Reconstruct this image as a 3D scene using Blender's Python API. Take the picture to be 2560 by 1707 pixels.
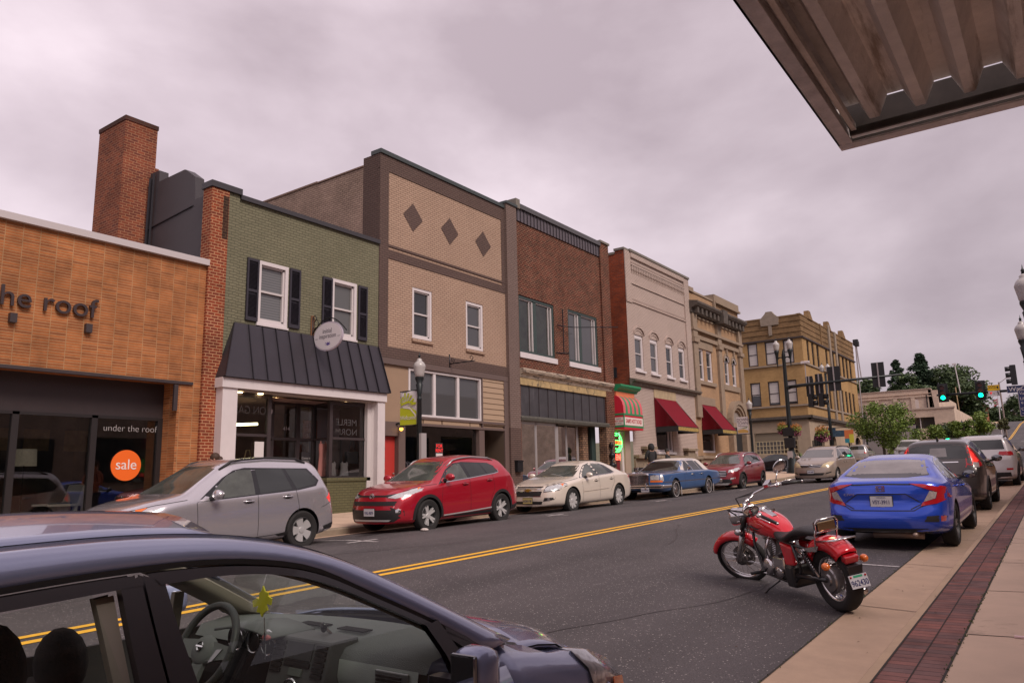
import bpy, bmesh, math, random
from math import sin, cos, pi, radians, sqrt, atan2
from mathutils import Vector, Matrix, geometry
from mathutils.bvhtree import BVHTree
for o in list(bpy.data.objects): bpy.data.objects.remove(o)
scn = bpy.context.scene; COL = scn.collection
rnd = random.Random(7)
# ---------------- camera
CAMH = 1.6783
F_, PIT, YAW, ROL = 1894.97, 0.178132, 0.623893, -0.0217618
cy, sy, cp, sp = cos(YAW), sin(YAW), cos(PIT), sin(PIT)
fw = Vector((-sy*cp, cy*cp, sp)); rt = Vector((cy, sy, 0)); up = rt.cross(fw)
r2 = cos(ROL)*rt + sin(ROL)*up; u2 = -sin(ROL)*rt + cos(ROL)*up
cam = bpy.data.cameras.new('camera'); camo = bpy.data.objects.new('camera', cam); COL.objects.link(camo)
M = Matrix((r2, u2, -fw)).transposed().to_4x4(); M.translation = (0, 0, CAMH); camo.matrix_world = M
cam.sensor_width = 36; cam.lens = F_*36/2560; cam.clip_start = .05; cam.clip_end = 3000
scn.camera = camo
scn.view_settings.view_transform = 'Standard'; scn.view_settings.look = 'None'
scn.view_settings.exposure = 0.98; scn.view_settings.gamma = 1
# ---------------- sky: overcast cloud deck over a physical sky
SUN_EL, SUN_AZ = radians(44), radians(72)      # azimuth measured from +Y towards +X
w = bpy.data.worlds.new('World'); scn.world = w; w.use_nodes = True
N = w.node_tree.nodes; LK = w.node_tree.links; N.clear()
def wn(t, **k):
 n = N.new(t)
 for a, b in k.items(): setattr(n, a, b)
 return n
out = wn('ShaderNodeOutputWorld'); bg = wn('ShaderNodeBackground'); bg.inputs[1].default_value = 0.1
sky = wn('ShaderNodeTexSky', sky_type='NISHITA', sun_disc=False, sun_elevation=SUN_EL, sun_rotation=SUN_AZ)
tc = wn('ShaderNodeTexCoord'); mp = wn('ShaderNodeMapping'); mp.inputs['Scale'].default_value = (1.0, 1.0, 1.9); mp.inputs['Rotation'].default_value = (0, 0, 0.5)
LK.new(tc.outputs['Generated'], mp.inputs['Vector'])
n1 = wn('ShaderNodeTexNoise'); n1.inputs['Scale'].default_value = 2.1; n1.inputs['Detail'].default_value = 8; n1.inputs['Roughness'].default_value = .5; n1.inputs['Distortion'].default_value = .12
LK.new(mp.outputs[0], n1.inputs['Vector'])
rp = wn('ShaderNodeValToRGB'); e = rp.color_ramp.elements
e[0].position = .37; e[0].color = (2.75, 2.22, 2.45, 1); e[1].position = .63; e[1].color = (4.75, 4.0, 4.32, 1)
m_ = e.new(.5); m_.color = (3.65, 3.02, 3.3, 1)
LK.new(n1.outputs['Fac'], rp.inputs[0])
sx = wn('ShaderNodeSeparateXYZ'); LK.new(tc.outputs['Generated'], sx.inputs[0])
mr = wn('ShaderNodeMapRange'); mr.inputs['From Min'].default_value = -.9; mr.inputs['From Max'].default_value = .35; mr.inputs['To Min'].default_value = 1.10; mr.inputs['To Max'].default_value = .78
LK.new(sx.outputs['X'], mr.inputs['Value'])
mz = wn('ShaderNodeMapRange'); mz.inputs['From Min'].default_value = .05; mz.inputs['From Max'].default_value = .6; mz.inputs['To Min'].default_value = .84; mz.inputs['To Max'].default_value = 1.08
LK.new(sx.outputs['Z'], mz.inputs['Value'])
mm = wn('ShaderNodeMath', operation='MULTIPLY'); LK.new(mr.outputs[0], mm.inputs[0]); LK.new(mz.outputs[0], mm.inputs[1])
sc = wn('ShaderNodeVectorMath', operation='SCALE'); LK.new(rp.outputs[0], sc.inputs[0]); LK.new(mm.outputs[0], sc.inputs['Scale'])
mx = wn('ShaderNodeMix', data_type='RGBA'); mx.inputs['Factor'].default_value = .96
LK.new(sky.outputs[0], mx.inputs['A']); LK.new(sc.outputs[0], mx.inputs['B']); LK.new(mx.outputs['Result'], bg.inputs[0]); LK.new(bg.outputs[0], out.inputs[0])
sl = bpy.data.lights.new('sun', 'SUN'); sl.energy = 1.5; sl.angle = radians(26); sl.color = (1, .88, .79)
so = bpy.data.objects.new('sun', sl); COL.objects.link(so)
sd = Vector((sin(SUN_AZ)*cos(SUN_EL), cos(SUN_AZ)*cos(SUN_EL)*-1, sin(SUN_EL)))
so.rotation_euler = sd.to_track_quat('Z', 'Y').to_euler(); so.location = (20, -20, 40)
sky.sun_rotation = atan2(sd.x, sd.y)
# ---------------- materials
MATS = {}
def mat(name, col, rough=.6, metal=0, spec=.5, coat=0, var=0, vscale=3, bump=0, bscale=40, emit=None, estr=0, alpha=1, trans=0, dirt=None):
 if name in MATS: return MATS[name]
 m = bpy.data.materials.new(name); m.use_nodes = True; nt = m.node_tree; b = nt.nodes['Principled BSDF']
 c = (*col, 1) if len(col) == 3 else col
 b.inputs['Base Color'].default_value = c; b.inputs['Roughness'].default_value = rough; b.inputs['Metallic'].default_value = metal
 b.inputs['Specular IOR Level'].default_value = spec; b.inputs['Coat Weight'].default_value = coat; b.inputs['Coat Roughness'].default_value = .04
 b.inputs['Alpha'].default_value = alpha; b.inputs['Transmission Weight'].default_value = trans
 if emit: b.inputs['Emission Color'].default_value = (*emit, 1); b.inputs['Emission Strength'].default_value = estr
 L = nt.links
 if var or bump or dirt:
  g = nt.nodes.new('ShaderNodeNewGeometry')
 if var:
  n = nt.nodes.new('ShaderNodeTexNoise'); n.inputs['Scale'].default_value = vscale; n.inputs['Detail'].default_value = 6; n.inputs['Roughness'].default_value = .65
  L.new(g.outputs['Position'], n.inputs['Vector'])
  r = nt.nodes.new('ShaderNodeMapRange'); r.inputs['From Min'].default_value = .25; r.inputs['From Max'].default_value = .75; r.inputs['To Min'].default_value = 1-var; r.inputs['To Max'].default_value = 1+var
  L.new(n.outputs['Fac'], r.inputs['Value'])
  s = nt.nodes.new('ShaderNodeVectorMath'); s.operation = 'SCALE'; s.inputs[0].default_value = c[:3]; L.new(r.outputs[0], s.inputs['Scale'])
  src = s.outputs[0]
  if dirt:
   n3 = nt.nodes.new('ShaderNodeTexNoise'); n3.inputs['Scale'].default_value = dirt[1]; n3.inputs['Detail'].default_value = 8; n3.inputs['Roughness'].default_value = .7
   mp = nt.nodes.new('ShaderNodeMapping'); mp.inputs['Scale'].default_value = dirt[3] if len(dirt) > 3 else (1, 1, 1); L.new(g.outputs['Position'], mp.inputs[0]); L.new(mp.outputs[0], n3.inputs['Vector'])
   r3 = nt.nodes.new('ShaderNodeMapRange'); r3.inputs['From Min'].default_value = dirt[2]; r3.inputs['From Max'].default_value = dirt[2]+.12; L.new(n3.outputs['Fac'], r3.inputs['Value'])
   x3 = nt.nodes.new('ShaderNodeMix'); x3.data_type = 'RGBA'; L.new(r3.outputs[0], x3.inputs['Factor']); L.new(src, x3.inputs['A']); x3.inputs['B'].default_value = (*dirt[0], 1)
   src = x3.outputs['Result']
  L.new(src, b.inputs['Base Color'])
  r4 = nt.nodes.new('ShaderNodeMapRange'); r4.inputs['To Min'].default_value = max(.02, rough*.8); r4.inputs['To Max'].default_value = min(1, rough*1.2); L.new(n.outputs['Fac'], r4.inputs['Value']); L.new(r4.outputs[0], b.inputs['Roughness'])
 if bump:
  n2 = nt.nodes.new('ShaderNodeTexNoise'); n2.inputs['Scale'].default_value = bscale; n2.inputs['Detail'].default_value = 3; L.new(g.outputs['Position'], n2.inputs['Vector'])
  bp = nt.nodes.new('ShaderNodeBump'); bp.inputs['Strength'].default_value = bump; bp.inputs['Distance'].default_value = .01; L.new(n2.outputs['Fac'], bp.inputs['Height']); L.new(bp.outputs[0], b.inputs['Normal'])
 MATS[name] = m; return m
def brick(name, c1, c2, mortar, bw=.21, bh=.072, ms=.012, bump=.5, var=.25, patch=None, flip=False, offset=.5, vscale=1.2, msmooth=.1, bias=0):
 if name in MATS: return MATS[name]
 m = bpy.data.materials.new(name); m.use_nodes = True; nt = m.node_tree; b = nt.nodes['Principled BSDF']; L = nt.links; A = nt.nodes.new
 g = A('ShaderNodeNewGeometry'); s = A('ShaderNodeSeparateXYZ'); L.new(g.outputs['Position'], s.inputs[0])
 sn = A('ShaderNodeSeparateXYZ'); L.new(g.outputs['True Normal'], sn.inputs[0])
 ab = A('ShaderNodeMath'); ab.operation = 'ABSOLUTE'; L.new(sn.outputs['X'], ab.inputs[0])
 gt = A('ShaderNodeMath'); gt.operation = 'GREATER_THAN'; gt.inputs[1].default_value = .6; L.new(ab.outputs[0], gt.inputs[0])
 mu = A('ShaderNodeMix'); L.new(gt.outputs[0], mu.inputs['Factor']); L.new(s.outputs['X'], mu.inputs['A']); L.new(s.outputs['Y'], mu.inputs['B'])
 v = s.outputs['Z']
 if flip:   # horizontal surface: (x, y)
  cb = A('ShaderNodeCombineXYZ'); L.new(s.outputs['X'], cb.inputs[0]); L.new(s.outputs['Y'], cb.inputs[1])
 else:
  cb = A('ShaderNodeCombineXYZ'); L.new(mu.outputs['Result'], cb.inputs[0]); L.new(v, cb.inputs[1])
 t = A('ShaderNodeTexBrick'); L.new(cb.outputs[0], t.inputs['Vector']); t.offset = offset
 t.inputs['Scale'].default_value = 1; t.inputs['Brick Width'].default_value = bw; t.inputs['Row Height'].default_value = bh; t.inputs['Mortar Size'].default_value = ms; t.inputs['Mortar Smooth'].default_value = msmooth; t.inputs['Bias'].default_value = bias
 t.inputs['Color1'].default_value = (*c1, 1); t.inputs['Color2'].default_value = (*c2, 1); t.inputs['Mortar'].default_value = (*mortar, 1)
 n = A('ShaderNodeTexNoise'); n.inputs['Scale'].default_value = vscale; n.inputs['Detail'].default_value = 9; n.inputs['Roughness'].default_value = .7; L.new(g.outputs['Position'], n.inputs['Vector'])
 r = A('ShaderNodeMapRange'); r.inputs['From Min'].default_value = .3; r.inputs['From Max'].default_value = .7; r.inputs['To Min'].default_value = 1-var; r.inputs['To Max'].default_value = 1+var; L.new(n.outputs['Fac'], r.inputs['Value'])
 sc_ = A('ShaderNodeVectorMath'); sc_.operation = 'SCALE'; L.new(t.outputs['Color'], sc_.inputs[0]); L.new(r.outputs[0], sc_.inputs['Scale'])
 src = sc_.outputs[0]
 if patch:
  n3 = A('ShaderNodeTexNoise'); n3.inputs['Scale'].default_value = patch[1]; n3.inputs['Detail'].default_value = 8; n3.inputs['Roughness'].default_value = .75; L.new(g.outputs['Position'], n3.inputs['Vector'])
  r3 = A('ShaderNodeMapRange'); r3.inputs['From Min'].default_value = patch[2]; r3.inputs['From Max'].default_value = patch[2]+.06; L.new(n3.outputs['Fac'], r3.inputs['Value'])
  x3 = A('ShaderNodeMix'); x3.data_type = 'RGBA'; L.new(r3.outputs[0], x3.inputs['Factor']); L.new(src, x3.inputs['A']); x3.inputs['B'].default_value = (*patch[0], 1); src = x3.outputs['Result']
 L.new(src, b.inputs['Base Color']); b.inputs['Roughness'].default_value = .85; b.inputs['Specular IOR Level'].default_value = .2
 bp = A('ShaderNodeBump'); bp.inputs['Strength'].default_value = bump; bp.inputs['Distance'].default_value = .012; bp.invert = True; L.new(t.outputs['Fac'], bp.inputs['Height']); L.new(bp.outputs[0], b.inputs['Normal'])
 MATS[name] = m; return m
def glass_mat(name, tint=(.5, .55, .52), amt=.75, rough=.0, base=.03):
 if name in MATS: return MATS[name]
 m = bpy.data.materials.new(name); m.use_nodes = True; nt = m.node_tree; nt.nodes.clear(); A = nt.nodes.new; L = nt.links
 o = A('ShaderNodeOutputMaterial'); tr = A('ShaderNodeBsdfTransparent'); tr.inputs[0].default_value = (*tint, 1)
 gl = A('ShaderNodeBsdfGlossy'); gl.inputs['Roughness'].default_value = rough; gl.inputs[0].default_value = (.9, .9, .9, 1)
 fr = A('ShaderNodeFresnel'); fr.inputs[0].default_value = 1.55
 ml = A('ShaderNodeMath'); ml.operation = 'MULTIPLY_ADD'; ml.inputs[1].default_value = amt; ml.inputs[2].default_value = base; L.new(fr.outputs[0], ml.inputs[0])
 mx = A('ShaderNodeMixShader'); L.new(ml.outputs[0], mx.inputs[0]); L.new(tr.outputs[0], mx.inputs[1]); L.new(gl.outputs[0], mx.inputs[2]); L.new(mx.outputs[0], o.inputs[0])
 MATS[name] = m; return m
# ---------------- mesh building
OFF = {}
class MB:
 def __init__(s): s.v = []; s.f = []
 def add(s, vs, fs):
  n = len(s.v); s.v += [tuple(p) for p in vs]; s.f += [tuple(n+i for i in f) for f in fs]; return s
 def box(s, x0, x1, y0, y1, z0, z1):
  return s.add([(x0,y0,z0),(x1,y0,z0),(x1,y1,z0),(x0,y1,z0),(x0,y0,z1),(x1,y0,z1),(x1,y1,z1),(x0,y1,z1)],
     [(0,3,2,1),(4,5,6,7),(0,1,5,4),(1,2,6,5),(2,3,7,6),(3,0,4,7)])
 def hexa(s, p): return s.add(p, [(0,3,2,1),(4,5,6,7),(0,1,5,4),(1,2,6,5),(2,3,7,6),(3,0,4,7)])
 def quad(s, a, b, c, d): return s.add([a, b, c, d], [(0, 1, 2, 3)])
 def prism(s, poly, axis, a, b):
  n = len(poly)
  def P(q, t): return (t, q[0], q[1]) if axis == 'x' else ((q[0], t, q[1]) if axis == 'y' else (q[0], q[1], t))
  return s.add([P(q, a) for q in poly]+[P(q, b) for q in poly], [tuple(range(n))[::-1], tuple(range(n, 2*n))]+[(i, (i+1) % n, n+(i+1) % n, n+i) for i in range(n)])
 def tube(s, pts, r, n=8, cap=True):
  pts = [Vector(p) for p in pts]; rs = r if isinstance(r, (list, tuple)) else [r]*len(pts)
  vs = []; fs = []; up0 = None
  for i, p in enumerate(pts):
   d = (pts[min(i+1, len(pts)-1)]-pts[max(i-1, 0)]).normalized()
   if up0 is None: up0 = Vector((0, 0, 1)) if abs(d.z) < .9 else Vector((1, 0, 0))
   a = d.cross(up0).normalized(); b = a.cross(d).normalized(); up0 = b
   for k in range(n):
    t = 2*pi*k/n; vs.append(p+(a*cos(t)+b*sin(t))*rs[i])
  for i in range(len(pts)-1):
   for k in range(n): fs.append((i*n+k, i*n+(k+1) % n, (i+1)*n+(k+1) % n, (i+1)*n+k))
  if cap: fs += [tuple(range(n))[::-1], tuple(range((len(pts)-1)*n, len(pts)*n))]
  return s.add(vs, fs)
 def lathe(s, prof, c=(0, 0, 0), axis='z', n=20, closed=False, a0=0, a1=2*pi):
  vs = []; fs = []; full = abs(a1-a0-2*pi) < 1e-6; m = n if full else n+1
  for r, h in prof:
   for k in range(m):
    t = a0+(a1-a0)*k/n; x, y = r*cos(t), r*sin(t)
    q = (x, y, h) if axis == 'z' else ((h, x, y) if axis == 'x' else (x, h, y))
    vs.append((c[0]+q[0], c[1]+q[1], c[2]+q[2]))
  L_ = len(prof)
  for i in range(L_ if closed else L_-1):
   j = (i+1) % L_
   for k in range(n if full else n):
    k2 = (k+1) % m if full else k+1
    fs.append((i*m+k, i*m+k2, j*m+k2, j*m+k))
  return s.add(vs, fs)
 def cyl(s, c, r, h, axis='z', n=16): return s.lathe([(0.0001, 0), (r, 0), (r, h), (.0001, h)], c, axis, n)
 def sph(s, c, r, sx=1, sy=1, sz=1, n=12):
  m0 = len(s.v); s.lathe([(r*sin(pi*i/8)+1e-5, -r*cos(pi*i/8)) for i in range(9)], (0, 0, 0), 'z', n)
  for i in range(m0, len(s.v)): p = s.v[i]; s.v[i] = (c[0]+p[0]*sx, c[1]+p[1]*sy, c[2]+p[2]*sz)
  return s
 def grid(s, rows):
  n = len(rows[0]); vs = [p for r in rows for p in r]
  return s.add(vs, [(i*n+j, i*n+j+1, (i+1)*n+j+1, (i+1)*n+j) for i in range(len(rows)-1) for j in range(n-1)])
 def xf(s, M, i0=0):
  for i in range(i0, len(s.v)): s.v[i] = tuple(M @ Vector(s.v[i]))
  return s
 def build(s, name, m, parent=None, smooth=False, bev=0, local=False, solid=0, auto=None):
  me = bpy.data.meshes.new(name); off = Vector((0, 0, 0)) if (parent is None or local) else OFF.get(parent.name, Vector((0, 0, 0)))
  me.from_pydata([tuple(Vector(p)-off) for p in s.v], [], s.f); me.validate()
  bm = bmesh.new(); bm.from_mesh(me); bmesh.ops.remove_doubles(bm, verts=bm.verts, dist=1e-5); bmesh.ops.recalc_face_normals(bm, faces=bm.faces)
  if auto is not None:
   for e in bm.edges:
    if len(e.link_faces) == 2 and e.calc_face_angle(0) > auto: e.smooth = False
   smooth = True
  bm.to_mesh(me); bm.free()
  if smooth: me.polygons.foreach_set('use_smooth', [True]*len(me.polygons))
  me.materials.append(m); o = bpy.data.objects.new(name, me); COL.objects.link(o)
  if parent is not None: o.parent = parent; OFF[o.name] = off
  if bev: b = o.modifiers.new('bevel', 'BEVEL'); b.width = bev; b.segments = 2; b.limit_method = 'ANGLE'
  if solid: b = o.modifiers.new('solid', 'SOLIDIFY'); b.thickness = solid; b.offset = 0
  return o
def tag(o, label=None, cat=None, group=None, kind=None):
 for k, v in (('label', label), ('category', cat), ('group', group), ('kind', kind)):
  if v: o[k] = v
 return o
def thing(name, label, cat, loc=(0, 0, 0), rz=0, group=None):
 o = bpy.data.objects.new(name, None); COL.objects.link(o); o.location = loc; o.rotation_euler = (0, 0, rz); o.empty_display_size = .2
 OFF[o.name] = Vector(loc); return tag(o, label, cat, group)
def copytree(o, parent=None):
 c = o.copy(); COL.objects.link(c); c.parent = parent
 for ch in list(o.children): copytree(ch, c)
 return c
_fonts = {}
def text(s, name, m, parent, size, M, ext=.004, align='CENTER', sx=1, local=False, bold=0, spacing=1):
 c = bpy.data.curves.new(name, 'FONT'); c.body = s; c.size = size; c.extrude = ext; c.align_x = align; c.align_y = 'CENTER'; c.offset = bold; c.space_character = spacing
 o = bpy.data.objects.new(name, c); COL.objects.link(o); dg = bpy.context.evaluated_depsgraph_get(); me = bpy.data.meshes.new_from_object(o.evaluated_get(dg)); bpy.data.objects.remove(o)
 me.transform(Matrix.Diagonal((sx, 1, 1, 1))); me.transform(M)
 if parent is not None and not local: me.transform(Matrix.Translation(-OFF.get(parent.name, Vector())))
 me.materials.clear(); me.materials.append(m); me.name = name
 o = bpy.data.objects.new(name, me); COL.objects.link(o); o.parent = parent
 if parent is not None: OFF[o.name] = OFF.get(parent.name, Vector())
 return o
def frameM(o, x, y):  # text plane: origin, x axis, y axis
 x = Vector(x).normalized(); y = Vector(y).normalized(); z = x.cross(y); M = Matrix((x, y, z)).transposed().to_4x4(); M.translation = o; return M
FX = lambda o: frameM(o, (0, 1, 0), (0, 0, 1))     # text on a +X facing wall
FY = lambda o: frameM(o, (1, 0, 0), (0, 0, 1))     # text on a -Y facing wall
def lerp(a, b, t): return a+(b-a)*t
def interp(xs, x):
 if x <= xs[0][0]: return xs[0][1]
 for (a, b), (c, d) in zip(xs, xs[1:]):
  if x <= c: return lerp(b, d, (x-a)/(c-a)) if c > a else d
 return xs[-1][1]
XK = [(-13.35, (.28, .020)), (-11.4, (.36, .0205)), (-7.6, (.30, .0229)), (-1.3, (0, .0347))]
HILL = [(45, 1.45), (60, 1.9), (80, 2.5), (120, 4.2), (156, 6.5), (175, 8.3), (203, 11.1), (233, 13.2), (248, 13.6), (600, 13.8)]
def zg(x, y):
 x = min(max(x, -13.35), -1.3)
 for (x0, p), (x1, q) in zip(XK, XK[1:]):
  if x <= x1: t = (x-x0)/(x1-x0); a = lerp(p[0], q[0], t); b = lerp(p[1], q[1], t); break
 near = a+b*y; h = interp(HILL, y); t = min(max((y-42)/18, 0), 1); t = t*t*(3-2*t)
 return lerp(near, h, t)
# ---------------- ground, road, kerbs
def asphalt_mat():
 m = bpy.data.materials.new('asphalt'); m.use_nodes = True; nt = m.node_tree; b = nt.nodes['Principled BSDF']; L = nt.links; A = nt.nodes.new
 g = A('ShaderNodeNewGeometry')
 n = A('ShaderNodeTexNoise'); n.inputs['Scale'].default_value = .55; n.inputs['Detail'].default_value = 8; L.new(g.outputs['Position'], n.inputs['Vector'])
 r = A('ShaderNodeValToRGB'); r.color_ramp.elements[0].position = .3; r.color_ramp.elements[0].color = (.046, .039, .041, 1); r.color_ramp.elements[1].position = .7; r.color_ramp.elements[1].color = (.072, .061, .063, 1); L.new(n.outputs['Fac'], r.inputs[0])
 mp = A('ShaderNodeMapping'); mp.inputs['Scale'].default_value = (.9, .03, 1); L.new(g.outputs['Position'], mp.inputs[0])
 n4 = A('ShaderNodeTexNoise'); n4.inputs['Scale'].default_value = 1.2; n4.inputs['Detail'].default_value = 5; L.new(mp.outputs[0], n4.inputs['Vector'])
 r4 = A('ShaderNodeMapRange'); r4.inputs['From Min'].default_value = .35; r4.inputs['From Max'].default_value = .65; r4.inputs['To Min'].default_value = .8; r4.inputs['To Max'].default_value = 1.2; L.new(n4.outputs['Fac'], r4.inputs['Value'])
 s4 = A('ShaderNodeVectorMath'); s4.operation = 'SCALE'; L.new(r.outputs[0], s4.inputs[0]); L.new(r4.outputs[0], s4.inputs['Scale'])
 v = A('ShaderNodeTexVoronoi'); v.inputs['Scale'].default_value = 65; L.new(g.outputs['Position'], v.inputs['Vector'])
 sp = A('ShaderNodeSeparateColor'); L.new(v.outputs['Color'], sp.inputs[0])
 gt = A('ShaderNodeMath'); gt.operation = 'GREATER_THAN'; gt.inputs[1].default_value = .90; L.new(sp.outputs[0], gt.inputs[0])
 lt = A('ShaderNodeMath'); lt.operation = 'LESS_THAN'; lt.inputs[1].default_value = .42; L.new(v.outputs['Distance'], lt.inputs[0])
 ml = A('ShaderNodeMath'); ml.operation = 'MULTIPLY'; L.new(gt.outputs[0], ml.inputs[0]); L.new(lt.outputs[0], ml.inputs[1])
 ml2 = A('ShaderNodeMath'); ml2.operation = 'MULTIPLY'; L.new(ml.outputs[0], ml2.inputs[0]); L.new(sp.outputs[1], ml2.inputs[1])
 n6 = A('ShaderNodeTexNoise'); n6.inputs['Scale'].default_value = 90; n6.inputs['Detail'].default_value = 3; L.new(g.outputs['Position'], n6.inputs['Vector'])
 r6 = A('ShaderNodeMapRange'); r6.inputs['From Min'].default_value = .3; r6.inputs['From Max'].default_value = .7; r6.inputs['To Min'].default_value = .62; r6.inputs['To Max'].default_value = 1.4; L.new(n6.outputs['Fac'], r6.inputs['Value'])
 s6 = A('ShaderNodeVectorMath'); s6.operation = 'SCALE'; L.new(s4.outputs[0], s6.inputs[0]); L.new(r6.outputs[0], s6.inputs['Scale'])
 x = A('ShaderNodeMix'); x.data_type = 'RGBA'; L.new(ml2.outputs[0], x.inputs['Factor']); L.new(s6.outputs[0], x.inputs['A']); x.inputs['B'].default_value = (.42, .38, .36, 1)
 L.new(x.outputs['Result'], b.inputs['Base Color']); b.inputs['Roughness'].default_value = .72
 bp = A('ShaderNodeBump'); bp.inputs['Strength'].default_value = .6; bp.inputs['Distance'].default_value = .008; L.new(n6.outputs['Fac'], bp.inputs['Height']); L.new(bp.outputs[0], b.inputs['Normal'])
 return m
ASPH = asphalt_mat()
CONC = mat('pale_concrete', (.44, .305, .215), .85, var=.16, vscale=2.2, bump=.35, bscale=120, dirt=((.20, .14, .10), 1.3, .60))
KERBC = mat('kerb_concrete', (.43, .30, .20), .85, var=.14, vscale=3, bump=.3, bscale=120, dirt=((.20, .14, .10), 2.3, .62))
KERBD = mat('weathered_kerb', (.22, .17, .125), .9, var=.3, vscale=4, bump=.4, bscale=60)
SLAB = mat('sidewalk_slab', (.52, .375, .28), .85, var=.12, vscale=1.5, bump=.3, bscale=150, dirt=((.27, .19, .14), .9, .62))
JOINT = mat('joint_dirt', (.035, .028, .024), .95)
YEL = mat('yellow_paint', (.85, .45, .03), .6, var=.12, vscale=14, dirt=((.12, .08, .05), 30, .64))
WHT = mat('white_paint', (.50, .46, .46), .6, var=.2, vscale=14, dirt=((.10, .085, .085), 22, .52))
PAVER = brick('red_pavers', (.235, .098, .082), (.135, .085, .083), (.055, .038, .036), bw=.20, bh=.10, ms=.005, bump=.6, var=.4, flip=True, vscale=2.5, offset=0)
def strip(xs, ys, dz, name, m, zf=zg, kind='structure', smooth=True):
 mb = MB(); mb.grid([[(x, y, (zf(x, y))+(dz(x) if callable(dz) else dz)) for x in xs] for y in ys])
 o = mb.build(name, m, None, smooth=smooth); return tag(o, kind=kind)
YS = [-16+2*i for i in range(60)]+[104+4*i for i in range(37)]+[255, 300, 400, 600]
xs = [-900, -500, -250, -120, -60, -30, -17.3]+[-13.35, -7.6, -1.3, 3.3]+[30, 80, 200, 500, 900]
GRND = mat('ground_earth', (.10, .095, .05), .95, var=.3, vscale=.3)
strip(xs, [-900, -400, -120, -50]+YS[::2]+[900], lambda x: -.12, 'ground', GRND, lambda x, y: zg(x, max(y, -20)))
XR = [-13.0, -12.2, -11.4, -9.5, -7.6, -5.5, -3.5, -1.95]
strip(XR, YS, 0, 'road', ASPH)
mb = MB(); xsd = [-80, -60, -40, -25, -13.0]; mb.grid([[(x, y, zg(x, y)+.0) for x in xsd] for y in (52.6, 54, 56, 58, 60.2)])
mb.grid([[(x, y, zg(x, y)) for x in (-1.95, 5, 20, 40, 80)] for y in (52.6, 54, 56, 58, 60.2)])
tag(mb.build('side_street', ASPH, None, smooth=True), kind='structure')
def seg_rows(x0, x1, dz, y0, y1, name, m): return strip([x0, (x0+x1)/2, x1], [y for y in YS if y0 < y < y1]+[y1] if 0 else [y0]+[y for y in YS if y0+.5 < y < y1-.5]+[y1], dz, name, m)
seg_rows(-1.95, -1.30, .004, -16, 52, 'gutter', CONC); seg_rows(-1.95, -1.30, .004, 60.8, 240, 'gutter', CONC)
seg_rows(-13.35, -13.0, .004, -16, 52, 'gutter', CONC); seg_rows(-13.35, -13.0, .004, 60.8, 240, 'gutter', CONC)
def zs(x, y):      # top of pavements
 if x > -7: return zg(-1.3, y)+.15+max(0, (x+1.2))*.015
 return zg(-13.35, y)+.15+max(0, -13.5-x)*.022
def kerb(x0, x1, y0, y1, name, m, mside):
 mb = MB(); ys = [y0]+[y for y in YS if y0+.4 < y < y1-.4]+[y1]
 s = 1 if x0 < x1 else -1      # x0 = road side
 rows = []
 for y in ys:
  z = zg(x0, y); rows.append([(x0, y, z-.1), (x0+.008*s, y, z+.12), (x0+.035*s, y, z+.15), (x1, y, z+.155), (x1, y, z-.1)])
 mb.grid(rows); mb.add([rows[0][i] for i in range(5)], [tuple(range(5))]); mb.add([rows[-1][i] for i in range(5)], [tuple(range(5))])
 return tag(mb.build(name, m, None), kind='structure')
kerb(-1.30, -1.19, -16, 52, 'kerb', KERBC, None); kerb(-13.35, -13.5, -16, 52, 'kerb', KERBD, None)
kerb(-1.30, -1.19, 60.8, 240, 'kerb', KERBC, None); kerb(-13.35, -13.5, 60.8, 245, 'kerb', KERBC, None)
strip([-1.19, -1.0, -.81], [y for y in YS if y <= 50]+[52], .006, 'brick_strip', PAVER, zs)
strip([-.81, 0, 1.5, 3.4], [y for y in YS if y <= 50]+[52], .006, 'sidewalk', SLAB, zs)
strip([-13.5, -15, -17.0], [y for y in YS if y <= 50]+[52], .006, 'sidewalk', SLAB, zs)
strip([-17.0, -13.5][::-1], [60.8]+[y for y in YS if 61 < y < 245], .006, 'sidewalk', SLAB, zs)
strip([-1.19, 3.4], [60.8]+[y for y in YS if 61 < y < 245], .006, 'sidewalk', SLAB, zs)
mb = MB()
for k in range(-8, 22):
 y = 7.08+2.02*k
 mb.grid([[(x, y+dy+.06*(x+.8), zs(x, y)+.0095) for x in (-.80, 3.4)] for dy in (0, .016)])
for k in range(-3, 9):
 y = 8.62+3.05*k
 mb.grid([[(x, y+dy-.12*(x+1.9)*.6, zg(x, y)+.0085) for x in (-1.95, -1.31)] for dy in (0, .015)])
 mb.grid([[(x, y+.85+dy, zg(-1.3, y)+.158) for x in (-1.27, -1.19)] for dy in (0, .014)])
ysj = [y for y in YS if y <= 50]
mb.grid([[(x, y, zs(x, y)+.0095) for x in (-.822, -.806)] for y in ysj]); mb.grid([[(x, y, zs(x, y)+.0105) for x in (-1.196, -1.182)] for y in ysj])
mb.grid([[(x, y, zg(x, y)+.0075) for x in (-1.962, -1.945)] for y in ysj]); mb.grid([[(x, y, zs(x, y)+.0098) for x in (-1.0, -.994)] for y in ysj])
for k in range(-4, 28): y = 1.5*k+.4; mb.grid([[(x, y+dy, zs(x, y)+.0095) for x in (-17, -13.5)] for dy in (0, .015)])
mb.grid([[(x, y, zg(x, y)+.0075) for x in (-13.01, -12.99)] for y in ysj])
tag(mb.build('pavement_joints', JOINT, None), kind='structure')
mb = MB(); ysm = [y for y in YS if -16 <= y <= 48]+[49.5]
for x0, x1 in ((-7.78, -7.67), (-7.54, -7.43)): mb.grid([[(x, y, zg(x, y)+.005) for x in (x0, x1)] for y in ysm]); mb.grid([[(x, y, zg(x, y)+.02) for x in (x0, x1)] for y in YS if 64 <= y <= 247])
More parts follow.
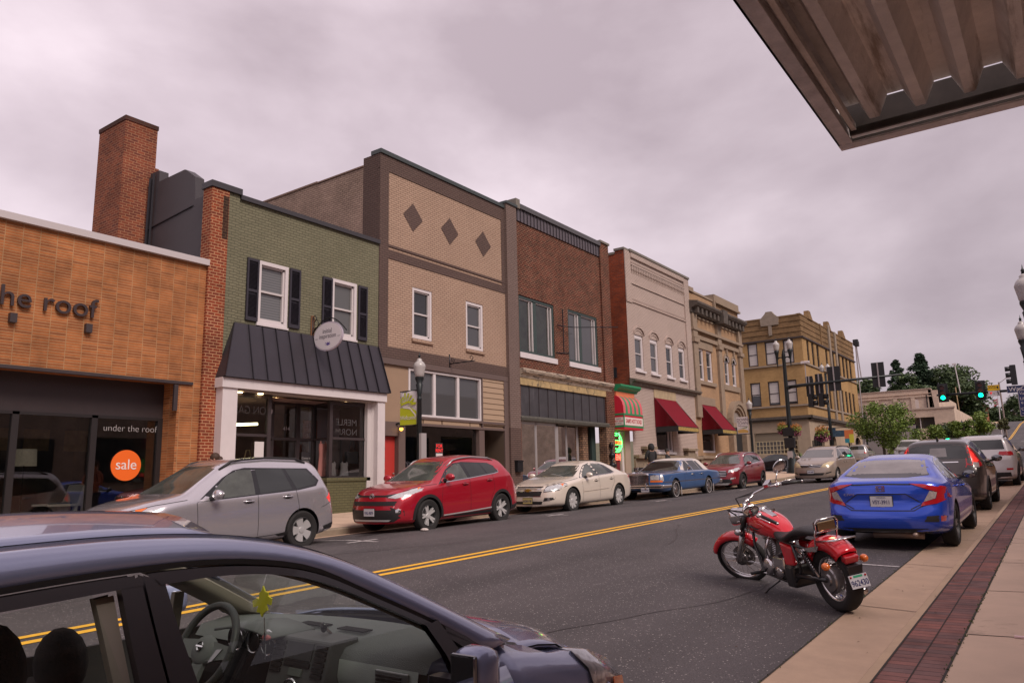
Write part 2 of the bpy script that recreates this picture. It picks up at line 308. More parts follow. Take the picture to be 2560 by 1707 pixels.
tag(mb.build('double_yellow_line', YEL, None), kind='structure')
mb = MB()
def mark(p, q, wd):
 d = Vector((q[0]-p[0], q[1]-p[1], 0)); n = Vector((-d.y, d.x, 0)).normalized()*wd/2; rows = []
 for t in (0, .5, 1):
  c = Vector((lerp(p[0], q[0], t), lerp(p[1], q[1], t), 0)); rows.append([(*(c-n)[:2], zg(c.x, c.y)+.006), (*(c+n)[:2], zg(c.x, c.y)+.006)])
 mb.grid(rows)
for y in (10.25, 17.0, 23.4, 31.3, 38): mark((-12.2, y), (-10.6, y+.05), .1); mark((-10.98, y-.35), (-10.98, y+.4), .1)
for y in (4.6, 11.4, 18.2, 25.5, 33.5): mark((-3.9, y), (-1.98, y), .1)
mark((-9, 46.5), (-8.0, 46.7), .4)
for x in (-12.6, -11.6, -10.6, -9.6, -8.6): mark((x, 50.2), (x, 52.2), .35)
mark((-5.5, 140), (-4.6, 143), .3)
tag(mb.build('road_markings', WHT, None), kind='structure')
CRK = mat('crack_sealant', (.020, .017, .018), .45); rc = random.Random(11); mb = MB()
for (x, y, L_, a) in ((-4.2, 5.2, 5, 1.35), (-5.6, 12, 9, 1.62), (-9.9, 8, 12, 1.5), (-3.1, 14, 4, 1.1), (-6.6, 20, 10, 1.55), (-10.4, 22, 9, 1.6), (-4.6, 27, 8, 1.5), (-8.9, 5, 4, .2), (-5.0, 9.0, 3, .1), (-11.5, 16, 3, .3)):
 P_ = [];
 for k in range(int(L_*4)): P_.append((x, y)); a += rc.gauss(0, .10); x += .25*cos(a); y += .25*sin(a)
 mb.grid([[(p[0]-.006-.006*rc.random(), p[1], zg(*p)+.003), (p[0]+.006+.006*rc.random(), p[1]+.006, zg(*p)+.003)] for p in P_ if -12.9 < p[0] < -2])
tag(mb.build('asphalt_cracks', CRK), kind='structure')
STN = mat('oil_stain', (.024, .020, .021), .5, var=.3, vscale=20); mb = MB()
for (x, y, r) in ((-3.2, 12.6, .35), (-2.9, 19.2, .5), (-12.2, 11.6, .3), (-11.9, 17.6, .45), (-12.1, 24.0, .5), (-11.8, 31, .5)):
 n = 22; rr = [r*(.6+.5*rc.random()) for _ in range(n)]; rr = [(rr[i-1]+rr[i]+rr[(i+1) % n])/3 for i in range(n)]
 mb.add([(x, y, zg(x, y)+.0025)]+[(x+rr[i]*.8*cos(2*pi*i/n), y+rr[i]*1.3*sin(2*pi*i/n), zg(x+rr[i]*cos(2*pi*i/n), y+rr[i]*1.3*sin(2*pi*i/n))+.0025) for i in range(n)], [(0, 1+i, 1+(i+1) % n) for i in range(n)])
tag(mb.build('oil_stains', STN), kind='structure')
LIT = mat('litter_paper', (.55, .48, .45), .8)
mb = MB(); mb.sph((-11.25, 12.3, zg(-11.25, 12.3)+.03), .09, 1.1, .8, .4, 8)
tag(mb.build('litter', LIT), 'crumpled pale wrapper lying on the asphalt near the red crossover\'s front wheel', 'litter')
mb = MB(); mb.box(-.49, -.40, 7.07, 7.11, zs(-.4, 7.1)+.008, zs(-.4, 7.1)+.02); mb.box(-.42, -.36, 7.05, 7.08, zs(-.4, 7.1)+.012, zs(-.4, 7.1)+.024)
tag(mb.build('tissue', mat('tissue', (.7, .5, .5), .9)), 'torn pinkish tissue lying on the pavement slab at the right edge', 'litter')
LEAF = mat('dead_leaf', (.06, .035, .02), .9)
mb = MB(); rl = random.Random(3)
for i in range(60):
 x = rl.choice([-1.9+rl.random()*.6, -1.22+rl.random()*.5, rl.uniform(-3, -2)]); y = rl.uniform(5.2, 17); z = (zs(x, y) if x > -1.2 else zg(x, y)+(.15 if x > -1.3 else 0))+.012; a = rl.random()*6; s = rl.uniform(.008, .02)
 mb.add([(x+s*cos(a), y+s*sin(a), z), (x-s*sin(a)*.5, y+s*cos(a)*.5, z+.004), (x-s*cos(a), y-s*sin(a), z), (x+s*sin(a)*.5, y-s*cos(a)*.5, z+.002)], [(0, 1, 2, 3)])
tag(mb.build('dead_leaves', LEAF), 'scattered dead leaf scraps in the gutter and on the paver strip', 'leaves', kind='stuff')
MOSS = mat('weeds', (.06, .09, .02), .9)
mb = MB()
for i in range(240):
 y = rl.uniform(5, 14); x = -.815+rl.gauss(0, .012) if i % 3 else -1.955+rl.gauss(0, .012); z = (zs(x, y) if x > -1.2 else zg(x, y))+.008; h = rl.uniform(.006, .022)
 mb.add([(x-.005, y, z), (x+.005, y+.004, z), (x+rl.gauss(0, .01), y+rl.gauss(0, .01), z+h)], [(0, 1, 2)])
tag(mb.build('joint_weeds', MOSS), 'tiny weeds growing in the joints of the near pavement', 'weeds', kind='stuff')
# ---------------- building helpers
XF = -17.0
def PX(x0=XF): return lambda u, z, d=0: (x0+d, u, z)          # faces +X, u = y
def PY(y0): return lambda u, z, d=0: (u, y0-d, z)             # faces -Y, u = x
def wallface(mb, P, u0, u1, z0, z1, holes=(), depth=.22, d=0):
 us = sorted({u0, u1}|{h[0] for h in holes}|{h[1] for h in holes}); zz = sorted({z0, z1}|{h[2] for h in holes}|{h[3] for h in holes})
 us = [u for u in us if u0 <= u <= u1]; zz = [z for z in zz if z0 <= z <= z1]
 for a, b in zip(us, us[1:]):
  for c, e in zip(zz, zz[1:]):
   m, n = (a+b)/2, (c+e)/2
   if any(h[0] < m < h[1] and h[2] < n < h[3] for h in holes): continue
   mb.quad(P(a, c, d), P(b, c, d), P(b, e, d), P(a, e, d))
 for a, b, c, e in [h[:4] for h in holes]:
  for p, q in (((a, c), (a, e)), ((a, e), (b, e)), ((b, e), (b, c)), ((b, c), (a, c))):
   mb.quad(P(*p, d), P(*q, d), P(*q, d-depth), P(*p, d-depth))
def pbox(mb, P, u0, u1, z0, z1, d0, d1):
 p = [P(u0, z0, d0), P(u1, z0, d0), P(u1, z0, d1), P(u0, z0, d1), P(u0, z1, d0), P(u1, z1, d0), P(u1, z1, d1), P(u0, z1, d1)]
 mb.hexa(p)
def pbx(P, u0, u1, z0, z1, d0, d1, name, m, par=None, bev=0): mb = MB(); pbox(mb, P, u0, u1, z0, z1, d0, d1); return mb.build(name, m, par, bev=bev)
def shell(par, y0, y1, z1, m, x1=XF-.25, x0=-26, z0=0, name='roof'):
 mb = MB(); mb.box(x0, x1-.02, y0+.03, y1-.03, z1-.25, z1); return mb.build(name, m, par)
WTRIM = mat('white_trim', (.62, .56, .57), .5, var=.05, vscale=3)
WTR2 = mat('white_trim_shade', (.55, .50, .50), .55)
DKGL = mat('dark_glass', (.022, .024, .026), .03, spec=.8)
GRGL = mat('grey_glass', (.07, .07, .075), .03, spec=.8)
def blind_mat(name, c1, c2, n):
 m = bpy.data.materials.new(name); m.use_nodes = True; nt = m.node_tree; b = nt.nodes['Principled BSDF']
 g = nt.nodes.new('ShaderNodeNewGeometry'); s = nt.nodes.new('ShaderNodeSeparateXYZ'); nt.links.new(g.outputs['Position'], s.inputs[0])
 w_ = nt.nodes.new('ShaderNodeMath'); w_.operation = 'MULTIPLY'; w_.inputs[1].default_value = n; nt.links.new(s.outputs['Z'], w_.inputs[0])
 f = nt.nodes.new('ShaderNodeMath'); f.operation = 'FRACT'; nt.links.new(w_.outputs[0], f.inputs[0])
 x = nt.nodes.new('ShaderNodeMix'); x.data_type = 'RGBA'; nt.links.new(f.outputs[0], x.inputs['Factor']); x.inputs['A'].default_value = (*c1, 1); x.inputs['B'].default_value = (*c2, 1)
 nt.links.new(x.outputs['Result'], b.inputs['Base Color']); b.inputs['Roughness'].default_value = .6; b.inputs['Coat Weight'].default_value = 1; b.inputs['Coat Roughness'].default_value = .02
 return m
BLIND = blind_mat('slatted_blind', (.06, .06, .065), (.16, .16, .165), 14)
BLINDW = blind_mat('roller_blind', (.46, .42, .40), (.52, .47, .45), 4)
def window(par, P, u0, u1, z0, z1, fm=WTRIM, gm=DKGL, fw=.09, d=-.08, sill=None, sillm=None, mull=(), rail=.5, sash=None, label=None, blind=None, fd=.06):
 gd = d-.035
 pane = pbx(P, u0+fw*.5, u1-fw*.5, z0+fw*.5, z1-fw*.5, gd-.01, gd, 'window', gm, par)
 if label: pane['label'] = label
 mb = MB()
 pbox(mb, P, u0, u0+fw, z0, z1, d-.05, d+fd); pbox(mb, P, u1-fw, u1, z0, z1, d-.05, d+fd)
 pbox(mb, P, u0+fw, u1-fw, z1-fw, z1, d-.05, d+fd-.003); pbox(mb, P, u0+fw, u1-fw, z0, z0+fw, d-.05, d+fd-.003)
 mb.build('frame', fm, pane)
 mb = MB()
 if rail: zr = lerp(z0, z1, rail); pbox(mb, P, u0+fw, u1-fw, zr-.025, zr+.025, d-.045, d+fd*.4)
 for m_ in mull: pbox(mb, P, m_[0], m_[1], z0+fw, z1-fw, d-.045, d+fd*.6)
 if sash: # inner sash stiles, lower leaf set back
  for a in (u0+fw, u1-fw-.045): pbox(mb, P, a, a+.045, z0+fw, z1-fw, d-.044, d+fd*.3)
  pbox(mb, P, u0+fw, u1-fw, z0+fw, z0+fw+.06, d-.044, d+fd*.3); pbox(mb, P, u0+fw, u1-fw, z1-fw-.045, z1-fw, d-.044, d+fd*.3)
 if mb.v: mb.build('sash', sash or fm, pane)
 if sill: mb = MB(); pbox(mb, P, u0-sill[0], u1+sill[0], z0-sill[1], z0-.002, d-.05, sill[2]); mb.build('sill', sillm or fm, pane)
 if blind: pbx(P, u0+fw*.6, u1-fw*.6, lerp(z0, z1, blind[0]), z1-fw*.6, gd+.002, gd+.006, 'blind', blind[1], pane)
 return pane
def building(name, label, y0, zf, cat='building'): return thing(name, label, cat, (XF, y0, zf))
BLACKM = mat('black_metal', (.030, .027, .033), .45, metal=.3)
DARKBR = mat('dark_bronze', (.040, .028, .030), .5, var=.1)
IRON = mat('black_iron', (.018, .018, .022), .4, metal=.4)
INT = mat('shop_interior', (.10, .085, .08), .9, var=.3, vscale=1.5)
SHOPG = glass_mat('shop_glass', (.82, .84, .82), .9, base=.06)
def stone(name, c, var=.15, dirt=None, vs=3): return mat(name, c, .85, var=var, vscale=vs, bump=.3, bscale=30, dirt=dirt)
WSTONE = stone('weathered_stone', (.36, .27, .19), .3, ((.07, .06, .055), 4, .52, (1, 1, .6)), 5)
GSTONE = stone('grey_coping', (.17, .15, .13), .2)
def room(par, y0, y1, z0, z1, depth=3, x1=XF-.3, m=INT, name='shop_interior'):
 mb = MB(); x0 = x1-depth
 mb.quad((x0, y0, z0), (x0, y1, z0), (x0, y1, z1), (x0, y0, z1)); mb.quad((x0, y0, z0), (x1, y0, z0), (x1, y0, z1), (x0, y0, z1)); mb.quad((x0, y1, z0), (x1, y1, z0), (x1, y1, z1), (x0, y1, z1))
 mb.quad((x0, y0, z1), (x1, y0, z1), (x1, y1, z1), (x0, y1, z1)); mb.quad((x0, y0, z0), (x1, y0, z0), (x1, y1, z0), (x0, y1, z0)); return mb.build(name, m, par)
P0 = PX()
# 1 orange brick furniture shop
B = building('furniture_shop', 'low orange Roman-brick furniture shop with big brown letters and a recessed dark glass front', 6, .6)
OB = brick('orange_roman_brick', (.37, .128, .045), (.215, .075, .032), (.36, .20, .10), bw=.333, bh=.060, ms=.0085, bump=.5, var=.34, offset=0, vscale=1.4, bias=-.15)
mb = MB(); wallface(mb, P0, -4, 10.5, 4.10, 7.12); mb.quad((XF, 9.92, .3), (XF, 10.5, .3), (XF, 10.5, 4.10), (XF, 9.92, 4.10)); mb.quad((XF, 9.92, .3), (XF-.62, 9.92, .3), (XF-.62, 9.92, 4.1), (XF, 9.92, 4.1))
mb.quad((XF-.62, -4, 4.1), (XF, -4, 4.1), (XF, 9.92, 4.1), (XF-.62, 9.92, 4.1)); mb.build('wall', OB, B)
pbx(P0, -4, 10.52, 7.10, 7.25, -.4, .11, 'coping', mat('pale_metal_coping', (.50, .45, .46), .4), B)
pbx(P0, -4, 10.28, 4.06, 4.13, -.05, .05, 'soffit_trim', DARKBR, B)
shell(B, -4, 10.5, 7.0, mat('roof_membrane', (.16, .14, .14), .8))
PS = PX(XF-.60)
pbx(PS, -4, 9.92, 3.27, 4.098, -.1, 0, 'fascia', DARKBR, B)
mb = MB()
for u in (6.66, 8.26): pbox(mb, PS, u, u+.13, .5, 3.27, -.08, .03)
pbox(mb, PS, 9.80, 9.92, .5, 3.27, -.08, .03); pbox(mb, PS, 4.9, 5.03, .5, 3.27, -.08, .03); pbox(mb, PS, -4, 9.8, 3.21, 3.275, -.08, .03); pbox(mb, PS, -4, 9.8, .5, .85, -.08, .03)
mb.build('storefront_frame', mat('frame_dark', (.016, .012, .013), .5), B)
pbx(PS, -4, 9.8, .85, 3.21, -.04, -.03, 'shop_window', SHOPG, B)
room(B, -4, 9.9, .62, 3.9, 4.2, XF-.75)
LET = mat('brown_letters', (.035, .020, .022), .5)
text('under the roof', 'sign_letters', LET, B, .60, FX((XF+.06, 7.88, 5.51)), .025, 'RIGHT', 1.06)
for u in (3.6, 5.0, 6.26, 7.74): pbx(P0, u-.065, u+.065, 4.99, 5.18, 0, .11, 'spotlight', DARKBR, B)
pbx(P0, 9.80, 9.90, 3.42, 4.04, .0, .06, 'wall_light', DARKBR, B)
GLW = mat('window_lettering', (.40, .37, .37), .6)
text('under the roof', 'window_lettering', GLW, B, .215, FX((PS(0, 0)[0]+.012-.03, 9.17, 3.0)), .001, 'CENTER', .98, bold=-.004); text('under the roof', 'window_lettering', GLW, B, .215, FX((PS(0, 0)[0]+.012-.03, 6.45, 3.0)), .002, 'RIGHT', .98, bold=-.004)
d_ = MB().cyl((PS(0, 0)[0]-.028, 9.12, 2.16), .35, .012, 'x', 48).build('sale_disc', mat('orange_vinyl', (.80, .13, .008), .6), B, auto=.5)
text('sale', 'sale_lettering', mat('white_vinyl', (.75, .68, .66), .6), d_, .33, FX((PS(0, 0)[0]-.010, 9.12, 2.17)), .002, sx=1.0)
SHADE = mat('lamp_shade_cloth', (.42, .36, .30), .8, var=.3, vscale=30, emit=(.5, .4, .3), estr=.05)
L_ = thing('floor_lamp', 'floor lamp with patterned drum shade standing inside the furniture shop window', 'lamp', (-18.3, 7.25, .65))
MB().lathe([(.24, 2.16), (.22, 2.52)], (-18.3, 7.25, 0), n=24).build('lamp_shade', SHADE, L_, smooth=True); MB().tube([(-18.3, 7.25, .66), (-18.3, 7.25, 2.2)], .015).build('pole', IRON, L_); MB().cyl((-18.3, 7.25, .64), .15, .03).build('base', IRON, L_)
CH = thing('armchair', 'white upholstered armchair with a blue cushion inside the furniture shop window', 'armchair', (-18.5, 8.1, .65)); CRM = mat('cream_upholstery', (.75, .70, .66), .8)
MB().box(-18.8, -18.1, 7.75, 8.45, 1.0, 1.16).build('seat', CRM, CH, bev=.03); MB().hexa([(-18.85, 8.25, 1.1), (-18.1, 8.25, 1.1), (-18.1, 8.5, 1.1), (-18.85, 8.5, 1.1), (-18.85, 8.45, 1.75), (-18.1, 8.45, 1.75), (-18.1, 8.62, 1.75), (-18.85, 8.62, 1.75)]).build('backrest', CRM, CH, bev=.03)
for x in (-18.84, -18.12): MB().box(x-.03, x+.03, 7.7, 8.4, 1.28, 1.33).build('armrest', CRM, CH); MB().box(x-.03, x+.03, 7.72, 7.78, .65, 1.28).build('leg', DARKBR, CH); MB().box(x-.03, x+.03, 8.34, 8.4, .65, 1.28).build('leg', DARKBR, CH)
MB().box(-18.75, -18.2, 7.98, 8.28, 1.16, 1.36).build('cushion', mat('blue_cushion', (.05, .09, .16), .8), CH, bev=.04)
mb = MB(); mb.box(-18.75, -18.1, 7.0, 7.62, .65, .97); mb.box(-18.8, -18.05, 6.95, 7.67, .97, 1.0); tag(mb.build('side_table', CRM), 'low white side table under the floor lamp in the furniture shop window', 'table')
for i, y in enumerate((6.9, 7.7, 8.6)):
 a = pbx(PX(-19.6), y, y+.55, 2.55, 3.05, 0, .03, 'framed_picture', mat('picture_ochre', (.22, .15, .07), .8, var=.4, vscale=8)); tag(a, ['leftmost', 'middle', 'rightmost'][i]+' of three framed ochre pictures hanging inside the furniture shop', 'picture', 'framed pictures in the furniture shop')
PIL = tag(MB().box(-18.7, -18.3, 6.25, 6.62, 1.05, 1.5).build('cushion', mat('patterned_cushion', (.22, .26, .30), .8, var=.8, vscale=22), None, bev=.08), 'blue and white patterned cushion on a white cabinet in the furniture shop window', 'cushion')
tag(MB().box(-18.9, -18.1, 5.6, 6.7, .65, 1.05).build('cabinet', CRM, None), 'low white cabinet behind the left furniture shop window', 'cabinet')
# chimney
CB = brick('chimney_brick', (.22, .058, .030), (.12, .035, .026), (.30, .15, .085), bw=.21, bh=.075, ms=.009, var=.35, vscale=.9)
C_ = thing('brick_chimney', 'tall square red brick chimney rising behind the orange furniture shop', 'chimney', (-21.2, 10.3, 7))
mb = MB(); mb.box(-21.92, -20.42, 9.9, 10.84, 6.5, 11.97); mb.build('stack', CB, C_)
MB().box(-21.9, -20.44, 10.84, 10.96, 6.5, 10.75).build('shoulder', CB, C_); MB().box(-21.94, -20.40, 9.88, 10.86, 11.9, 12.03).build('cap', brick('chimney_cap', (.09, .035, .028), (.07, .03, .025), (.06, .04, .03)), C_)
# 2 green painted brick shop
G = building('green_brick_shop', 'two-storey green painted brick shop with black shutters and a dark metal canopy roof', 13.7, .8)
GB = brick('green_painted_brick', (.195, .182, .120), (.17, .16, .105), (.10, .093, .063), bw=.21, bh=.0755, ms=.008, var=.1, bump=.9, vscale=.7)
W1 = (12.02, 13.00, 5.87, 7.60); W2 = (14.56, 15.54, 5.87, 7.62)
mb = MB(); wallface(mb, P0, 11.0, 16.45, 4.0, 9.12, [W1, W2], .2); mb.quad(P0(10.98, .3), P0(11.4, .3), P0(11.4, 4), P0(10.98, 4)); mb.quad(P0(16.1, .3), P0(16.45, .3), P0(16.45, 4), P0(16.1, 4))
pbox(mb, P0, 11.0, 11.34, 4.4, 9.28, 0, .05); mb.build('wall', GB, G)
CBR = brick('party_wall_brick', (.26, .052, .022), (.15, .035, .020), (.42, .22, .12), bw=.19, bh=.075, ms=.010, var=.3, vscale=1.3)
mb = MB(); pbox(mb, P0, 10.5, 11.0, .4, 9.2, -.3, .09); mb.build('party_wall', CBR, G)
pbx(P0, 10.83, 10.985, 7.9, 9.05, .088, .096, 'niche_shade', brick('niche_shade_brick', (.03, .018, .014), (.05, .02, .014), (.09, .05, .03), bw=.19, bh=.075), G)  # Dark sheet painting the shade of a missing-brick niche
COP = mat('charcoal_coping', (.040, .036, .042), .5)
pbx(P0, 10.46, 11.36, 9.21, 9.37, -.35, .13, 'pilaster_cap', COP, G); pbx(P0, 11.36, 16.45, 9.115, 9.24, -.35, .08, 'coping', COP, G)
shell(G, 11, 16.4, 8.7, mat('roof_membrane2', (.10, .09, .09), .8))
MEMB = mat('black_roof_membrane', (.050, .042, .048), .55, var=.2, vscale=1.5, bump=.5, bscale=3)
mb = MB(); mb.prism([(-17.3, 6.3), (-17.3, 9.16), (-17.98, 9.16), (-18.05, 9.82), (-18.52, 10.14), (-18.60, 10.16), (-19.86, 10.14), (-19.88, 10.48), (-20.36, 10.5), (-20.36, 9.4), (-24, 9.4), (-24, 6.3)], 'y', 10.68, 10.95); mb.build('parapet_membrane', MEMB, G)
mb = MB(); mb.tube([(-20.3, 10.64, 7.2), (-20.25, 10.64, 10.3)], .05, 6); mb.tube([(-20.08, 10.62, 7.2), (-20.05, 10.62, 10.4)], .03, 6); mb.tube([(-18.05, 10.66, 9.0), (-21, 10.66, 8.75)], .02, 5); mb.build('flashing', BLACKM, G)
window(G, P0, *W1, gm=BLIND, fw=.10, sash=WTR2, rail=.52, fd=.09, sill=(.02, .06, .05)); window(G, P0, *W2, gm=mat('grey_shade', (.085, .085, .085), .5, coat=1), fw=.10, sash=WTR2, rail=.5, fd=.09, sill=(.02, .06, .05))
SHM = mat('shutter_black', (.028, .024, .034), .5)
for u in (11.655, 13.03, 14.19, 15.585):
 s = MB(); u1 = u+.365; z0, z1 = 5.90, 7.59
 for a, b_ in ((u, u+.05), (u1-.05, u1)): pbox(s, P0, a, b_, z0, z1, .01, .06)
 for a, b_ in ((z0, z0+.10), (z1-.07, z1), (6.68, 6.75)): pbox(s, P0, u+.05, u1-.05, a, b_, .01, .058)
 z = z0+.12
 while z < z1-.09:
  if not 6.65 < z < 6.76: s.add([P0(u+.05, z, .018), P0(u1-.05, z, .018), P0(u1-.05, z-.022, .05), P0(u+.05, z-.022, .05)], [(0, 1, 2, 3)])
  z += .034
 pbox(s, P0, u+.05, u1-.05, z0, z1, .008, .015); s.build('shutter', SHM, G)
AW = mat('standing_seam_metal', (.048, .042, .052), .38, metal=.35, var=.08, vscale=2)
xt, xb = XF+.06, XF+.50; mb = MB()
mb.grid([[(xt, 11.31, 5.77), (xt, 16.40, 5.77)], [(xb, 10.83, 4.30), (xb, 16.50, 4.30)]]); mb.add([(xt, 11.31, 5.77), (xb, 10.83, 4.30), (XF, 10.83, 4.30), (XF, 11.31, 5.77)], [(0, 1, 2, 3)]); mb.add([(xt, 16.40, 5.77), (xb, 16.5, 4.30), (XF, 16.5, 4.30), (XF, 16.40, 5.77)], [(0, 1, 2, 3)]); mb.quad((XF, 10.83, 4.29), (xb, 10.83, 4.29), (xb, 16.5, 4.29), (XF, 16.5, 4.29))
mb.quad((xt, 11.31, 5.77), (xt, 16.4, 5.77), (XF, 16.4, 5.80), (XF, 11.31, 5.80))
can = mb.build('canopy', AW, G); mb = MB()
for k in range(13):
 t = k/12; a, b_ = lerp(11.31, 16.40, t), lerp(11.2, 16.47, t) if 0 < k < 12 else (10.83 if k == 0 else 16.5)
 mb.add([(xt, a-.011, 5.77), (xt+.045, a-.011, 5.775), (xt+.045, a+.011, 5.775), (xt, a+.011, 5.77), (xb, b_-.011, 4.30), (xb+.045, b_-.011, 4.31), (xb+.045, b_+.011, 4.31), (xb, b_+.011, 4.30)], [(0, 1, 5, 4), (1, 2, 6, 5), (2, 3, 7, 6), (0, 4, 7, 3), (0, 3, 2, 1), (4, 5, 6, 7)])
mb.build('seam_rib', mat('seam_black', (.022, .019, .026), .4, metal=.3), can)
pbx(PX(XF+.30), 10.83, 16.45, 4.04, 4.285, -.3, .12, 'fascia', WTRIM, G)
mb = MB(); pbox(mb, PX(XF+.12), 10.88, 11.30, .5, 4.05, -.12, .25); mb.build('column', WTRIM, G)
mb = MB(); pbox(mb, PX(XF+.12), 16.12, 16.42, .5, 4.05, -.12, .25); mb.build('column', WTRIM, G)
mb = MB(); mb.add([(XF, 15.98, .9), (XF+.2, 16.12, .9), (XF+.2, 16.12, 4.04), (XF, 15.98, 4.04)], [(0, 1, 2, 3)]); pbox(mb, PX(XF+.1), 15.93, 16.12, .9, 4.04, -.1, .03); mb.build('door_jamb', WTR2, G)
pbx(P0, 11.3, 16.12, 4.0, 4.03, -1.4, .3, 'soffit', mat('soffit_grey', (.35, .30, .28), .7), G)
fr = MB(); fm_ = DARKBR
def bar(a, b_, z0, z1, x0=XF, t=.07): fr.hexa([(a[0]-t/2, a[1]-t/2, z0), (b_[0]+t/2, b_[1]-t/2, z0), (b_[0]+t/2, b_[1]+t/2, z0), (a[0]-t/2, a[1]+t/2, z0), (a[0]-t/2, a[1]-t/2, z1), (b_[0]+t/2, b_[1]-t/2, z1), (b_[0]+t/2, b_[1]+t/2, z1), (a[0]-t/2, a[1]+t/2, z1)])
pts = [(XF-.02, 11.36), (XF-.02, 12.52), (XF-1.0, 13.35), (XF-1.0, 14.25), (XF-1.0, 14.85), (XF-.02, 14.62), (XF-.02, 16.0)]
for p in pts: bar(p, p, .8, 3.99, t=.11)
gl = MB()
for i, (p, q) in enumerate(zip(pts, pts[1:])):
 zb = 1.83 if i in (0, 4, 5) else (.9 if i != 3 else .9)
 for z0, z1 in ((3.88, 3.98), (2.88, 2.95), (zb-.06, zb)):
  n = Vector((q[1]-p[1], -(q[0]-p[0]), 0)).normalized()*.04
  fr.hexa([(p[0]-n.x, p[1]-n.y, z0), (q[0]-n.x, q[1]-n.y, z0), (q[0]+n.x, q[1]+n.y, z0), (p[0]+n.x, p[1]+n.y, z0), (p[0]-n.x, p[1]-n.y, z1), (q[0]-n.x, q[1]-n.y, z1), (q[0]+n.x, q[1]+n.y, z1), (p[0]+n.x, p[1]+n.y, z1)])
 gl.quad((p[0], p[1], zb), (q[0], q[1], zb), (q[0], q[1], 3.9), (p[0], p[1], 3.9))
fr.build('storefront_frame', fm_, G); gl.build('shop_window', SHOPG, G)
BK = brick('olive_bulkhead', (.125, .115, .060), (.11, .10, .052), (.085, .08, .045), bump=.6, var=.08)
mb = MB(); mb.box(XF-.4, XF+.10, 14.45, 16.08, .5, 1.77); mb.box(XF-.4, XF+.13, 14.42, 16.12, 1.70, 1.80); mb.build('bulkhead', BK, G); MB().box(XF-.4, XF+.10, 11.3, 12.55, .5, 1.77).build('bulkhead', BK, G)
room(G, 11.2, 16.1, .85, 3.95, 4.0, XF-.12, mat('warm_shop_interior', (.20, .125, .115), .9, var=.35, vscale=1.2))
YL = mat('recessed_lamp', (1, .8, .45), .4, emit=(1, .72, .35), estr=9)
for x, y in ((XF+.05, 12.2), (XF-.55, 13.1), (XF-.2, 15.3), (XF-.7, 14.2), (XF+.02, 11.6)): MB().cyl((x, y, 3.985), .07, .012, 'z', 12).build('recessed_light', YL, G)
tag(MB().tube([(XF-1.6, 11.9, 3.25), (XF-1.0, 12.9, 3.3)], .035).build('fluorescent_tube', mat('tube_light', (1, .9, .6), .4, emit=(1, .85, .45), estr=5)), 'lit fluorescent tube behind the left window of the green shop', 'light')
text('MERLE', 'reflected_lettering', mat('pale_lettering', (.42, .38, .40), .7), G, .26, FX((XF-.034, 15.25, 3.38)), .001, sx=-1.1); text('NORM', 'reflected_lettering', MATS['pale_lettering'], G, .26, FX((XF-.034, 15.25, 3.10)), .001, sx=-1.1)  # Mirrored letters laid on the pane, painting a reflected shop sign
text('QON GALLE', 'reflected_lettering', mat('faint_lettering', (.20, .16, .17), .7), G, .30, FX((XF-.034, 11.95, 3.55)), .001, sx=-.85)  # Second reflected sign, painted as mirrored letters on the left pane
text('414', 'street_number', MATS['pale_lettering'], G, .16, FX((XF-.98, 13.85, 3.2)), .001);
pbx(PX(XF-.05), 12.08, 12.36, 2.35, 2.75, .09, .10, 'notice', mat('paper', (.6, .56, .56), .8), G); nb = pbx(PX(XF-.05), 12.08, 12.36, 1.95, 2.32, .09, .10, 'notice', mat('dark_paper', (.07, .08, .12), .8), G)
mb = MB(); mb.lathe([(.0001, 0), (.27, 0), (.27, .012), (.0001, .012)], (0, 0, 0), 'x', 28); mb.xf(Matrix.Translation((XF-.93, 13.75, 2.15))@Matrix.Diagonal((1, 1, .5, 1))); ov = mb.build('oval_sign', mat('white_vinyl', (.75, .68, .66), .6), G)
text('initial inspiration', 'lettering', mat('purple_ink', (.12, .08, .30), .6), ov, .07, FX((XF-.916, 13.75, 2.17)), .001)
pb = pbx(PX(XF-.98), 14.35, 14.66, 1.85, 2.55, .06, .075, 'open_sign', mat('chalkboard', (.03, .025, .03), .7), G)
text('OPEN', 'lettering', GLW, pb, .12, FX((XF-.90, 14.51, 2.02)), .001); text("Come in\nwe're", 'lettering', GLW, pb, .09, FX((XF-.90, 14.51, 2.33)), .001)
def garment(label, y, z0, z1, wd, m, x=XF-.55, straps=True, group=None, dress=0):
 mb = MB(); pr = [(0, wd*.62), (.35, wd*.52), (.62, wd*.42), (.8, wd*.5), (.9, wd*.48)]; rows = []
 for t, h in [(0, wd*(.62+dress)), (.35, wd*(.52+dress*.5)), (.62, wd*.42), (.8, wd*.5), (.93, wd*.46)]:
  z = lerp(z0, z1, t); rows.append([(x+.09*cos(a), y+h*sin(a), z) for a in [2*pi*k/14 for k in range(15)]])
 mb.grid(rows)
 if straps:
  for s in (-1, 1): mb.tube([(x+.03, y+s*wd*.34, lerp(z0, z1, .92)), (x, y+s*wd*.28, z1)], .022, 5)
 return tag(mb.build('hanging_garment', m, smooth=True), label, 'garment', group)
garment('salmon pink dress hanging in the recessed return window of the green shop', 14.78, 1.85, 2.85, .27, mat('pink_cloth', (.42, .17, .15), .8), XF-.5)
garment('dark grey sleeveless dress on a stand in the right window of the green shop', 15.28, 2.05, 3.0, .42, mat('charcoal_cloth', (.075, .065, .07), .85), XF-.5, dress=.1)
garment('left white tank top laid out low in the right window of the green shop', 14.92, 1.85, 2.25, .26, mat('white_cloth', (.6, .56, .58), .8), XF-.25)
garment('right white tank top laid out low in the right window of the green shop', 15.38, 1.85, 2.25, .27, MATS['white_cloth'], XF-.25)
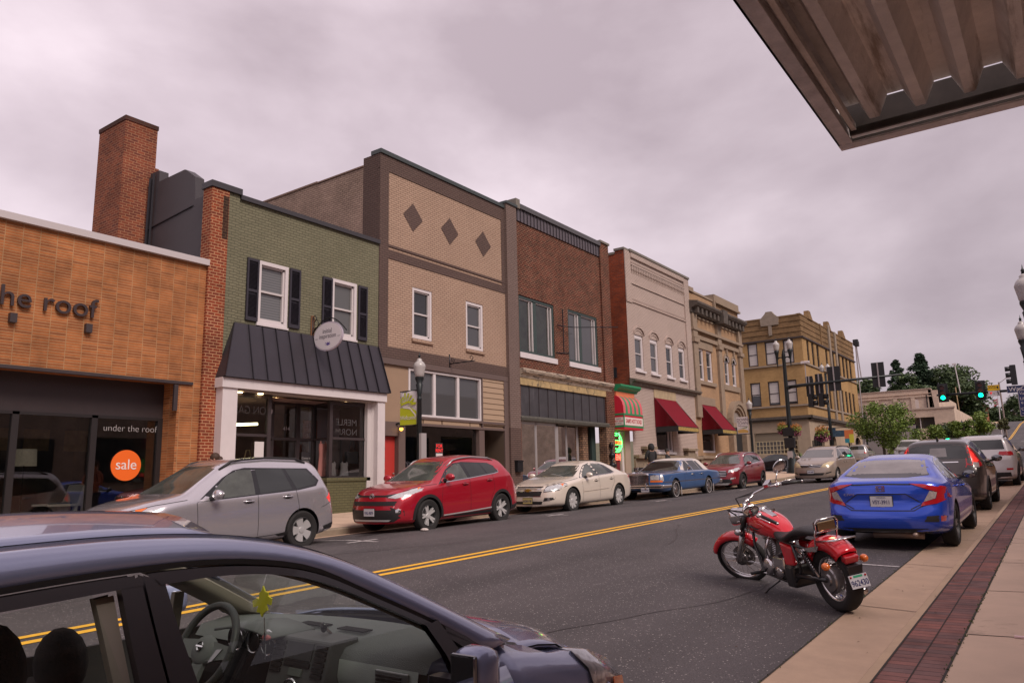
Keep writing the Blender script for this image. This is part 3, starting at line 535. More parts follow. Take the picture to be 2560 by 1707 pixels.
garment('grey monogram top in the left window of the green shop', 11.72, 1.85, 2.3, .26, mat('grey_cloth', (.13, .12, .13), .85), XF-.4)
garment('dark red top hanging deep inside the left window of the green shop', 12.1, 2.2, 2.7, .36, mat('wine_cloth', (.10, .02, .03), .85), XF-1.5)
for nm, y, m, lb in (('tote_bag', 15.75, mat('grey_tote', (.07, .06, .065), .85), 'two-tone grey tote bag hanging at the right end of the green shop window'), ('handbag', 12.15, mat('maroon_bag', (.14, .05, .05), .85), 'maroon handbag with pale rope handles in the left window of the green shop')):
 t = thing(nm, lb, 'bag', (XF-.35, y, 1.9)); z0 = 2.2 if nm == 'tote_bag' else 1.86
 MB().box(XF-.42, XF-.28, y-.22, y+.22, z0, z0+.36).build('body', m, t, bev=.02); MB().tube([(XF-.33, y-.13, z0+.34), (XF-.33, y-.05, z0+.68), (XF-.33, y+.05, z0+.68), (XF-.33, y+.13, z0+.34)], .014, 6).build('handle', m if nm == 'tote_bag' else mat('rope', (.5, .36, .2), .8), t)
MB().box(XF-1.3, XF-1.25, 14.9, 16.05, 1.8, 3.9).build('display_backdrop', mat('mauve_backdrop', (.42, .36, .40), .8), G)
hg = MB(); hg.box(XF-3.2, XF-3.1, 12.3, 13.2, 1.9, 2.7); tag(hg.build('display_board', mat('dark_red_board', (.10, .025, .03), .8)), 'dark red display board on the back wall inside the green shop', 'board')
tag(MB().box(XF-1.2, XF-1.15, 14.6, 15.1, 2.95, 3.5).build('poster', mat('orange_poster', (.30, .10, .05), .8, var=.4, vscale=9)), 'orange poster behind the upper corner window of the green shop', 'poster')
# oval hanging sign
SG = thing('hanging_sign', 'white oval hanging sign with purple emblem on a scrolled iron bracket of the green shop', 'sign', (XF, 13.87, 5.6))
SY = 13.87; cxs, czs = -16.29, 5.68
mb = MB(); mb.lathe([(.0001, -.025), (1, -.025), (1, .025), (.0001, .025)], (0, 0, 0), 'y', 48); mb.xf(Matrix.Translation((cxs, SY, czs))@Matrix.Diagonal((.60, 1, .41, 1))); mb.build('rim', mat('sign_rim', (.5, .44, .52), .5), SG, auto=.5)
mb = MB(); mb.lathe([(.0001, -.03), (1, -.03), (1, .03), (.0001, .03)], (0, 0, 0), 'y', 48); mb.xf(Matrix.Translation((cxs, SY, czs))@Matrix.Diagonal((.565, 1, .375, 1))); bo = mb.build('board', mat('sign_white', (.70, .65, .68), .5), SG, auto=.5)
ink = mat('sign_ink', (.07, .06, .08), .6); text('initial', 'lettering', ink, bo, .18, FY((cxs-.02, SY-.032, czs+.15)), .001); text('inspiration', 'lettering', ink, bo, .18, FY((cxs, SY-.032, czs+.005)), .001, sx=.92); text('....', 'lettering', ink, bo, .16, FY((cxs-.46, SY-.032, czs+.0)), .001, sx=.8); text('....', 'lettering', ink, bo, .16, FY((cxs+.46, SY-.032, czs+.0)), .001, sx=.8)
em = MB()
for a in (-70, -40, 0, 40, 70):
 c, s = cos(radians(90-a)), sin(radians(90-a)); r = .13 if a else .10
 em.add([(cxs, SY-.032, czs-.27), (cxs+r*c*.7-.035*s, SY-.032, czs-.25+r*s*.6), (cxs+r*c*1.1, SY-.032, czs-.25+r*s*.9), (cxs+r*c*.7+.035*s, SY-.032, czs-.25+r*s*.6-.02)], [(0, 1, 2, 3)])
em.build('emblem', mat('purple_ink', (.12, .08, .30), .6), bo)
mb = MB()
def scroll(mb, cx, y, cz, r, a0, a1, turns=1.0, rr=.012, axis='y', n=18):
 pts = []
 for i in range(n+1): t = i/n; a = lerp(a0, a1, t); q = r*(1-.75*t*turns); pts.append((cx+q*cos(a), y, cz+q*sin(a)) if axis == 'y' else (y, cx+q*cos(a), cz+q*sin(a)))
 mb.tube(pts, rr, 5)
mb.tube([(XF+.03, SY, 5.45), (XF+.03, SY, 6.32)], .016, 6)
arc = [(XF+.03+1.42*t, SY, 5.62+.58*sin(pi*(.12+.80*t))) for t in [i/20 for i in range(21)]]; mb.tube([(a[0], a[1], a[2]) for a in arc], .017, 6)
scroll(mb, XF+.16, SY, 6.12, .16, 4, 10.5); scroll(mb, XF+.22, SY, 5.88, .14, 3, -3.5); scroll(mb, XF+.10, SY, 6.28, .10, -1.5, 5)
mb.tube([(cxs-.3, SY, czs+.3), (cxs-.3, SY, czs+.48)], .008, 5); mb.tube([(cxs+.3, SY, czs+.3), (cxs+.3, SY, czs+.45)], .008, 5); mb.build('bracket', IRON, SG, smooth=True)
MB().box(XF+.003, XF+.03, SY-.06, SY+.06, 5.4, 6.36).build('mounting_board', mat('rusty_wood', (.16, .07, .03), .8), SG)
# 3 tan and brown brick building
T_ = building('tan_brick_building', 'tall tan painted brick building with brown borders and three brown diamonds', 19.9, .9)
TB = brick('tan_painted_brick', (.43, .295, .22), (.40, .27, .20), (.21, .135, .10), bw=.21, bh=.0755, ms=.0085, bump=.9, var=.08, vscale=.6)
BB = brick('brown_painted_brick', (.125, .083, .072), (.115, .075, .066), (.070, .047, .042), bw=.21, bh=.0755, ms=.0085, bump=.8, var=.08, vscale=.6)
PB = brick('mauve_painted_brick', (.20, .142, .125), (.185, .13, .115), (.10, .07, .062), bw=.21, bh=.0755, ms=.0085, bump=.8, var=.08, vscale=.6)
A1 = (18.0, 18.97, 6.28, 8.03); A2 = (20.80, 21.80, 6.28, 8.05)
mb = MB(); wallface(mb, P0, 16.46, 23.22, 5.85, 12.25, [A1, A2], .2); mb.build('wall', TB, T_)
mb = MB(); pbox(mb, P0, 16.46, 16.86, 5.3, 11.72, -.1, .02); pbox(mb, P0, 16.46, 23.22, 11.70, 12.24, -.1, .021); pbox(mb, P0, 16.86, 23.22, 8.75, 9.04, -.1, .02); pbox(mb, P0, 16.86, 23.22, 9.14, 9.22, -.1, .03); pbox(mb, P0, 16.86, 23.22, 5.48, 5.86, -.1, .02); pbox(mb, P0, 23.02, 23.22, 8.9, 11.72, -.1, .022); mb.build('brick_border', BB, T_)
for c in (18.02, 19.93, 21.87):
 mb = MB(); n = 12
 for i in range(-n, n):   # stepped brick lozenge
  z0 = 10.44+i*.041; h = .475*(1-abs(i+.5)/n); pbox(mb, P0, c-h, c+h, z0, z0+.041, 0, .012)
 mb.build('diamond', BB, T_)
mb = MB(); pbox(mb, P0, 23.22, 23.90, 3.55, 12.44, -.3, .14); mb.build('pilaster', PB, T_)
pbx(P0, 23.22, 23.90, .5, 3.55, -.3, .14, 'pilaster_base', BB, T_)
TCOP = mat('dark_teal_coping', (.045, .055, .055), .4)
pbx(P0, 16.44, 23.3, 12.24, 12.38, -.4, .07, 'coping', TCOP, T_); pbx(P0, 23.18, 23.94, 12.44, 12.54, -.35, .19, 'pilaster_cap', TCOP, T_)
SB = brick('worn_tan_brick', (.36, .255, .205), (.30, .21, .17), (.18, .125, .10), bw=.21, bh=.0755, ms=.010, bump=1, var=.28, vscale=.8, patch=((.07, .045, .04), 3.0, .64))
mb = MB(); mb.prism([(-24, 8), (-24, 11.95), (-20.1, 12.0), (-20.08, 11.93), (-17.77, 11.97), (-17.77, 8)], 'y', 16.47, 16.8); mb.build('side_wall', SB, T_)
mb = MB(); mb.box(-17.77, XF-.01, 16.462, 16.8, 8, 12.24); mb.build('side_wall_border', BB, T_)
mb = MB(); mb.box(-24, -20.09, 16.44, 16.85, 11.97, 12.03); mb.box(-20.09, -17.77, 16.44, 16.85, 11.95, 12.0); mb.build('side_coping', mat('rust_coping', (.20, .12, .09), .7), T_)
shell(T_, 16.8, 23.8, 11.6, MATS['roof_membrane2'])
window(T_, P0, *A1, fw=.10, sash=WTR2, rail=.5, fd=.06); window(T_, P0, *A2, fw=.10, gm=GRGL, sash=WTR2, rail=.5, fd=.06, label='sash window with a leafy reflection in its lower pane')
mb = MB(); pbox(mb, P0, 17.96, 19.0, 6.17, 6.278, -.1, .07); pbox(mb, P0, 20.76, 21.84, 6.17, 6.278, -.1, .07); mb.build('sill', TB, T_)
BRT = mat('brown_trim', (.12, .082, .074), .6); TAN = mat('tan_stucco', (.30, .20, .135), .8, var=.05, bump=.3, bscale=60); TANB = mat('tan_board', (.36, .25, .17), .6)
pbx(P0, 16.46, 23.22, 5.30, 5.48, -.1, .06, 'fascia', BRT, T_)
mb = MB(); wallface(mb, P0, 16.46, 23.22, 3.45, 5.30, [(17.84, 21.62, 3.72, 5.28)], .15, -.03); mb.build('stucco_panel', TAN, T_)
window(T_, P0, 17.84, 21.62, 3.72, 5.28, gm=GRGL, fw=.075, rail=0, mull=((19.06, 19.18), (20.3, 20.42)), d=-.06, fd=.06, sill=(.02, .07, .06), label='wide three-pane upper shop window in white frames')
mb = MB(); z = 3.60
while z < 5.28: mb.add([P0(21.66, z, .035), P0(22.97, z, .035), P0(22.97, z+.195, .01), P0(21.66, z+.195, .01), P0(21.66, z, 0), P0(22.97, z, 0)], [(0, 1, 2, 3), (0, 4, 5, 1)]); z += .2
mb.build('lap_siding', TANB, T_)
mb = MB(); pbox(mb, P0, 21.62, 21.67, 3.45, 5.3, -.03, .05); pbox(mb, P0, 22.97, 23.22, .8, 5.3, -.25, .05); pbox(mb, P0, 17.6, 23.0, 3.64, 3.72, -.03, .07); pbox(mb, P0, 17.6, 23.0, 3.42, 3.50, -.03, .06); pbox(mb, P0, 21.45, 21.75, .9, 3.45, -.2, .03); pbox(mb, P0, 17.36, 17.66, .9, 3.45, -.2, .03); pbox(mb, P0, 16.46, 17.66, 3.06, 3.5, -.2, .02); pbox(mb, P0, 17.6, 21.5, .8, 1.35, -.2, .02); mb.build('shopfront_trim', BRT, T_)
mb = MB()
for a, b_ in ((17.7, 18.46), (18.52, 19.4), (19.46, 20.9), (20.95, 21.45)): pbox(mb, P0, a, b_, 3.505, 3.635, -.03, .03)
mb.build('sign_band', TANB, T_)
pbx(PX(XF-.12), 17.6, 21.5, 1.3, 3.45, -.02, 0, 'shop_window', glass_mat('mirror_like_glass', (.55, .56, .55), 1.2, base=.12), T_); room(T_, 17.4, 21.6, .9, 3.45, 2.6, XF-.14, mat('dark_interior', (.05, .045, .045), .9))
dr = pbx(PX(XF-.15), 16.80, 17.36, .85, 3.05, -.05, 0, 'door', mat('red_door', (.42, .035, .028), .45), T_)
mb = MB()
for k in range(5): pbox(mb, PX(XF-.15), 16.86, 16.94, 1.25+.34*k, 1.35+.34*k, 0, .006)
mb.build('door_light', DKGL, dr); mb = MB(); mb.sph((XF-.11, 17.28, 1.9), .03); mb.sph((XF-.11, 17.28, 1.72), .035); mb.build('handle', mat('steel', (.5, .48, .48), .3, metal=.9), dr, smooth=True)
wl = MB(); wl.tube([(XF, 17.25, 3.42), (XF+.12, 17.28, 3.45), (XF+.2, 17.3, 3.38)], .03, 6); wl.lathe([(.03, .08), (.08, 0)], (XF+.2, 17.3, 3.3), n=12); wl = wl.build('wall_light', IRON, T_); MB().sph((XF+.2, 17.3, 3.27), .06).build('bulb', mat('warm_bulb', (1, .6, .1), .4, emit=(1, .5, .05), estr=2.2), wl, smooth=True)
fs = pbx(PX(XF-.12), 19.25, 19.62, 2.38, 2.9, .003, .012, 'for_rent_sign', mat('sign_black', (.02, .018, .02), .6), T_); pbx(PX(XF-.12), 19.27, 19.60, 2.40, 2.55, .012, .014, 'sign_panel', WTRIM, fs)
rd = mat('sign_red', (.75, .03, .03), .6, emit=(.6, .02, .02), estr=.3); text('FOR', 'lettering', rd, fs, .17, FX((XF-.105, 19.435, 2.79)), .001, bold=.004); text('RENT', 'lettering', rd, fs, .15, FX((XF-.105, 19.435, 2.64)), .001, bold=.004)
text('540-555-01', 'lettering', ink, fs, .06, FX((XF-.104, 19.435, 2.475)), .001) if 0 else None
mb = MB(); mb.box(XF-1.0, XF-.95, 19.9, 20.9, .9, 3.0); mb.build('partition', mat('pale_partition', (.22, .19, .18), .8), T_)
mb = MB(); mb.hexa([(XF-.9, 20.2, 1.2), (XF-.86, 20.2, 1.2), (XF-.86, 20.25, 1.2), (XF-.9, 20.25, 1.2), (XF-.9, 20.35, 3.2), (XF-.86, 20.35, 3.2), (XF-.86, 20.4, 3.2), (XF-.9, 20.4, 3.2)]); mb.build('ladder_rail', WTRIM, T_)
mb = MB(); wallface(mb, PX(XF-.9), 21.75, 23.0, .8, 3.5); mb.quad((XF, 21.76, .8), (XF-.9, 21.76, .8), (XF-.9, 21.76, 3.5), (XF, 21.76, 3.5)); mb.quad((XF, 22.96, .8), (XF-.9, 22.96, .8), (XF-.9, 22.96, 3.5), (XF, 22.96, 3.5)); mb.build('alcove', mat('alcove_tan', (.10, .07, .05), .85), T_)
BR = thing('sign_bracket', 'empty black iron sign bracket with scrolls on the tan building', 'bracket', (XF, 19.85, 5.7)); mb = MB()
mb.tube([(XF+.02, 19.85, 5.45), (XF+.02, 19.85, 5.95)], .022, 6); mb.tube([(XF+.02, 19.85, 5.62), (XF+1.15, 19.85, 5.62)], .02, 6); scroll(mb, XF+.16, 19.85, 5.74, .10, -1.5, 6); scroll(mb, XF+.98, 19.85, 5.74, .10, -1.6, 4.5); mb.build('arm', IRON, BR, smooth=True)
# 4 dark red brick shop
K = building('dark_brick_shop', 'dark red-brown brick building with ribbed metal parapet and a faded vacant shopfront', 27.6, 1)
KB = brick('dark_red_brick', (.115, .025, .018), (.050, .016, .014), (.28, .165, .105), bw=.21, bh=.08, ms=.0095, bump=.7, var=.35, vscale=1.3, patch=None)
K1 = (24.12, 26.72, 6.58, 8.90); K2 = (27.84, 30.43, 6.60, 8.95)
mb = MB(); wallface(mb, P0, 23.9, 30.85, 5.8, 12.5, [K1, K2], .22); pbox(mb, P0, 30.85, 31.65, 3.95, 12.7, -.3, .10); pbox(mb, P0, 23.9, 24.08, 1, 12.5, -.1, .03); mb.build('wall', KB, K)
mb = MB(); mb.box(-22, XF-.3, 31.4, 31.66, 8, 12.6); mb.build('side_wall', KB, K)
RIB = mat('ribbed_metal', (.13, .11, .125), .45, metal=.3)
mb = MB(); pbox(mb, P0, 23.98, 30.84, 11.98, 12.52, 0, .05)
ribs = MB()
for k in range(28): u = 24.05+k*.248; pbox(ribs, P0, u, u+.035, 11.98, 12.50, .05, .085)
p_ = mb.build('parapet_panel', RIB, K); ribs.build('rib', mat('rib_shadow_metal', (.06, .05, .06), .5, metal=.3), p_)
pbx(P0, 23.92, 30.85, 12.50, 12.70, -.3, .14, 'coping', mat('dark_coping', (.075, .07, .075), .45), K); pbx(P0, 30.8, 31.7, 12.70, 12.80, -.35, .16, 'pier_cap', GSTONE, K); pbx(P0, 23.86, 24.14, 12.45, 12.84, -.3, .17, 'pier_cap', GSTONE, K)
shell(K, 24, 31.4, 11.8, MATS['roof_membrane2'])
GRF = mat('dark_green_frame', (.035, .055, .052), .5)
def leafy(name):   # dark glass, blotches in its colour painted as a tree's reflection
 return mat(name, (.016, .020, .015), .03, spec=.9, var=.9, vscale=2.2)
LG = leafy('leaf_reflection_glass')
for (a, b_, z0, z1), (c, d_) in ((K1, (25.2, 25.44)), (K2, (28.83, 29.07))):
 wn_ = window(K, P0, a, b_, z0, z1, fm=GRF, gm=LG if a < 25 else GRGL, fw=.11, rail=0, mull=((c, d_),), d=-.1, fd=.07)
 mb = MB()
 for u0, u1 in ((a+.11, c), (d_, b_-.11)): pbox(mb, P0, u1-.055, u1, z0+.11, z1-.11, -.14, -.07); pbox(mb, P0, u0, u1, z1-.15, z1-.11, -.14, -.07); pbox(mb, P0, u1-.24, u1-.20, z0+.11, z1-.11, -.14, -.085)
 mb.build('sash', WTR2, wn_); pbx(P0, a-.02, b_+.12, z0-.22, z0-.005, -.1, .05, 'sill', WTRIM, wn_)
mb = MB(); mb.prism([(XF, 5.55), (XF+.10, 5.55), (XF+.14, 5.66), (XF+.26, 5.74), (XF+.30, 5.84), (XF+.27, 5.90), (XF, 5.93)], 'y', 23.95, 31.35); mb.build('cornice', mat('flaking_paint', (.40, .32, .25), .8, var=.3, vscale=6, dirt=((.06, .045, .04), 5, .50, (1, .6, 3))), K)
mb = MB(); pbox(mb, P0, 24.0, 30.95, 5.27, 5.56, -.05, .08); mb.build('frieze', mat('ochre_frieze', (.42, .30, .15), .8, var=.3, vscale=4, dirt=((.08, .065, .055), 5, .54, (1, 1, .5))), K)
PNL = mat('slate_transom', (.050, .046, .052), .45, var=.35, vscale=2.5, dirt=((.12, .11, .12), 2.2, .6, (1, 2, .3)))
mb = MB(); pbox(mb, P0, 24.0, 30.9, 4.05, 5.27, -.1, .0); tp = mb.build('transom_panel', PNL, K)
mb = MB()
for k in range(11): u = 24.02+k*.672; pbox(mb, P0, u, u+.035, 4.05, 5.26, 0, .02)
mb.build('transom_bar', mat('rusty_bar', (.03, .022, .025), .7), tp)
mb = MB(); mb.prism([(XF-.1, 3.86), (XF+.12, 3.88), (XF+.14, 3.98), (XF+.10, 4.06), (XF-.1, 4.06)], 'y', 23.95, 31.0); mb.build('beam', mat('grimy_beam', (.07, .065, .055), .8, var=.4, vscale=6, dirt=((.25, .23, .2), 9, .62)), K)
mb = MB(); pbox(mb, P0, 30.70, 31.50, .9, 3.95, -.3, .10); pbox(mb, PX(XF-.6), 29.25, 29.68, .9, 3.88, -.3, .3); mb.build('stone_pier', brick('ledge_stone', (.27, .16, .10), (.17, .105, .075), (.05, .035, .03), bw=.22, bh=.10, ms=.012, bump=1, var=.35, vscale=3), K)
mb = MB()
for u, t in ((25.2, .07), (26.7, .16), (28.15, .06), (29.05, .10), (24.05, .05)): pbox(mb, PX(XF-.1 if u < 27 else XF-.5), u, u+t, 1.0, 3.86, -.05, .03)
pbox(mb, PX(XF-.1), 24.0, 26.86, 3.76, 3.86, -.05, .03); mb.build('storefront_frame', mat('aluminium', (.45, .42, .42), .4, metal=.5), K)
mb = MB(); mb.quad(P0(24.05, 1.1, -.1), P0(26.8, 1.1, -.1), P0(26.8, 3.78, -.1), P0(24.05, 3.78, -.1)); mb.quad((XF-.1, 26.8, 1.1), (XF-.5, 26.85, 1.1), (XF-.5, 26.85, 3.8), (XF-.1, 26.8, 3.8)); mb.quad(P0(26.85, 1.1, -.5), P0(29.2, 1.1, -.5), P0(29.2, 3.8, -.5), P0(26.85, 3.8, -.5)); mb.build('shop_window', SHOPG, K)
room(K, 24.0, 29.6, 1.0, 3.84, 3.4, XF-.55, mat('vacant_interior', (.17, .13, .105), .9, var=.2))
text('SVAC', 'wall_lettering', mat('ochre_letters', (.35, .17, .04), .7), K, .80, FX((XF-1.6, 28.3, 3.15)), .01, bold=.012)
mb = MB(); mb.box(XF-1.62, XF-1.6, 26.3, 29.2, 1.0, 3.8); mb.build('partition', mat('pale_board', (.24, .19, .15), .9), K)
mb = MB(); wallface(mb, PX(XF-.9), 29.7, 30.75, 1, 3.9); mb.build('side_door', mat('dark_brown_door', (.035, .02, .018), .6), K); pbx(PX(XF-.5), 30.35, 30.7, 1, 3.88, -.1, 0, 'green_post', GRF, K)
mb = MB(); mb.box(XF-.6, XF-.2, 24.3, 25.0, 1.0, 1.75); tag(mb.build('freezer', WTRIM), 'white chest inside the vacant shop window of the dark brick building', 'chest')
tag(MB().box(XF-.35, XF-.28, 24.12, 24.3, 1.05, 2.5).build('green_banner', mat('green_print', (.05, .30, .17), .7, var=.5, vscale=20)), 'narrow green printed banner in the left end of the vacant shop window', 'banner')
MB().box(-24, XF-1.0, 29.6, 31.6, .8, 5.2).box(-24, XF-.13, 24.0, 29.58, 3.87, 5.2).build('sky_blocker', MATS['shop_interior'], K)  # Solid blocks added to keep sky from showing through the open back
mbx = thing('mailbox', 'small black wall mailbox on the pilaster beside the vacant shop', 'mailbox', (XF+.2, 23.6, 2.1)); MB().box(XF+.14, XF+.30, 23.42, 23.76, 1.9, 2.3).build('body', IRON, mbx, bev=.02); MB().box(XF+.14, XF+.32, 23.41, 23.77, 2.28, 2.33).build('lid', IRON, mbx)
tag(MB().tube([(XF+.02, 27.4, 6.9), (XF+.02, 27.4, 8.85)], .02, 6).tube([(XF+.05, 26.9, 8.05), (XF+.3, 27.8, 8.06), (XF+1.1, 30.4, 8.35)], .022, 6).tube([(XF+.02, 26.8, 6.85), (XF+.02, 27.8, 6.95)], .02, 6).build('cable_conduit', IRON), 'black service cable and conduit crossing the dark brick wall between its windows', 'cable')
# 5 hot dog stand
S_ = building('hot_dog_shop', 'narrow hot dog shop with green cornice, orange band and striped barrel awning', 32.5, 1.1)
GRN = mat('bright_green_paint', (.018, .24, .10), .45); ORG = mat('orange_paint', (.70, .20, .09), .6); REDP = mat('red_awning', (.50, .012, .035), .55); PNK = mat('pink_awning', (.62, .10, .12), .55)
mb = MB(); mb.prism([(XF-.3, 5.60), (XF+.20, 5.60), (XF+.24, 5.68), (XF+.38, 5.74), (XF+.46, 5.84), (XF+.46, 5.92), (XF-.3, 5.94)], 'y', 31.62, 33.75); mb.build('cornice', GRN, S_)
pbx(P0, 31.66, 33.5, 5.28, 5.62, -.3, .18, 'orange_band', ORG, S_)
ya, yb_, xo = 31.60, 33.55, XF+.56
prof = [(XF+.05, 5.40), (XF+.22, 5.38), (XF+.38, 5.26), (XF+.49, 5.08), (XF+.545, 4.85), (xo, 4.50)]
aw = MB()
nst = 9
stripe_r, stripe_g = MB(), MB()
for k in range(nst):
 a, b_ = lerp(ya, yb_, k/nst), lerp(ya, yb_, (k+1)/nst); (stripe_g if k % 2 == 1 else stripe_r).grid([[(x, a, z), (x, b_, z)] for x, z in prof])
body = MB(); body.add([(x, ya, z) for x, z in prof]+[(xo, ya, 3.80), (XF, ya, 3.80), (XF, ya, 5.40)], [tuple(range(9))]); body.add([(x, yb_, z) for x, z in prof]+[(xo, yb_, 3.80), (XF, yb_, 3.80), (XF, yb_, 5.40)], [tuple(range(9))]); body.quad((xo, ya, 3.80), (xo, yb_, 3.80), (xo, yb_, 4.5), (xo, ya, 4.5)); body.quad((XF, ya, 3.8), (xo, ya, 3.8), (xo, yb_, 3.8), (XF, yb_, 3.8))
aw = body.build('awning', REDP, S_); stripe_r.build('red_stripes', PNK, aw, smooth=True); stripe_g.build('green_stripes', GRN, aw, smooth=True)
gb = MB()
for z0, z1 in ((4.46, 4.54), (3.90, 3.98)): gb.box(XF, xo+.012, ya-.012, yb_+.012, z0, z1)
gb.box(xo-.02, xo+.012, ya-.012, ya+.05, 3.98, 4.46); gb.box(xo-.02, xo+.012, yb_-.04, yb_+.012, 3.98, 4.46); gb.build('green_border', GRN, aw)
WP = mat('sign_cream', (.72, .62, .58), .6); MB().box(xo, xo+.008, ya+.05, yb_-.04, 4.0, 4.36).build('sign_panel', WP, aw); MB().box(XF+.02, xo-.02, ya-.008, ya, 4.0, 4.36).build('side_panel', WP, aw)
text("SAM'S HOT DOGS", 'lettering', mat('deep_red_letters', (.42, .012, .03), .6), aw, .27, FX((xo+.010, (ya+yb_)/2, 4.18)), .002, sx=.74, bold=.007)
tg = mat('teal_ink', (.02, .12, .09), .6)
text("SAM'S", 'emblem_lettering', tg, aw, .10, FY((XF+.28, ya-.010, 4.285)), .001); text('HOT DOG', 'emblem_lettering', MATS['deep_red_letters'], aw, .10, FY((XF+.28, ya-.010, 4.18)), .001, bold=.003); text('STAND', 'emblem_lettering', tg, aw, .10, FY((XF+.28, ya-.010, 4.075)), .001)
mb = MB(); pbox(mb, PX(XF-.25), 31.65, 31.8, 1, 5.3, -.1, .1); pbox(mb, PX(XF-.25), 32.9, 33.45, 1, 5.3, -.1, .12); pbox(mb, PX(XF-.25), 31.65, 33.45, 3.75, 5.3, -.1, .1); mb.build('wall', mat('cream_wall', (.36, .27, .21), .8, var=.1), S_)
pbx(PX(XF-.25), 32.72, 32.92, 1.1, 3.75, -.05, .03, 'door_frame', WTRIM, S_); dr = pbx(PX(XF-.35), 31.8, 32.72, 1.1, 3.75, -.05, 0, 'door', mat('maroon_door', (.16, .012, .02), .5), S_)
pbx(PX(XF-.35), 31.85, 32.35, 1.5, 3.7, .0, .02, 'door_glass', DKGL, dr)
NG = mat('green_neon', (.1, 1, .3), .4, emit=(.06, 1, .12), estr=3.2); NR = mat('red_neon', (1, .1, .05), .4, emit=(1, .05, .03), estr=3.5); NO = mat('orange_neon', (1, .2, .05), .4, emit=(1, .12, .02), estr=3)
nx = XF-.10; NS = thing('neon_sign', 'round green and red neon hot dog sign lit in the hot dog shop window', 'neon sign', (nx, 32.0, 3.1)); yc, zc, rr_ = 32.02, 3.22, .52
mb = MB(); mb.tube([(nx, yc+rr_*cos(a), zc+rr_*.86*sin(a)) for a in [2*pi*k/32 for k in range(33)]], .016, 5); mb.tube([(nx, yc-rr_, zc+.11), (nx, yc+rr_, zc+.11)], .012, 5); mb.tube([(nx, yc-rr_, zc-.11), (nx, yc+rr_, zc-.11)], .012, 5); mb.build('tube_ring', NG, NS)
for i, ch in enumerate("SAM'S"): a = radians(140-25*i); text(ch, 'neon_letter', NG, NS, .20, frameM((nx, yc+rr_*.70*cos(a), zc+.03+rr_*.62*sin(a)), (0, cos(a-pi/2), sin(a-pi/2)), (0, cos(a), sin(a))), .004)
for i, ch in enumerate('STAND'): a = radians(-140+25*i); text(ch, 'neon_letter', NG, NS, .20, frameM((nx, yc+rr_*.70*cos(a), zc-.03+rr_*.62*sin(a)), (0, -sin(a), cos(a)), (0, -cos(a), -sin(a))), .004)
text('HOT DOG', 'neon_letter', NO, NS, .20, FX((nx, yc, zc)), .004, sx=1.05)
NO_ = thing('open_sign', 'red neon OPEN sign in the hot dog shop window', 'neon sign', (nx, 31.8, 2.4)); text('OPEN', 'neon_letter', NR, NO_, .38, FX((nx, 31.82, 2.52)), .01, bold=.01); MB().box(nx-.04, nx-.02, 31.4, 32.25, 2.33, 2.7).build('backing', IRON, NO_)
MP = thing('gas_meter', 'black stacked meters and pipes on the stone pier by the hot dog shop', 'meter', (XF+.25, 30.9, 1.5)); mb = MB(); mb.sph((XF+.2, 30.92, 3.05), .10, 1, 1, 1.6); mb.sph((XF+.22, 30.95, 2.6), .14, 1, 1.2, 1); mb.sph((XF+.22, 30.95, 2.15), .15, 1, 1.2, 1); mb.tube([(XF+.2, 30.95, 1.2), (XF+.2, 30.95, 3.0)], .04); mb.build('body', IRON, MP, smooth=True)
# 6 pale painted brick building
Wb = building('white_brick_building', 'tall off-white painted brick building with four arched windows and a red awning', 37.5, 1.2)
WB = brick('offwhite_painted_brick', (.52, .41, .365), (.49, .385, .34), (.27, .205, .18), bw=.21, bh=.0755, ms=.0085, bump=1.0, var=.07, vscale=.5)
WS = [(34.2, 35.14), (35.97, 36.88), (37.92, 38.76), (39.6, 40.42)]
hol = [(a, b_, 6.88, 8.72) for a, b_ in WS]
mb = MB(); wallface(mb, P0, 33.5, 41.5, 6.38, 13.0, hol, .22); wallface(mb, P0, 33.5, 41.5, .9, 6.2, [(36.15, 38.2, 2.85, 4.1)], .25); pbox(mb, P0, 40.8, 41.5, 6.38, 13.0, 0, .07); pbox(mb, P0, 33.5, 34.1, 10.3, 13.0, 0, .05)
pbox(mb, P0, 34.1, 40.8, 12.72, 13.0, 0, .09); pbox(mb, P0, 34.1, 40.8, 12.30, 12.40, 0, .09); pbox(mb, P0, 34.1, 40.8, 11.33, 11.38, 0, .05); pbox(mb, P0, 34.1, 40.8, 10.36, 10.43, 0, .06); pbox(mb, P0, 34.1, 40.8, 11.38, 12.30, 0, .02)
for k in range(34): u = 34.16+k*.196; pbox(mb, P0, u, u+.11, 12.06, 12.28, .02, .09); pbox(mb, P0, u+.03, u+.08, 11.92, 12.06, .02, .055)
for k in range(66): u = 34.12+k*.1; pbox(mb, P0, u, u+.05, 10.43, 10.52, 0, .06); pbox(mb, P0, u, u+.05, 12.42, 12.50, 0, .085)
mb.build('wall', WB, Wb)
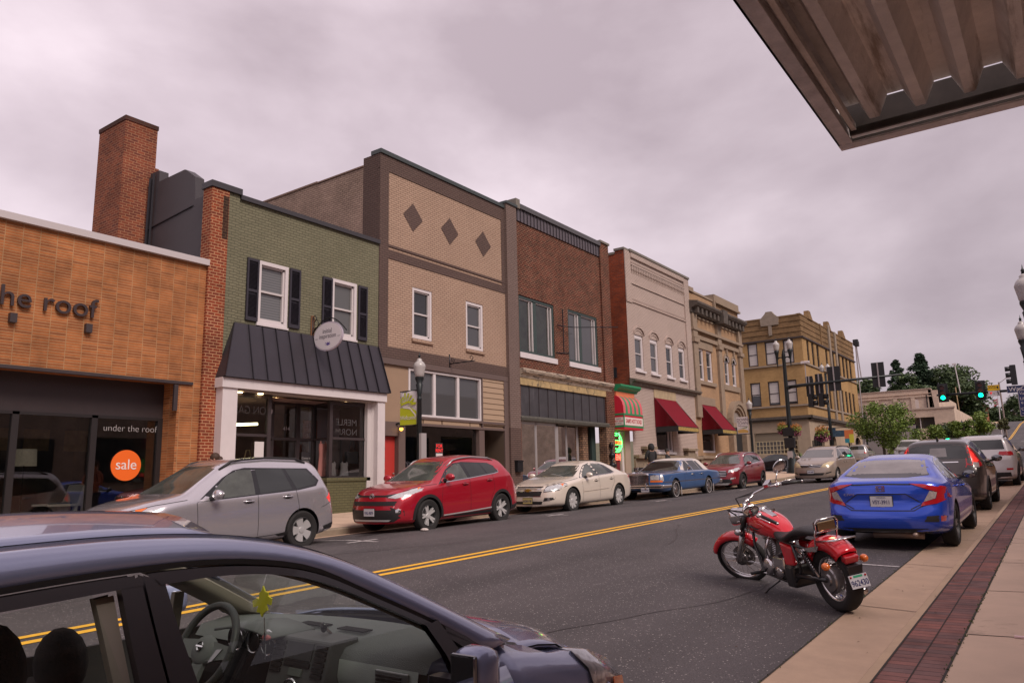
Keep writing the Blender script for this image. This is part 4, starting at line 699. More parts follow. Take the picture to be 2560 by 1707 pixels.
for a, b_ in WS:
 wp_ = window(Wb, P0, a, b_, 6.88, 8.62, gm=GRGL if a < 36 else DKGL, fw=.09, sash=WTR2, rail=.5, fd=.04, sill=(.08, .10, .10))
 c = (a+b_)/2; r = (b_-a)/2+.10
 ah = MB()
 for rr2, zz0, d_ in ((r, 8.72, .08), (r-.12, 8.66, .03)):
  P_ = [(c+rr2*cos(t), zz0+.36*(rr2/r)*sin(t)) for t in [pi*k/14 for k in range(15)]]
  for (u0, z0), (u1, z1) in zip(P_, P_[1:]): ah.hexa([(XF, u0, z0), (XF+d_, u0, z0), (XF+d_, u0, z0+.09), (XF, u0, z0+.09), (XF, u1, z1), (XF+d_, u1, z1), (XF+d_, u1, z1+.09), (XF, u1, z1+.09)])
 ah.build('window_hood', WB, Wb)
 mb = MB(); n = 10; mb.add([(XF-.05, c, 8.60)]+[(XF-.05, c+(r-.10)*cos(pi*k/n), 8.62+.2*sin(pi*k/n)) for k in range(n+1)], [(0, k+1, k+2) for k in range(n)]); mb.build('arch_top', WTRIM, wp_)
RB = brick('red_side_brick', (.28, .055, .022), (.18, .040, .022), (.20, .09, .055), bw=.21, bh=.085, ms=.008, bump=.7, var=.35, vscale=.7)
mb = MB(); mb.prism([(-22, 5.5), (-22, 12.8), (-17.95, 12.84), (-17.95, 12.84), (-17.52, 12.84), (-17.52, 12.98), (XF-.002, 13.0), (XF-.002, 5.5)], 'y', 33.51, 33.9); mb.build('side_wall', RB, Wb)
mb = MB(); mb.box(-22, -17.54, 33.47, 33.95, 12.84, 12.96); mb.box(-17.56, XF+.02, 33.46, 33.95, 13.0, 13.12); mb.box(XF-.3, XF+.13, 33.96, 41.54, 13.0, 13.12); mb.build('coping', GSTONE, Wb)
pbx(P0, 33.5, 41.5, 12.85, 12.86, -4, -.1, 'roof', MATS['roof_membrane2'], Wb)
tag(MB().box(-17.9, -17.7, 33.44, 33.5, 6.5, 7.0).build('wall_vent', IRON), 'dark louvre vent low on the red brick side wall above the hot dog shop', 'vent')
mb = MB(); mb.prism([(XF, 6.08), (XF+.10, 6.10), (XF+.14, 6.2), (XF+.28, 6.27), (XF+.30, 6.36), (XF, 6.42)], 'y', 33.45, 42.0); mb.build('cornice', mat('mossy_stone', (.13, .105, .085), .9, var=.4, vscale=6, dirt=((.30, .24, .19), 5, .58)), Wb)
pbx(P0, 36.1, 38.8, 5.62, 6.08, 0, .04, 'lintel', stone('streaked_limestone', (.42, .32, .20), .2, ((.20, .15, .11), 5, .55, (1, 3, .4))), Wb)
window(Wb, P0, 36.15, 38.2, 2.85, 4.4, gm=DKGL, fw=.12, rail=0, d=-.1, fd=.05, mull=((37.75, 37.83),), sill=(.1, .12, .12))
BASE = stone('grey_ashlar', (.24, .185, .135), .25, ((.12, .09, .07), 2.5, .58), 3)
mb = MB(); pbox(mb, P0, 33.5, 41.5, .8, 2.55, 0, .10); pbox(mb, P0, 33.5, 41.5, 2.50, 2.66, 0, .30)
for a in (34.9, 40.2): pbox(mb, P0, a-.7 if a > 36 else a-.5, a+.5, 2.66, 2.78, 0, .26); pbox(mb, P0, a-.8 if a > 36 else a-.6, a+.6, 2.95, 3.08, 0, .34); pbox(mb, P0, a-.6 if a > 36 else a-.4, a+.4, 2.78, 2.95, 0, .22)
for k in range(9): pbox(mb, P0, 33.7+k*.92, 33.72+k*.92, .9, 2.5, .10, .104)
mb.build('stone_base', BASE, Wb)
MAR = mat('maroon_canvas', (.17, .010, .020), .9, spec=.15, var=.10, vscale=2, bump=.2, bscale=200); VAL = mat('black_valance', (.02, .018, .02), .8)
def awning(par, y0, y1, zt, xo, zb, zv, label=None):
 mb = MB(); n = 5
 mb.grid([[(lerp(XF+.03, xo, t)+.0, lerp(y0, y1, k/8), lerp(zt, zb, t)-.05*sin(pi*t)*(1 if k % 2 else .6)) for k in range(9)] for t in [i/6 for i in range(7)]])
 for y in (y0, y1): mb.add([(XF+.02, y, zt), (xo, y, zb), (XF+.02, y, zb)], [(0, 1, 2)])
 a = mb.build('awning', MAR, par, auto=.6); MB().box(XF+.05, xo, y0-.004, y0+.006, zv, zb).build('side_valance', VAL, a); MB().box(XF+.05, xo, y1-.006, y1+.004, zv, zb).build('side_valance', VAL, a)
 mb = MB(); mb.box(xo-.006, xo+.004, y0, y1, zv, zb); v = mb.build('front_valance', VAL, a)
 MB().box(xo+.004, xo+.007, y0+.05, y1-.05, zv+.05, zb-.04).build('valance_print', mat('gold_print', (.35, .24, .07), .7, var=.9, vscale=12), v)
 mb = MB()
 for y in (y0, y1): mb.tube([(XF+.05, y, zb), (xo, y, zb)], .012, 5); mb.tube([(XF+.05, y, zt), (xo, y, zb+.003)], .010, 5)
 mb.build('awning_frame', IRON, a); return a
awning(Wb, 36.07, 38.75, 5.63, XF+1.25, 4.10, 3.83)
# 7 bank
Bk = building('stone_bank', 'ornate tan stone bank with heavy dark cornice, arched windows and arched doorway', 45.7, 1.3)
BT = brick('tan_bank_brick', (.42, .265, .155), (.36, .225, .135), (.27, .18, .12), bw=.21, bh=.0755, ms=.006, bump=.5, var=.14, vscale=.7)
BS = stone('bank_limestone', (.27, .20, .145), .22, ((.15, .11, .085), 3, .56), 3); BS2 = stone('sooty_limestone', (.085, .068, .058), .4, ((.20, .15, .12), 4, .62), 4)
RW = [(42.42, 43.28), (43.72, 44.62)]; AWn = [(46.72, 47.46), (48.06, 48.74)]
mb = MB(); wallface(mb, P0, 41.5, 49.9, 1, 12.35, [(a, b_, 7.13, 9.03) for a, b_ in RW]+[(a, b_, 7.22, 8.75) for a, b_ in AWn]+[(42.3, 44.3, 2.9, 4.6)], .25); mb.box(-24, XF-.26, 49.5, 49.9, 1, 12.3); mb.build('wall', BT, Bk)
mb = MB()
for a, b_ in ((41.55, 42.2), (45.45, 46.05), (49.25, 49.85)): pbox(mb, P0, a, b_, 4.9, 9.5, 0, .16); pbox(mb, P0, a-.06, b_+.06, 9.3, 9.55, 0, .26); pbox(mb, P0, a, b_, 9.6, 11.0, 0, .18)
pbox(mb, P0, 41.5, 49.9, 9.55, 9.78, 0, .14); pbox(mb, P0, 41.5, 49.9, 10.02, 10.18, 0, .24); pbox(mb, P0, 42.3, 45.3, 10.85, 10.95, 0, .06); pbox(mb, P0, 46.2, 49.2, 10.85, 10.95, 0, .06)
pbox(mb, P0, 42.2, 44.9, 6.88, 7.10, 0, .12); pbox(mb, P0, 46.25, 49.1, 6.86, 7.20, 0, .10); pbox(mb, P0, 42.35, 44.75, 9.05, 9.5, 0, .05); pbox(mb, P0, 42.3, 44.6, 5.68, 6.15, 0, .05)
pbox(mb, P0, 41.5, 42.15, 12.35, 12.62, -.3, .1); pbox(mb, P0, 41.5, 45.4, 12.35, 12.47, -.3, .06); pbox(mb, P0, 45.45, 49.9, 12.35, 12.86, -.6, .1); pbox(mb, P0, 45.45, 49.95, 12.30, 12.42, -.3, .2)
pbox(mb, P0, 45.3, 45.5, 11.7, 12.6, -.1, .16)
for a, b_ in AWn:
 c = (a+b_)/2; r = (b_-a)/2
 for k in range(9):
  t0, t1 = pi*k/9, pi*(k+1)/9; q = []
  for rr2 in (r, r+.16):
   for t in (t0, t1): q.append((c+rr2*cos(t), 8.72+rr2*sin(t)))
  (a0, a1, b0, b1) = q; mb.hexa([(XF-.02, *a0), (XF+.07, *a0), (XF+.07, *a1), (XF-.02, *a1), (XF-.02, *b0), (XF+.07, *b0), (XF+.07, *b1), (XF-.02, *b1)])
 pbox(mb, P0, c-.09, c+.09, 9.1, 9.5, 0, .12)
pbox(mb, P0, 41.5, 49.9, 1, 2.6, 0, .16); pbox(mb, P0, 41.5, 45.4, 2.55, 2.7, 0, .3)
ac, az = 47.95, 4.75
for rr2, rr3, d_ in ((1.05, 1.25, .28), (1.25, 1.5, .36), (.9, 1.05, .16)):
 for k in range(14):
  t0, t1 = pi*k/14, pi*(k+1)/14; q = [(ac+r*cos(t), az+r*sin(t)) for r in (rr2, rr3) for t in (t0, t1)]; (a0, a1, b0, b1) = q
  mb.hexa([(XF-.02, *a0), (XF+d_, *a0), (XF+d_, *a1), (XF-.02, *a1), (XF-.02, *b0), (XF+d_, *b0), (XF+d_, *b1), (XF-.02, *b1)])
for s in (-1, 1): pbox(mb, P0, ac+s*1.2-.3, ac+s*1.2+.3, 4.5, 4.78, 0, .42); pbox(mb, P0, ac+s*1.2-.22, ac+s*1.2+.22, 1.2, 4.5, 0, .34)
mb.build('stone_trim', BS, Bk)
pbx(P0, ac-.95, ac+.95, 1.3, 4.7, 0, .03, 'entrance_door', mat('dark_door', (.02, .022, .025), .4), Bk); pbx(P0, ac-.9, ac+.9, 4.7, 5.5, -.0, .02, 'fanlight', mat('pale_glass', (.28, .24, .22), .3), Bk)
mb = MB(); mb.prism([(XF, 11.0), (XF+.16, 11.05), (XF+.18, 11.3), (XF+.50, 11.42), (XF+.60, 11.56), (XF+.60, 11.68), (XF, 11.78)], 'y', 41.40, 49.95)
for k in range(13): u = 41.75+k*.645; pbox(mb, P0, u, u+.26, 11.02, 11.38, .1, .44)
pbox(mb, P0, 45.35, 46.1, 10.9, 11.75, .0, .68); mb.build('cornice', BS2, Bk)
pbx(P0, 41.5, 49.5, 12.0, 12.01, -6, -.1, 'roof', MATS['roof_membrane2'], Bk)
for a, b_ in RW: window(Bk, P0, a, b_, 7.13, 9.03, fw=.08, sash=WTR2, rail=.5, fd=.05, d=-.1)
for a, b_ in AWn:
 c = (a+b_)/2; r = (b_-a)/2; wp_ = window(Bk, P0, a, b_, 7.22, 8.75, fw=.08, sash=WTR2, rail=.45, fd=.05, d=-.08)
 mb = MB()
 for k in range(9):
  t0, t1 = pi*k/9, pi*(k+1)/9; q = [(c+rr*cos(t), 8.72+rr*sin(t)) for rr in (r-.09, r) for t in (t0, t1)]; (a0, a1, b0, b1) = q
  mb.hexa([(XF-.1, *a0), (XF+.03, *a0), (XF+.03, *a1), (XF-.1, *a1), (XF-.1, *b0), (XF+.03, *b0), (XF+.03, *b1), (XF-.1, *b1)])
 mb.build('arch_frame', WTRIM, wp_); mb = MB(); mb.add([(XF+.0, c, 8.7)]+[(XF+.0, c+(r-.08)*cos(pi*k/10), 8.70+(r-.08)*sin(pi*k/10)) for k in range(11)], [(0, k+1, k+2) for k in range(10)]); mb.build('arch_glass', DKGL, wp_)
window(Bk, P0, 42.3, 44.3, 2.9, 4.6, fw=.12, rail=0, d=-.1, fd=.05, gm=mat('warm_window', (.05, .03, .022), .05, spec=.8)); awning(Bk, 42.33, 44.62, 5.67, XF+1.22, 4.18, 3.92)
mb = MB(); mb.tube([(XF-.3, 41.55, 12.6), (XF-.3, 41.55, 13.2)], .03, 6); mb.build('antenna', IRON, Bk)
# 8 yellow brick corner building
Yb = thing('yellow_brick_building', 'three-storey yellow brick corner building with stepped parapet, piers and stone ground floor', 'building', (XF, 65.5, 1.9))
YB = brick('yellow_brick', (.42, .26, .115), (.36, .22, .095), (.27, .18, .095), bw=.21, bh=.0755, ms=.006, bump=.5, var=.2, vscale=.5)
YBD = brick('weathered_yellow_brick', (.255, .155, .078), (.20, .125, .065), (.14, .09, .05), bw=.21, bh=.0755, ms=.006, bump=.5, var=.3, vscale=.9)
PF = PY(65.5); yr = 85.3
fw1 = [(-21.68, -20.8), (-20.15, -19.2), (-18.6, -17.74), (-23.2, -22.4), (-24.8, -24.0)]; hf = [(a, b_, 10.78, 12.82) for a, b_ in fw1]+[(a, b_, 7.28, 9.35) for a, b_ in fw1]
sd_ = [(66.9, 67.6), (68.45, 69.2), (70.1, 70.9), (73.2, 74.0), (75.5, 76.5), (78.1, 78.85), (79.6, 80.5), (81.1, 82.0), (82.7, 83.6)]; hs = [(a, b_, 10.75, 12.85) for a, b_ in sd_]+[(a, b_, 7.28, 9.4) for a, b_ in sd_]
mb = MB(); wallface(mb, PF, -28, XF, 6.3, 12.95, hf, .25); wallface(mb, P0, 65.5, yr, 6.3, 12.95, hs, .25); mb.box(-28, XF-.3, yr-.3, yr, 1.5, 14.8); mb.build('wall', YB, Yb)
mb = MB(); wallface(mb, PF, -28, XF, 12.95, 14.85); wallface(mb, P0, 65.5, yr, 12.95, 14.9)
for z in (13.42, 13.90, 14.38): pbox(mb, PF, -28, XF+.04, z, z+.06, 0, .05); pbox(mb, P0, 65.46, yr, z, z+.06, 0, .045)
for a, b_, h in ((67.9, 69.4, 15.6), (74.5, 76.0, 15.65), (80.2, 81.9, 15.6)): mb.prism([(a, 14.85), (a+.2, h), (a+.75, h), (b_, 14.85)], 'x', XF-.3, XF+.10)
pbox(mb, P0, 71.9, 72.2, 12.9, 15.0, 0, .08); pbox(mb, PF, -28, XF, 14.8, 14.92, -.3, .04); pbox(mb, P0, 65.5, yr, 14.86, 14.96, -.3, .04); mb.build('parapet', YBD, Yb)
YS_ = stone('cast_stone', (.27, .215, .17), .2, ((.15, .12, .10), 3, .6), 3)
mb = MB(); mb.prism([(-20.3, 14.2), (-20.35, 14.8), (-19.9, 15.25), (-19.8, 15.42), (-19.3, 15.42), (-19.2, 15.25), (-18.75, 14.8), (-18.8, 14.2)], 'y', 65.38, 65.8); pbox(mb, PF, -19.68, -19.40, 13.3, 14.2, 0, .1)
for a in (74.6, 76.9): pbox(mb, P0, a, a+.55, 6.3, 15.3 if a < 75 else 14.95, 0, .14)
for (P_, a, b_) in ((PF, -28, XF+.12), (P0, 65.4, yr)):
 pbox(mb, P_, a, b_, 10.60, 10.74, 0, .12); pbox(mb, P_, a, b_, 7.10, 7.24, 0, .12);
mb.build('stone_band', YS_, Yb)
mb = MB(); pbox(mb, PF, -28, XF+.12, 12.84, 12.97, 0, .12); pbox(mb, P0, 65.4, yr, 12.86, 12.98, 0, .12); mb.build('steel_lintel', mat('dark_lintel', (.04, .028, .028), .6), Yb)
mb = MB(); pbox(mb, PF, -28, XF+.32, 6.08, 6.3, 0, .32); pbox(mb, P0, 65.2, yr+.3, 6.08, 6.3, 0, .32); pbox(mb, PF, -28, XF+.2, 5.95, 6.08, 0, .2); pbox(mb, P0, 65.3, yr, 5.95, 6.08, 0, .2); mb.build('cornice', BS2, Yb)
GS_ = stone('buff_ashlar', (.36, .275, .20), .14, ((.22, .165, .12), 2.5, .6, (1, 1, .35)), 2)
arch_holes = [(-21.65, -18.0, 3.2, 5.0)]
mb = MB(); wallface(mb, PF, -28, XF, 1.2, 5.95, arch_holes, .2); wallface(mb, P0, 65.5, yr, 1.2, 5.95, [(66.4, 69.9, 1.9, 5.0), (71.6, 74.2, 1.9, 5.0), (78.9, 80.5, 1.9, 5.0), (82, 84.4, 1.9, 5.0)], .3)
mb.build('ground_floor', GS_, Yb)
am = MB(); n = 16
am.add([(-19.82, 65.62, 4.3)]+[(-19.82+1.82*cos(pi*k/n)*1.0, 65.62, 4.75+.58*sin(pi*k/n)) for k in range(n+1)]+[(-21.64, 65.62, 4.3), (-18.0, 65.62, 4.3)], [(0, k+1, k+2) for k in range(n)]+[(0, n+1, n+2), (0, n+3, 1)]); am.build('arch_panel', mat('taupe_panel', (.22, .175, .125), .8), Yb)
mb = MB(); mb.prism([(-18.0, 5.0), (-18.0, 4.9)]+[(-19.82+1.82*cos(pi*k/n), 4.76+.58*sin(pi*k/n)) for k in range(n+1)]+[(-21.65, 5.0), (-21.65, 5.5), (-18.0, 5.5)], 'y', 65.48, 65.52) if 0 else None
gp = pbx(PF, -21.6, -18.05, 3.2, 4.3, -.16, -.15, 'grid_window', mat('brown_glass', (.05, .035, .02), .05, spec=.8), Yb); mb = MB(); CRF = mat('cream_frame', (.52, .42, .26), .6)
for k in range(13): u = -21.6+k*(3.5/12); pbox(mb, PF, u, u+.045, 3.2, 4.3, -.15, -.1)
for z in (3.2, 3.52, 3.88, 4.24): pbox(mb, PF, -21.6, -18.05, z, z+.05, -.15, -.098)
pbox(mb, PF, -18.12, -18.0, 3.15, 4.33, -.15, -.06); mb.build('glazing_bars', CRF, gp)
for a, b_ in fw1:
 for z0, z1 in ((10.78, 12.82), (7.28, 9.35)): window(Yb, PF, a, b_, z0, z1, fm=DARKBR, gm=DKGL, fw=.10, rail=.5, d=-.1, fd=.03, blind=(.05 if z0 > 10 else (.45 if a < -21 else .12), BLINDW))
for a, b_ in sd_:
 for z0, z1 in ((10.75, 12.85), (7.28, 9.4)): window(Yb, P0, a, b_, z0, z1, fm=DARKBR, gm=DKGL, fw=.09, rail=.5, d=-.1, fd=.03)
for a, b_ in ((66.4, 69.9), (71.6, 74.2), (78.9, 80.5), (82, 84.4)):
 c, r = (a+b_)/2, (b_-a)/2; mb = MB(); mb.box(XF-.3, XF-.28, a, b_, 1.9, 5.0); sw = mb.build('shop_window', DKGL, Yb)
 mb = MB();
 for k in range(7): u = lerp(a, b_, k/6); mb.box(XF-.28, XF-.22, u-.03, u+.03, 1.9, 5.0)
 mb.build('window_bars', IRON, sw); mb = MB(); z0 = 5.0-r*.55
 pts_ = [(a, 5.02), (a, z0)]+[(c-r*cos(pi*k/12), z0+r*.55*sin(pi*k/12)) for k in range(1, 12)]+[(b_, z0), (b_, 5.02)]
 mb.add([(XF-.01, *q) for q in pts_[1:-1]]+[(XF-.01, q[0], 5.02) for q in pts_[1:-1]], [(i, i+1, len(pts_)-2+i+1, len(pts_)-2+i) for i in range(len(pts_)-3)]); mb.build('arch_spandrel', GS_, sw)
pbx(P0, 65.9, 66.15, 3.6, 4.2, 0, .05, 'plaque', IRON, Yb)
mb = MB(); mb.box(-27, XF-.4, 66, yr-.4, 14.3, 14.35); mb.build('roof', MATS['roof_membrane2'], Yb)
def blade(y, z, w_, h, m, label, tx=None, tm=None, xo=.25):
 s = thing('projecting_sign', label, 'sign', (XF, y, z)); MB().box(XF+xo, XF+xo+w_, y-.03, y+.03, z-h/2, z+h/2).build('board', m, s); MB().tube([(XF, y, z+h/2+.25), (XF+xo+w_+.1, y, z+h/2+.25)], .03, 5).tube([(XF+xo+.1, y, z+h/2), (XF+xo+.1, y, z+h/2+.25)], .015, 5).build('bracket', IRON, s)
 if tx: text(tx, 'lettering', tm, s, h*.5, FY((XF+xo+w_/2, y-.035, z)), .001)
blade(68.4, 5.05, 1.1, .5, mat('slate_blue_sign', (.03, .07, .12), .6, var=.9, vscale=6), 'dark blue shop sign hanging nearer of two beside the yellow brick arcade')
blade(72.0, 4.95, 1.2, .55, MATS['slate_blue_sign'], 'teal and navy shop sign hanging farther of two beside the yellow brick arcade')
# distant buildings
FB = thing('whitewashed_warehouse', 'whitewashed brick warehouse with peeling parapet and blocked arched windows beyond the junction', 'warehouse', (-16, 100, 3))
WW = brick('peeling_whitewash', (.60, .47, .38), (.56, .43, .35), (.45, .34, .27), bw=.4, bh=.15, ms=.01, bump=.3, var=.12, vscale=.8, patch=((.24, .075, .05), .55, .60))
PW = PY(100)
mb = MB(); wallface(mb, PW, -30, -12.0, 3, 10.93); mb.box(-12.3, -12.0, 100, 125, 3, 10.8); mb.prism([(-12.0, 10.93), (-12.5, 10.93), (-12.5, 10.7), (-11.35, 10.7), (-11.35, 3), (-12.0, 3)], 'y', 100.02, 101)
for a in (-19.9, -17.9, -15.9, -14.0): pbox(mb, PW, a+.1-.25, a+.1+.15, 8.6, 10.0, 0, .12)
pbox(mb, PW, -30, -12.0, 10.0, 10.12, 0, .14); pbox(mb, PW, -30, -12.0, 10.35, 10.42, 0, .1); mb.build('wall', WW, FB)
for c, zt in ((-18.95, 9.55), (-17.0, 9.55), (-15.45, 9.6), (-13.65, 9.75)):
 mb = MB(); mb.prism([(c-.28, 8.7), (c+.28, 8.7)]+[(c+.28*cos(pi*k/8), zt-.28+.28*sin(pi*k/8)) for k in range(9)], 'y', 99.9, 99.98); mb.build('blocked_window', mat('whitewashed_panel', (.60, .50, .46), .8), FB)
pbx(PW, -12.55, -12.45, 8.6, 10.2, 0, .15, 'downpipe', IRON, FB); pbx(PW, -30, -12, 10.9, 10.98, -.2, .1, 'coping', stone('pale_coping', (.42, .33, .28)), FB)
FC = thing('low_whitewashed_building', 'low pale whitewashed building with flat parapet and dark loading window in front of the warehouse', 'building', (-14, 98, 3))
PW2 = PY(97); mb = MB(); wallface(mb, PW2, -30, -9.6, 2.5, 8.35, [(-14.2, -11.6, 6.2, 7.45)], .3); mb.quad((-9.6, 97, 2.5), (-9.2, 112, 2.5), (-9.2, 112, 8.0), (-9.6, 97, 8.35)); mb.build('wall', brick('pale_wash', (.60, .47, .38), (.56, .44, .36), (.50, .38, .31), bw=.4, bh=.15, ms=.006, bump=.2, var=.2, vscale=.6, patch=((.30, .22, .17), .7, .62)), FC)
pbx(PW2, -30, -9.5, 8.33, 8.50, -.4, .1, 'coping', stone('pale_coping', (.42, .33, .28)), FC); pbx(PW2, -14.2, -11.6, 6.2, 7.45, -.3, -.28, 'window', DKGL, FC); pbx(PW2, -13.1, -13.02, 6.2, 7.45, -.28, -.2, 'mullion', WTRIM, FC)
mb = MB(); mb.box(-30, -9.6, 97.1, 100, 8.2, 8.3); mb.build('roof', MATS['roof_membrane'], FC)
ac_ = thing('roof_air_conditioner', 'beige roof air conditioner box with a bent pipe on the low pale building', 'air conditioner', (-18.5, 98.5, 8.5)); MB().box(-19.5, -17.9, 98.2, 99.4, 8.5, 9.3).build('body', mat('beige_box', (.36, .28, .20), .7), ac_); MB().tube([(-19.6, 98.3, 8.5), (-19.6, 98.3, 9.6), (-20.1, 98.3, 9.8), (-20.3, 98.3, 9.5)], .06, 6).build('pipe', IRON, ac_)
tag(MB().box(-30, -13.5, 96.2, 96.5, 2.2, 6.6).build('grey_wall', mat('grey_stucco', (.26, .23, .24), .8), None), 'plain grey wall below the low pale building beyond the junction', 'wall')
hs_ = thing('brick_house', 'brown-roofed brick house on the hill behind the trees', 'house', (-15, 180, 8)); mb = MB(); mb.box(-19, -12.5, 178, 190, 7, 14.0); mb.build('wall', CBR, hs_)
mb = MB(); mb.prism([(-19.5, 14.0), (-12.0, 14.0), (-15.8, 16.2)], 'y', 177.5, 191); mb.build('roof', mat('brown_shingle', (.11, .06, .045), .9, var=.2), hs_); MB().box(-15.1, -14.3, 177.4, 178, 15.3, 16.1).build('white_gable', WTRIM, hs_)
OP = thing('unseen_reflected_block', 'unseen brown brick block added on the near side for reflections in the shop glass', 'building', (3.4, 20, .5)); mb = MB()  # Unseen block added so the far shop glass has something to mirror
NBR = brick('near_block_brick', (.26, .19, .15), (.22, .16, .13), (.28, .22, .18), var=.3)
mb.box(3.4, 9, -14, 18, -.5, 5.8); mb.box(3.42, 9, 18, 50, .5, 8); mb.box(3.42, 9, 61, 120, 1, 11); mb.build('wall', NBR, OP); mb = MB()
for k in range(12): mb.box(3.3, 3.4, -12+k*5, -8.5+k*5, 1.0+k*.15, 3.2+k*.15)
mb.build('shop_window', DKGL, OP)
# canopy over the pavement (attached to the block on this side)
CNP = thing('steel_canopy', 'rusty corrugated steel canopy over the near pavement at upper right', 'canopy', (1.3, 0, 3.1))
cz = 3.10; RUS = mat('aged_galvanised', (.74, .68, .63), .6, metal=.15, var=.22, vscale=5, bump=.6, bscale=60, dirt=((.34, .27, .22), 2.2, .56, (5, .5, 1)))
RUS2 = mat('aged_flange', (.66, .61, .60), .55, metal=.15, var=.3, vscale=9, bump=.5, bscale=60)
DKS = mat('dark_steel', (.05, .04, .035), .6, metal=.4, var=.4, vscale=8)
mb = MB(); xs0 = -.585; pitch = .176; y1c = 3.37; rows = [[], []]
x = xs0; zt_, zb_ = cz+.150, cz+.060
while x < 3.3:
 for dx, z in ((0, zt_), (.036, zt_), (.075, zb_), (.112, zb_), (.150, zt_)):
  for r, y in zip(rows, (-4.5, y1c)): r.append((x+dx, y, z))
 x += pitch
mb.grid(rows); mb.build('corrugated_deck', RUS, CNP, solid=.003)
mb = MB()
mb.box(-.66, -.60, -4.5, 3.50, cz, cz+.008); mb.box(-.66, -.652, -4.5, 3.50, cz, cz+.20); mb.box(-.652, -.48, -4.5, 3.42, cz+.165, cz+.173)   # side channel
mb.box(-.615, -.607, -4.5, 3.44, cz+.008, cz+.06)
mb.build('side_channel', RUS2, CNP)
mb = MB(); mb.box(-.66, 3.4, 3.44, 3.50, cz-.001, cz+.007); mb.box(-.60, 3.4, 3.40, 3.41, cz+.02, cz+.05); mb.box(-.60, 3.4, 3.41, 3.44, cz+.02, cz+.025); mb.build('end_channel', RUS2, CNP)
mb = MB(); mb.box(-.60, 3.4, 3.385, 3.40, cz+.015, cz+.045); mb.box(-.652, 3.4, 3.492, 3.50, cz+.008, cz+.20); mb.build('inner_angle', DKS, CNP)  # End plate coloured dark, painting shade into the deck's open end
mb = MB(); mb.box(-.59, -.57, -4.5, 3.38, cz+.03, cz+.06); mb.build('edge_batten', RUS, CNP)
# street lamps
GLOBE = mat('lamp_globe', (.42, .39, .38), .25, var=.05); POLE = mat('lamp_post_green_black', (.018, .022, .024), .4, metal=.3)
def globe(par, x, y, z, s=1):
 g = MB(); g.lathe([(r*s, z+h*s) for r, h in ((.10, 0), (.125, .03), (.135, .10), (.165, .26), (.17, .30), (.15, .36), (.12, .40), (.07, .44), (.075, .47), (.05, .50), (.001, .53))], (x, y, 0), n=16); g_ = g.build('globe', GLOBE, par, smooth=True)
 f = MB(); f.lathe([(r*s, z+h*s) for r, h in ((.001, .51), (.03, .52), (.025, .56), (.035, .58), (.012, .62), (.004, .68), (.0005, .70))], (x, y, 0), n=8); f.build('finial', POLE, par, smooth=True)
def lamp(x, y, zb, H_, label, group='single-globe street lamps'):
 t = thing('street_lamp', label, 'street lamp', (x, y, zb), 0, group); zt = zb+H_-.70
 mb = MB(); mb.lathe([(.22, zb), (.22, zb+.12), (.19, zb+.16), (.17, zb+.5), (.12, zb+.65), (.10, zb+.8), (.075, zb+1.0), (.06, zt-.62), (.075, zt-.60), (.055, zt-.56), (.055, zt-.50), (.10, zt-.20), (.075, zt-.17), (.12, zt-.05), (.12, zt)], (x, y, 0), n=14); mb.build('post', POLE, t, smooth=True)
 globe(t, x, y, zt); return t
l1 = lamp(-13.9, 15.0, zs(-13.9, 15)-.01, 5.1-zs(-13.9, 15)+.02, 'street lamp with frosted acorn globe and yellow-green banner in front of the tan building')
MB().box(-13.82, -13.74, 14.9, 15.1, 2.0, 2.9).build('control_box', mat('pale_box', (.35, .32, .32), .6), l1)
l2 = lamp(-13.9, 41.6, zs(-13.9, 41.6), 5.82-zs(-13.9, 41.6), 'street lamp with frosted acorn globe and white downtown banner in front of the stone bank')
l3 = lamp(-.26, 16.5, zs(-.26, 16.5), 4.62, 'nearest street lamp on the near pavement cut by the right edge'); l4 = lamp(-.60, 24.6, zs(-.6, 24.6), 4.76, 'street lamp seen behind the nearest one at the right edge'); l5 = lamp(-1.0, 44, zs(-1, 44), 4.45, 'low white-globed street lamp behind the blue direction sign at the right edge')
YG = mat('lime_banner', (.46, .50, .015), .7, var=.05); WBn = mat('banner_white', (.66, .60, .60), .7, var=.05)
bn = thing('banner', 'white and lime Welcome banner with rising sun on the street lamp', 'banner', (-14.3, 15, 3.6)); x0, x1, z0, z1, yb = -14.60, -13.98, 3.14, 4.06, 15.0
MB().grid([[(lerp(x0, x1, i/6), yb+.012*sin(i*1.3+j), lerp(z0, z1, j/6)) for i in range(7)] for j in range(7)]).build('cloth', WBn, bn, smooth=True, solid=.004)
mb = MB(); pts = [(x0+.01, z0+.01), (x1-.01, z0+.01), (x1-.01, z0+.36), (x0+.34, z0+.50), (x0+.14, z0+.50), (x0+.01, z0+.46)]; mb.prism(pts, 'y', yb-.028, yb-.022); cl = mb.build('lime_field', YG, bn)
mb = MB()
for k in range(9):
 a = radians(8+21*k);
 if k > 7: continue
 cxx, czz = x0+.20, z0+.52; c, s = cos(a), sin(a); r0, r1 = .12, min(.36, .28 if c < -.2 else .40); wd = .032
 P_ = [(cxx+c*r0, czz+s*r0), (cxx+c*r1+s*wd, czz+s*r1-c*wd), (cxx+c*r1-s*wd, czz+s*r1+c*wd)]; P_ = [(max(x0+.01, min(x1-.01, p[0])), min(z1-.02, p[1])) for p in P_]; mb.prism(P_, 'y', yb-.028, yb-.022)
mb.prism([(x0+.02, z0+.53), (x0+.3, z0+.60), (x1-.02, z0+.55), (x1-.02, z0+.60), (x0+.3, z0+.66), (x0+.05, z0+.60)], 'y', yb-.027, yb-.021)
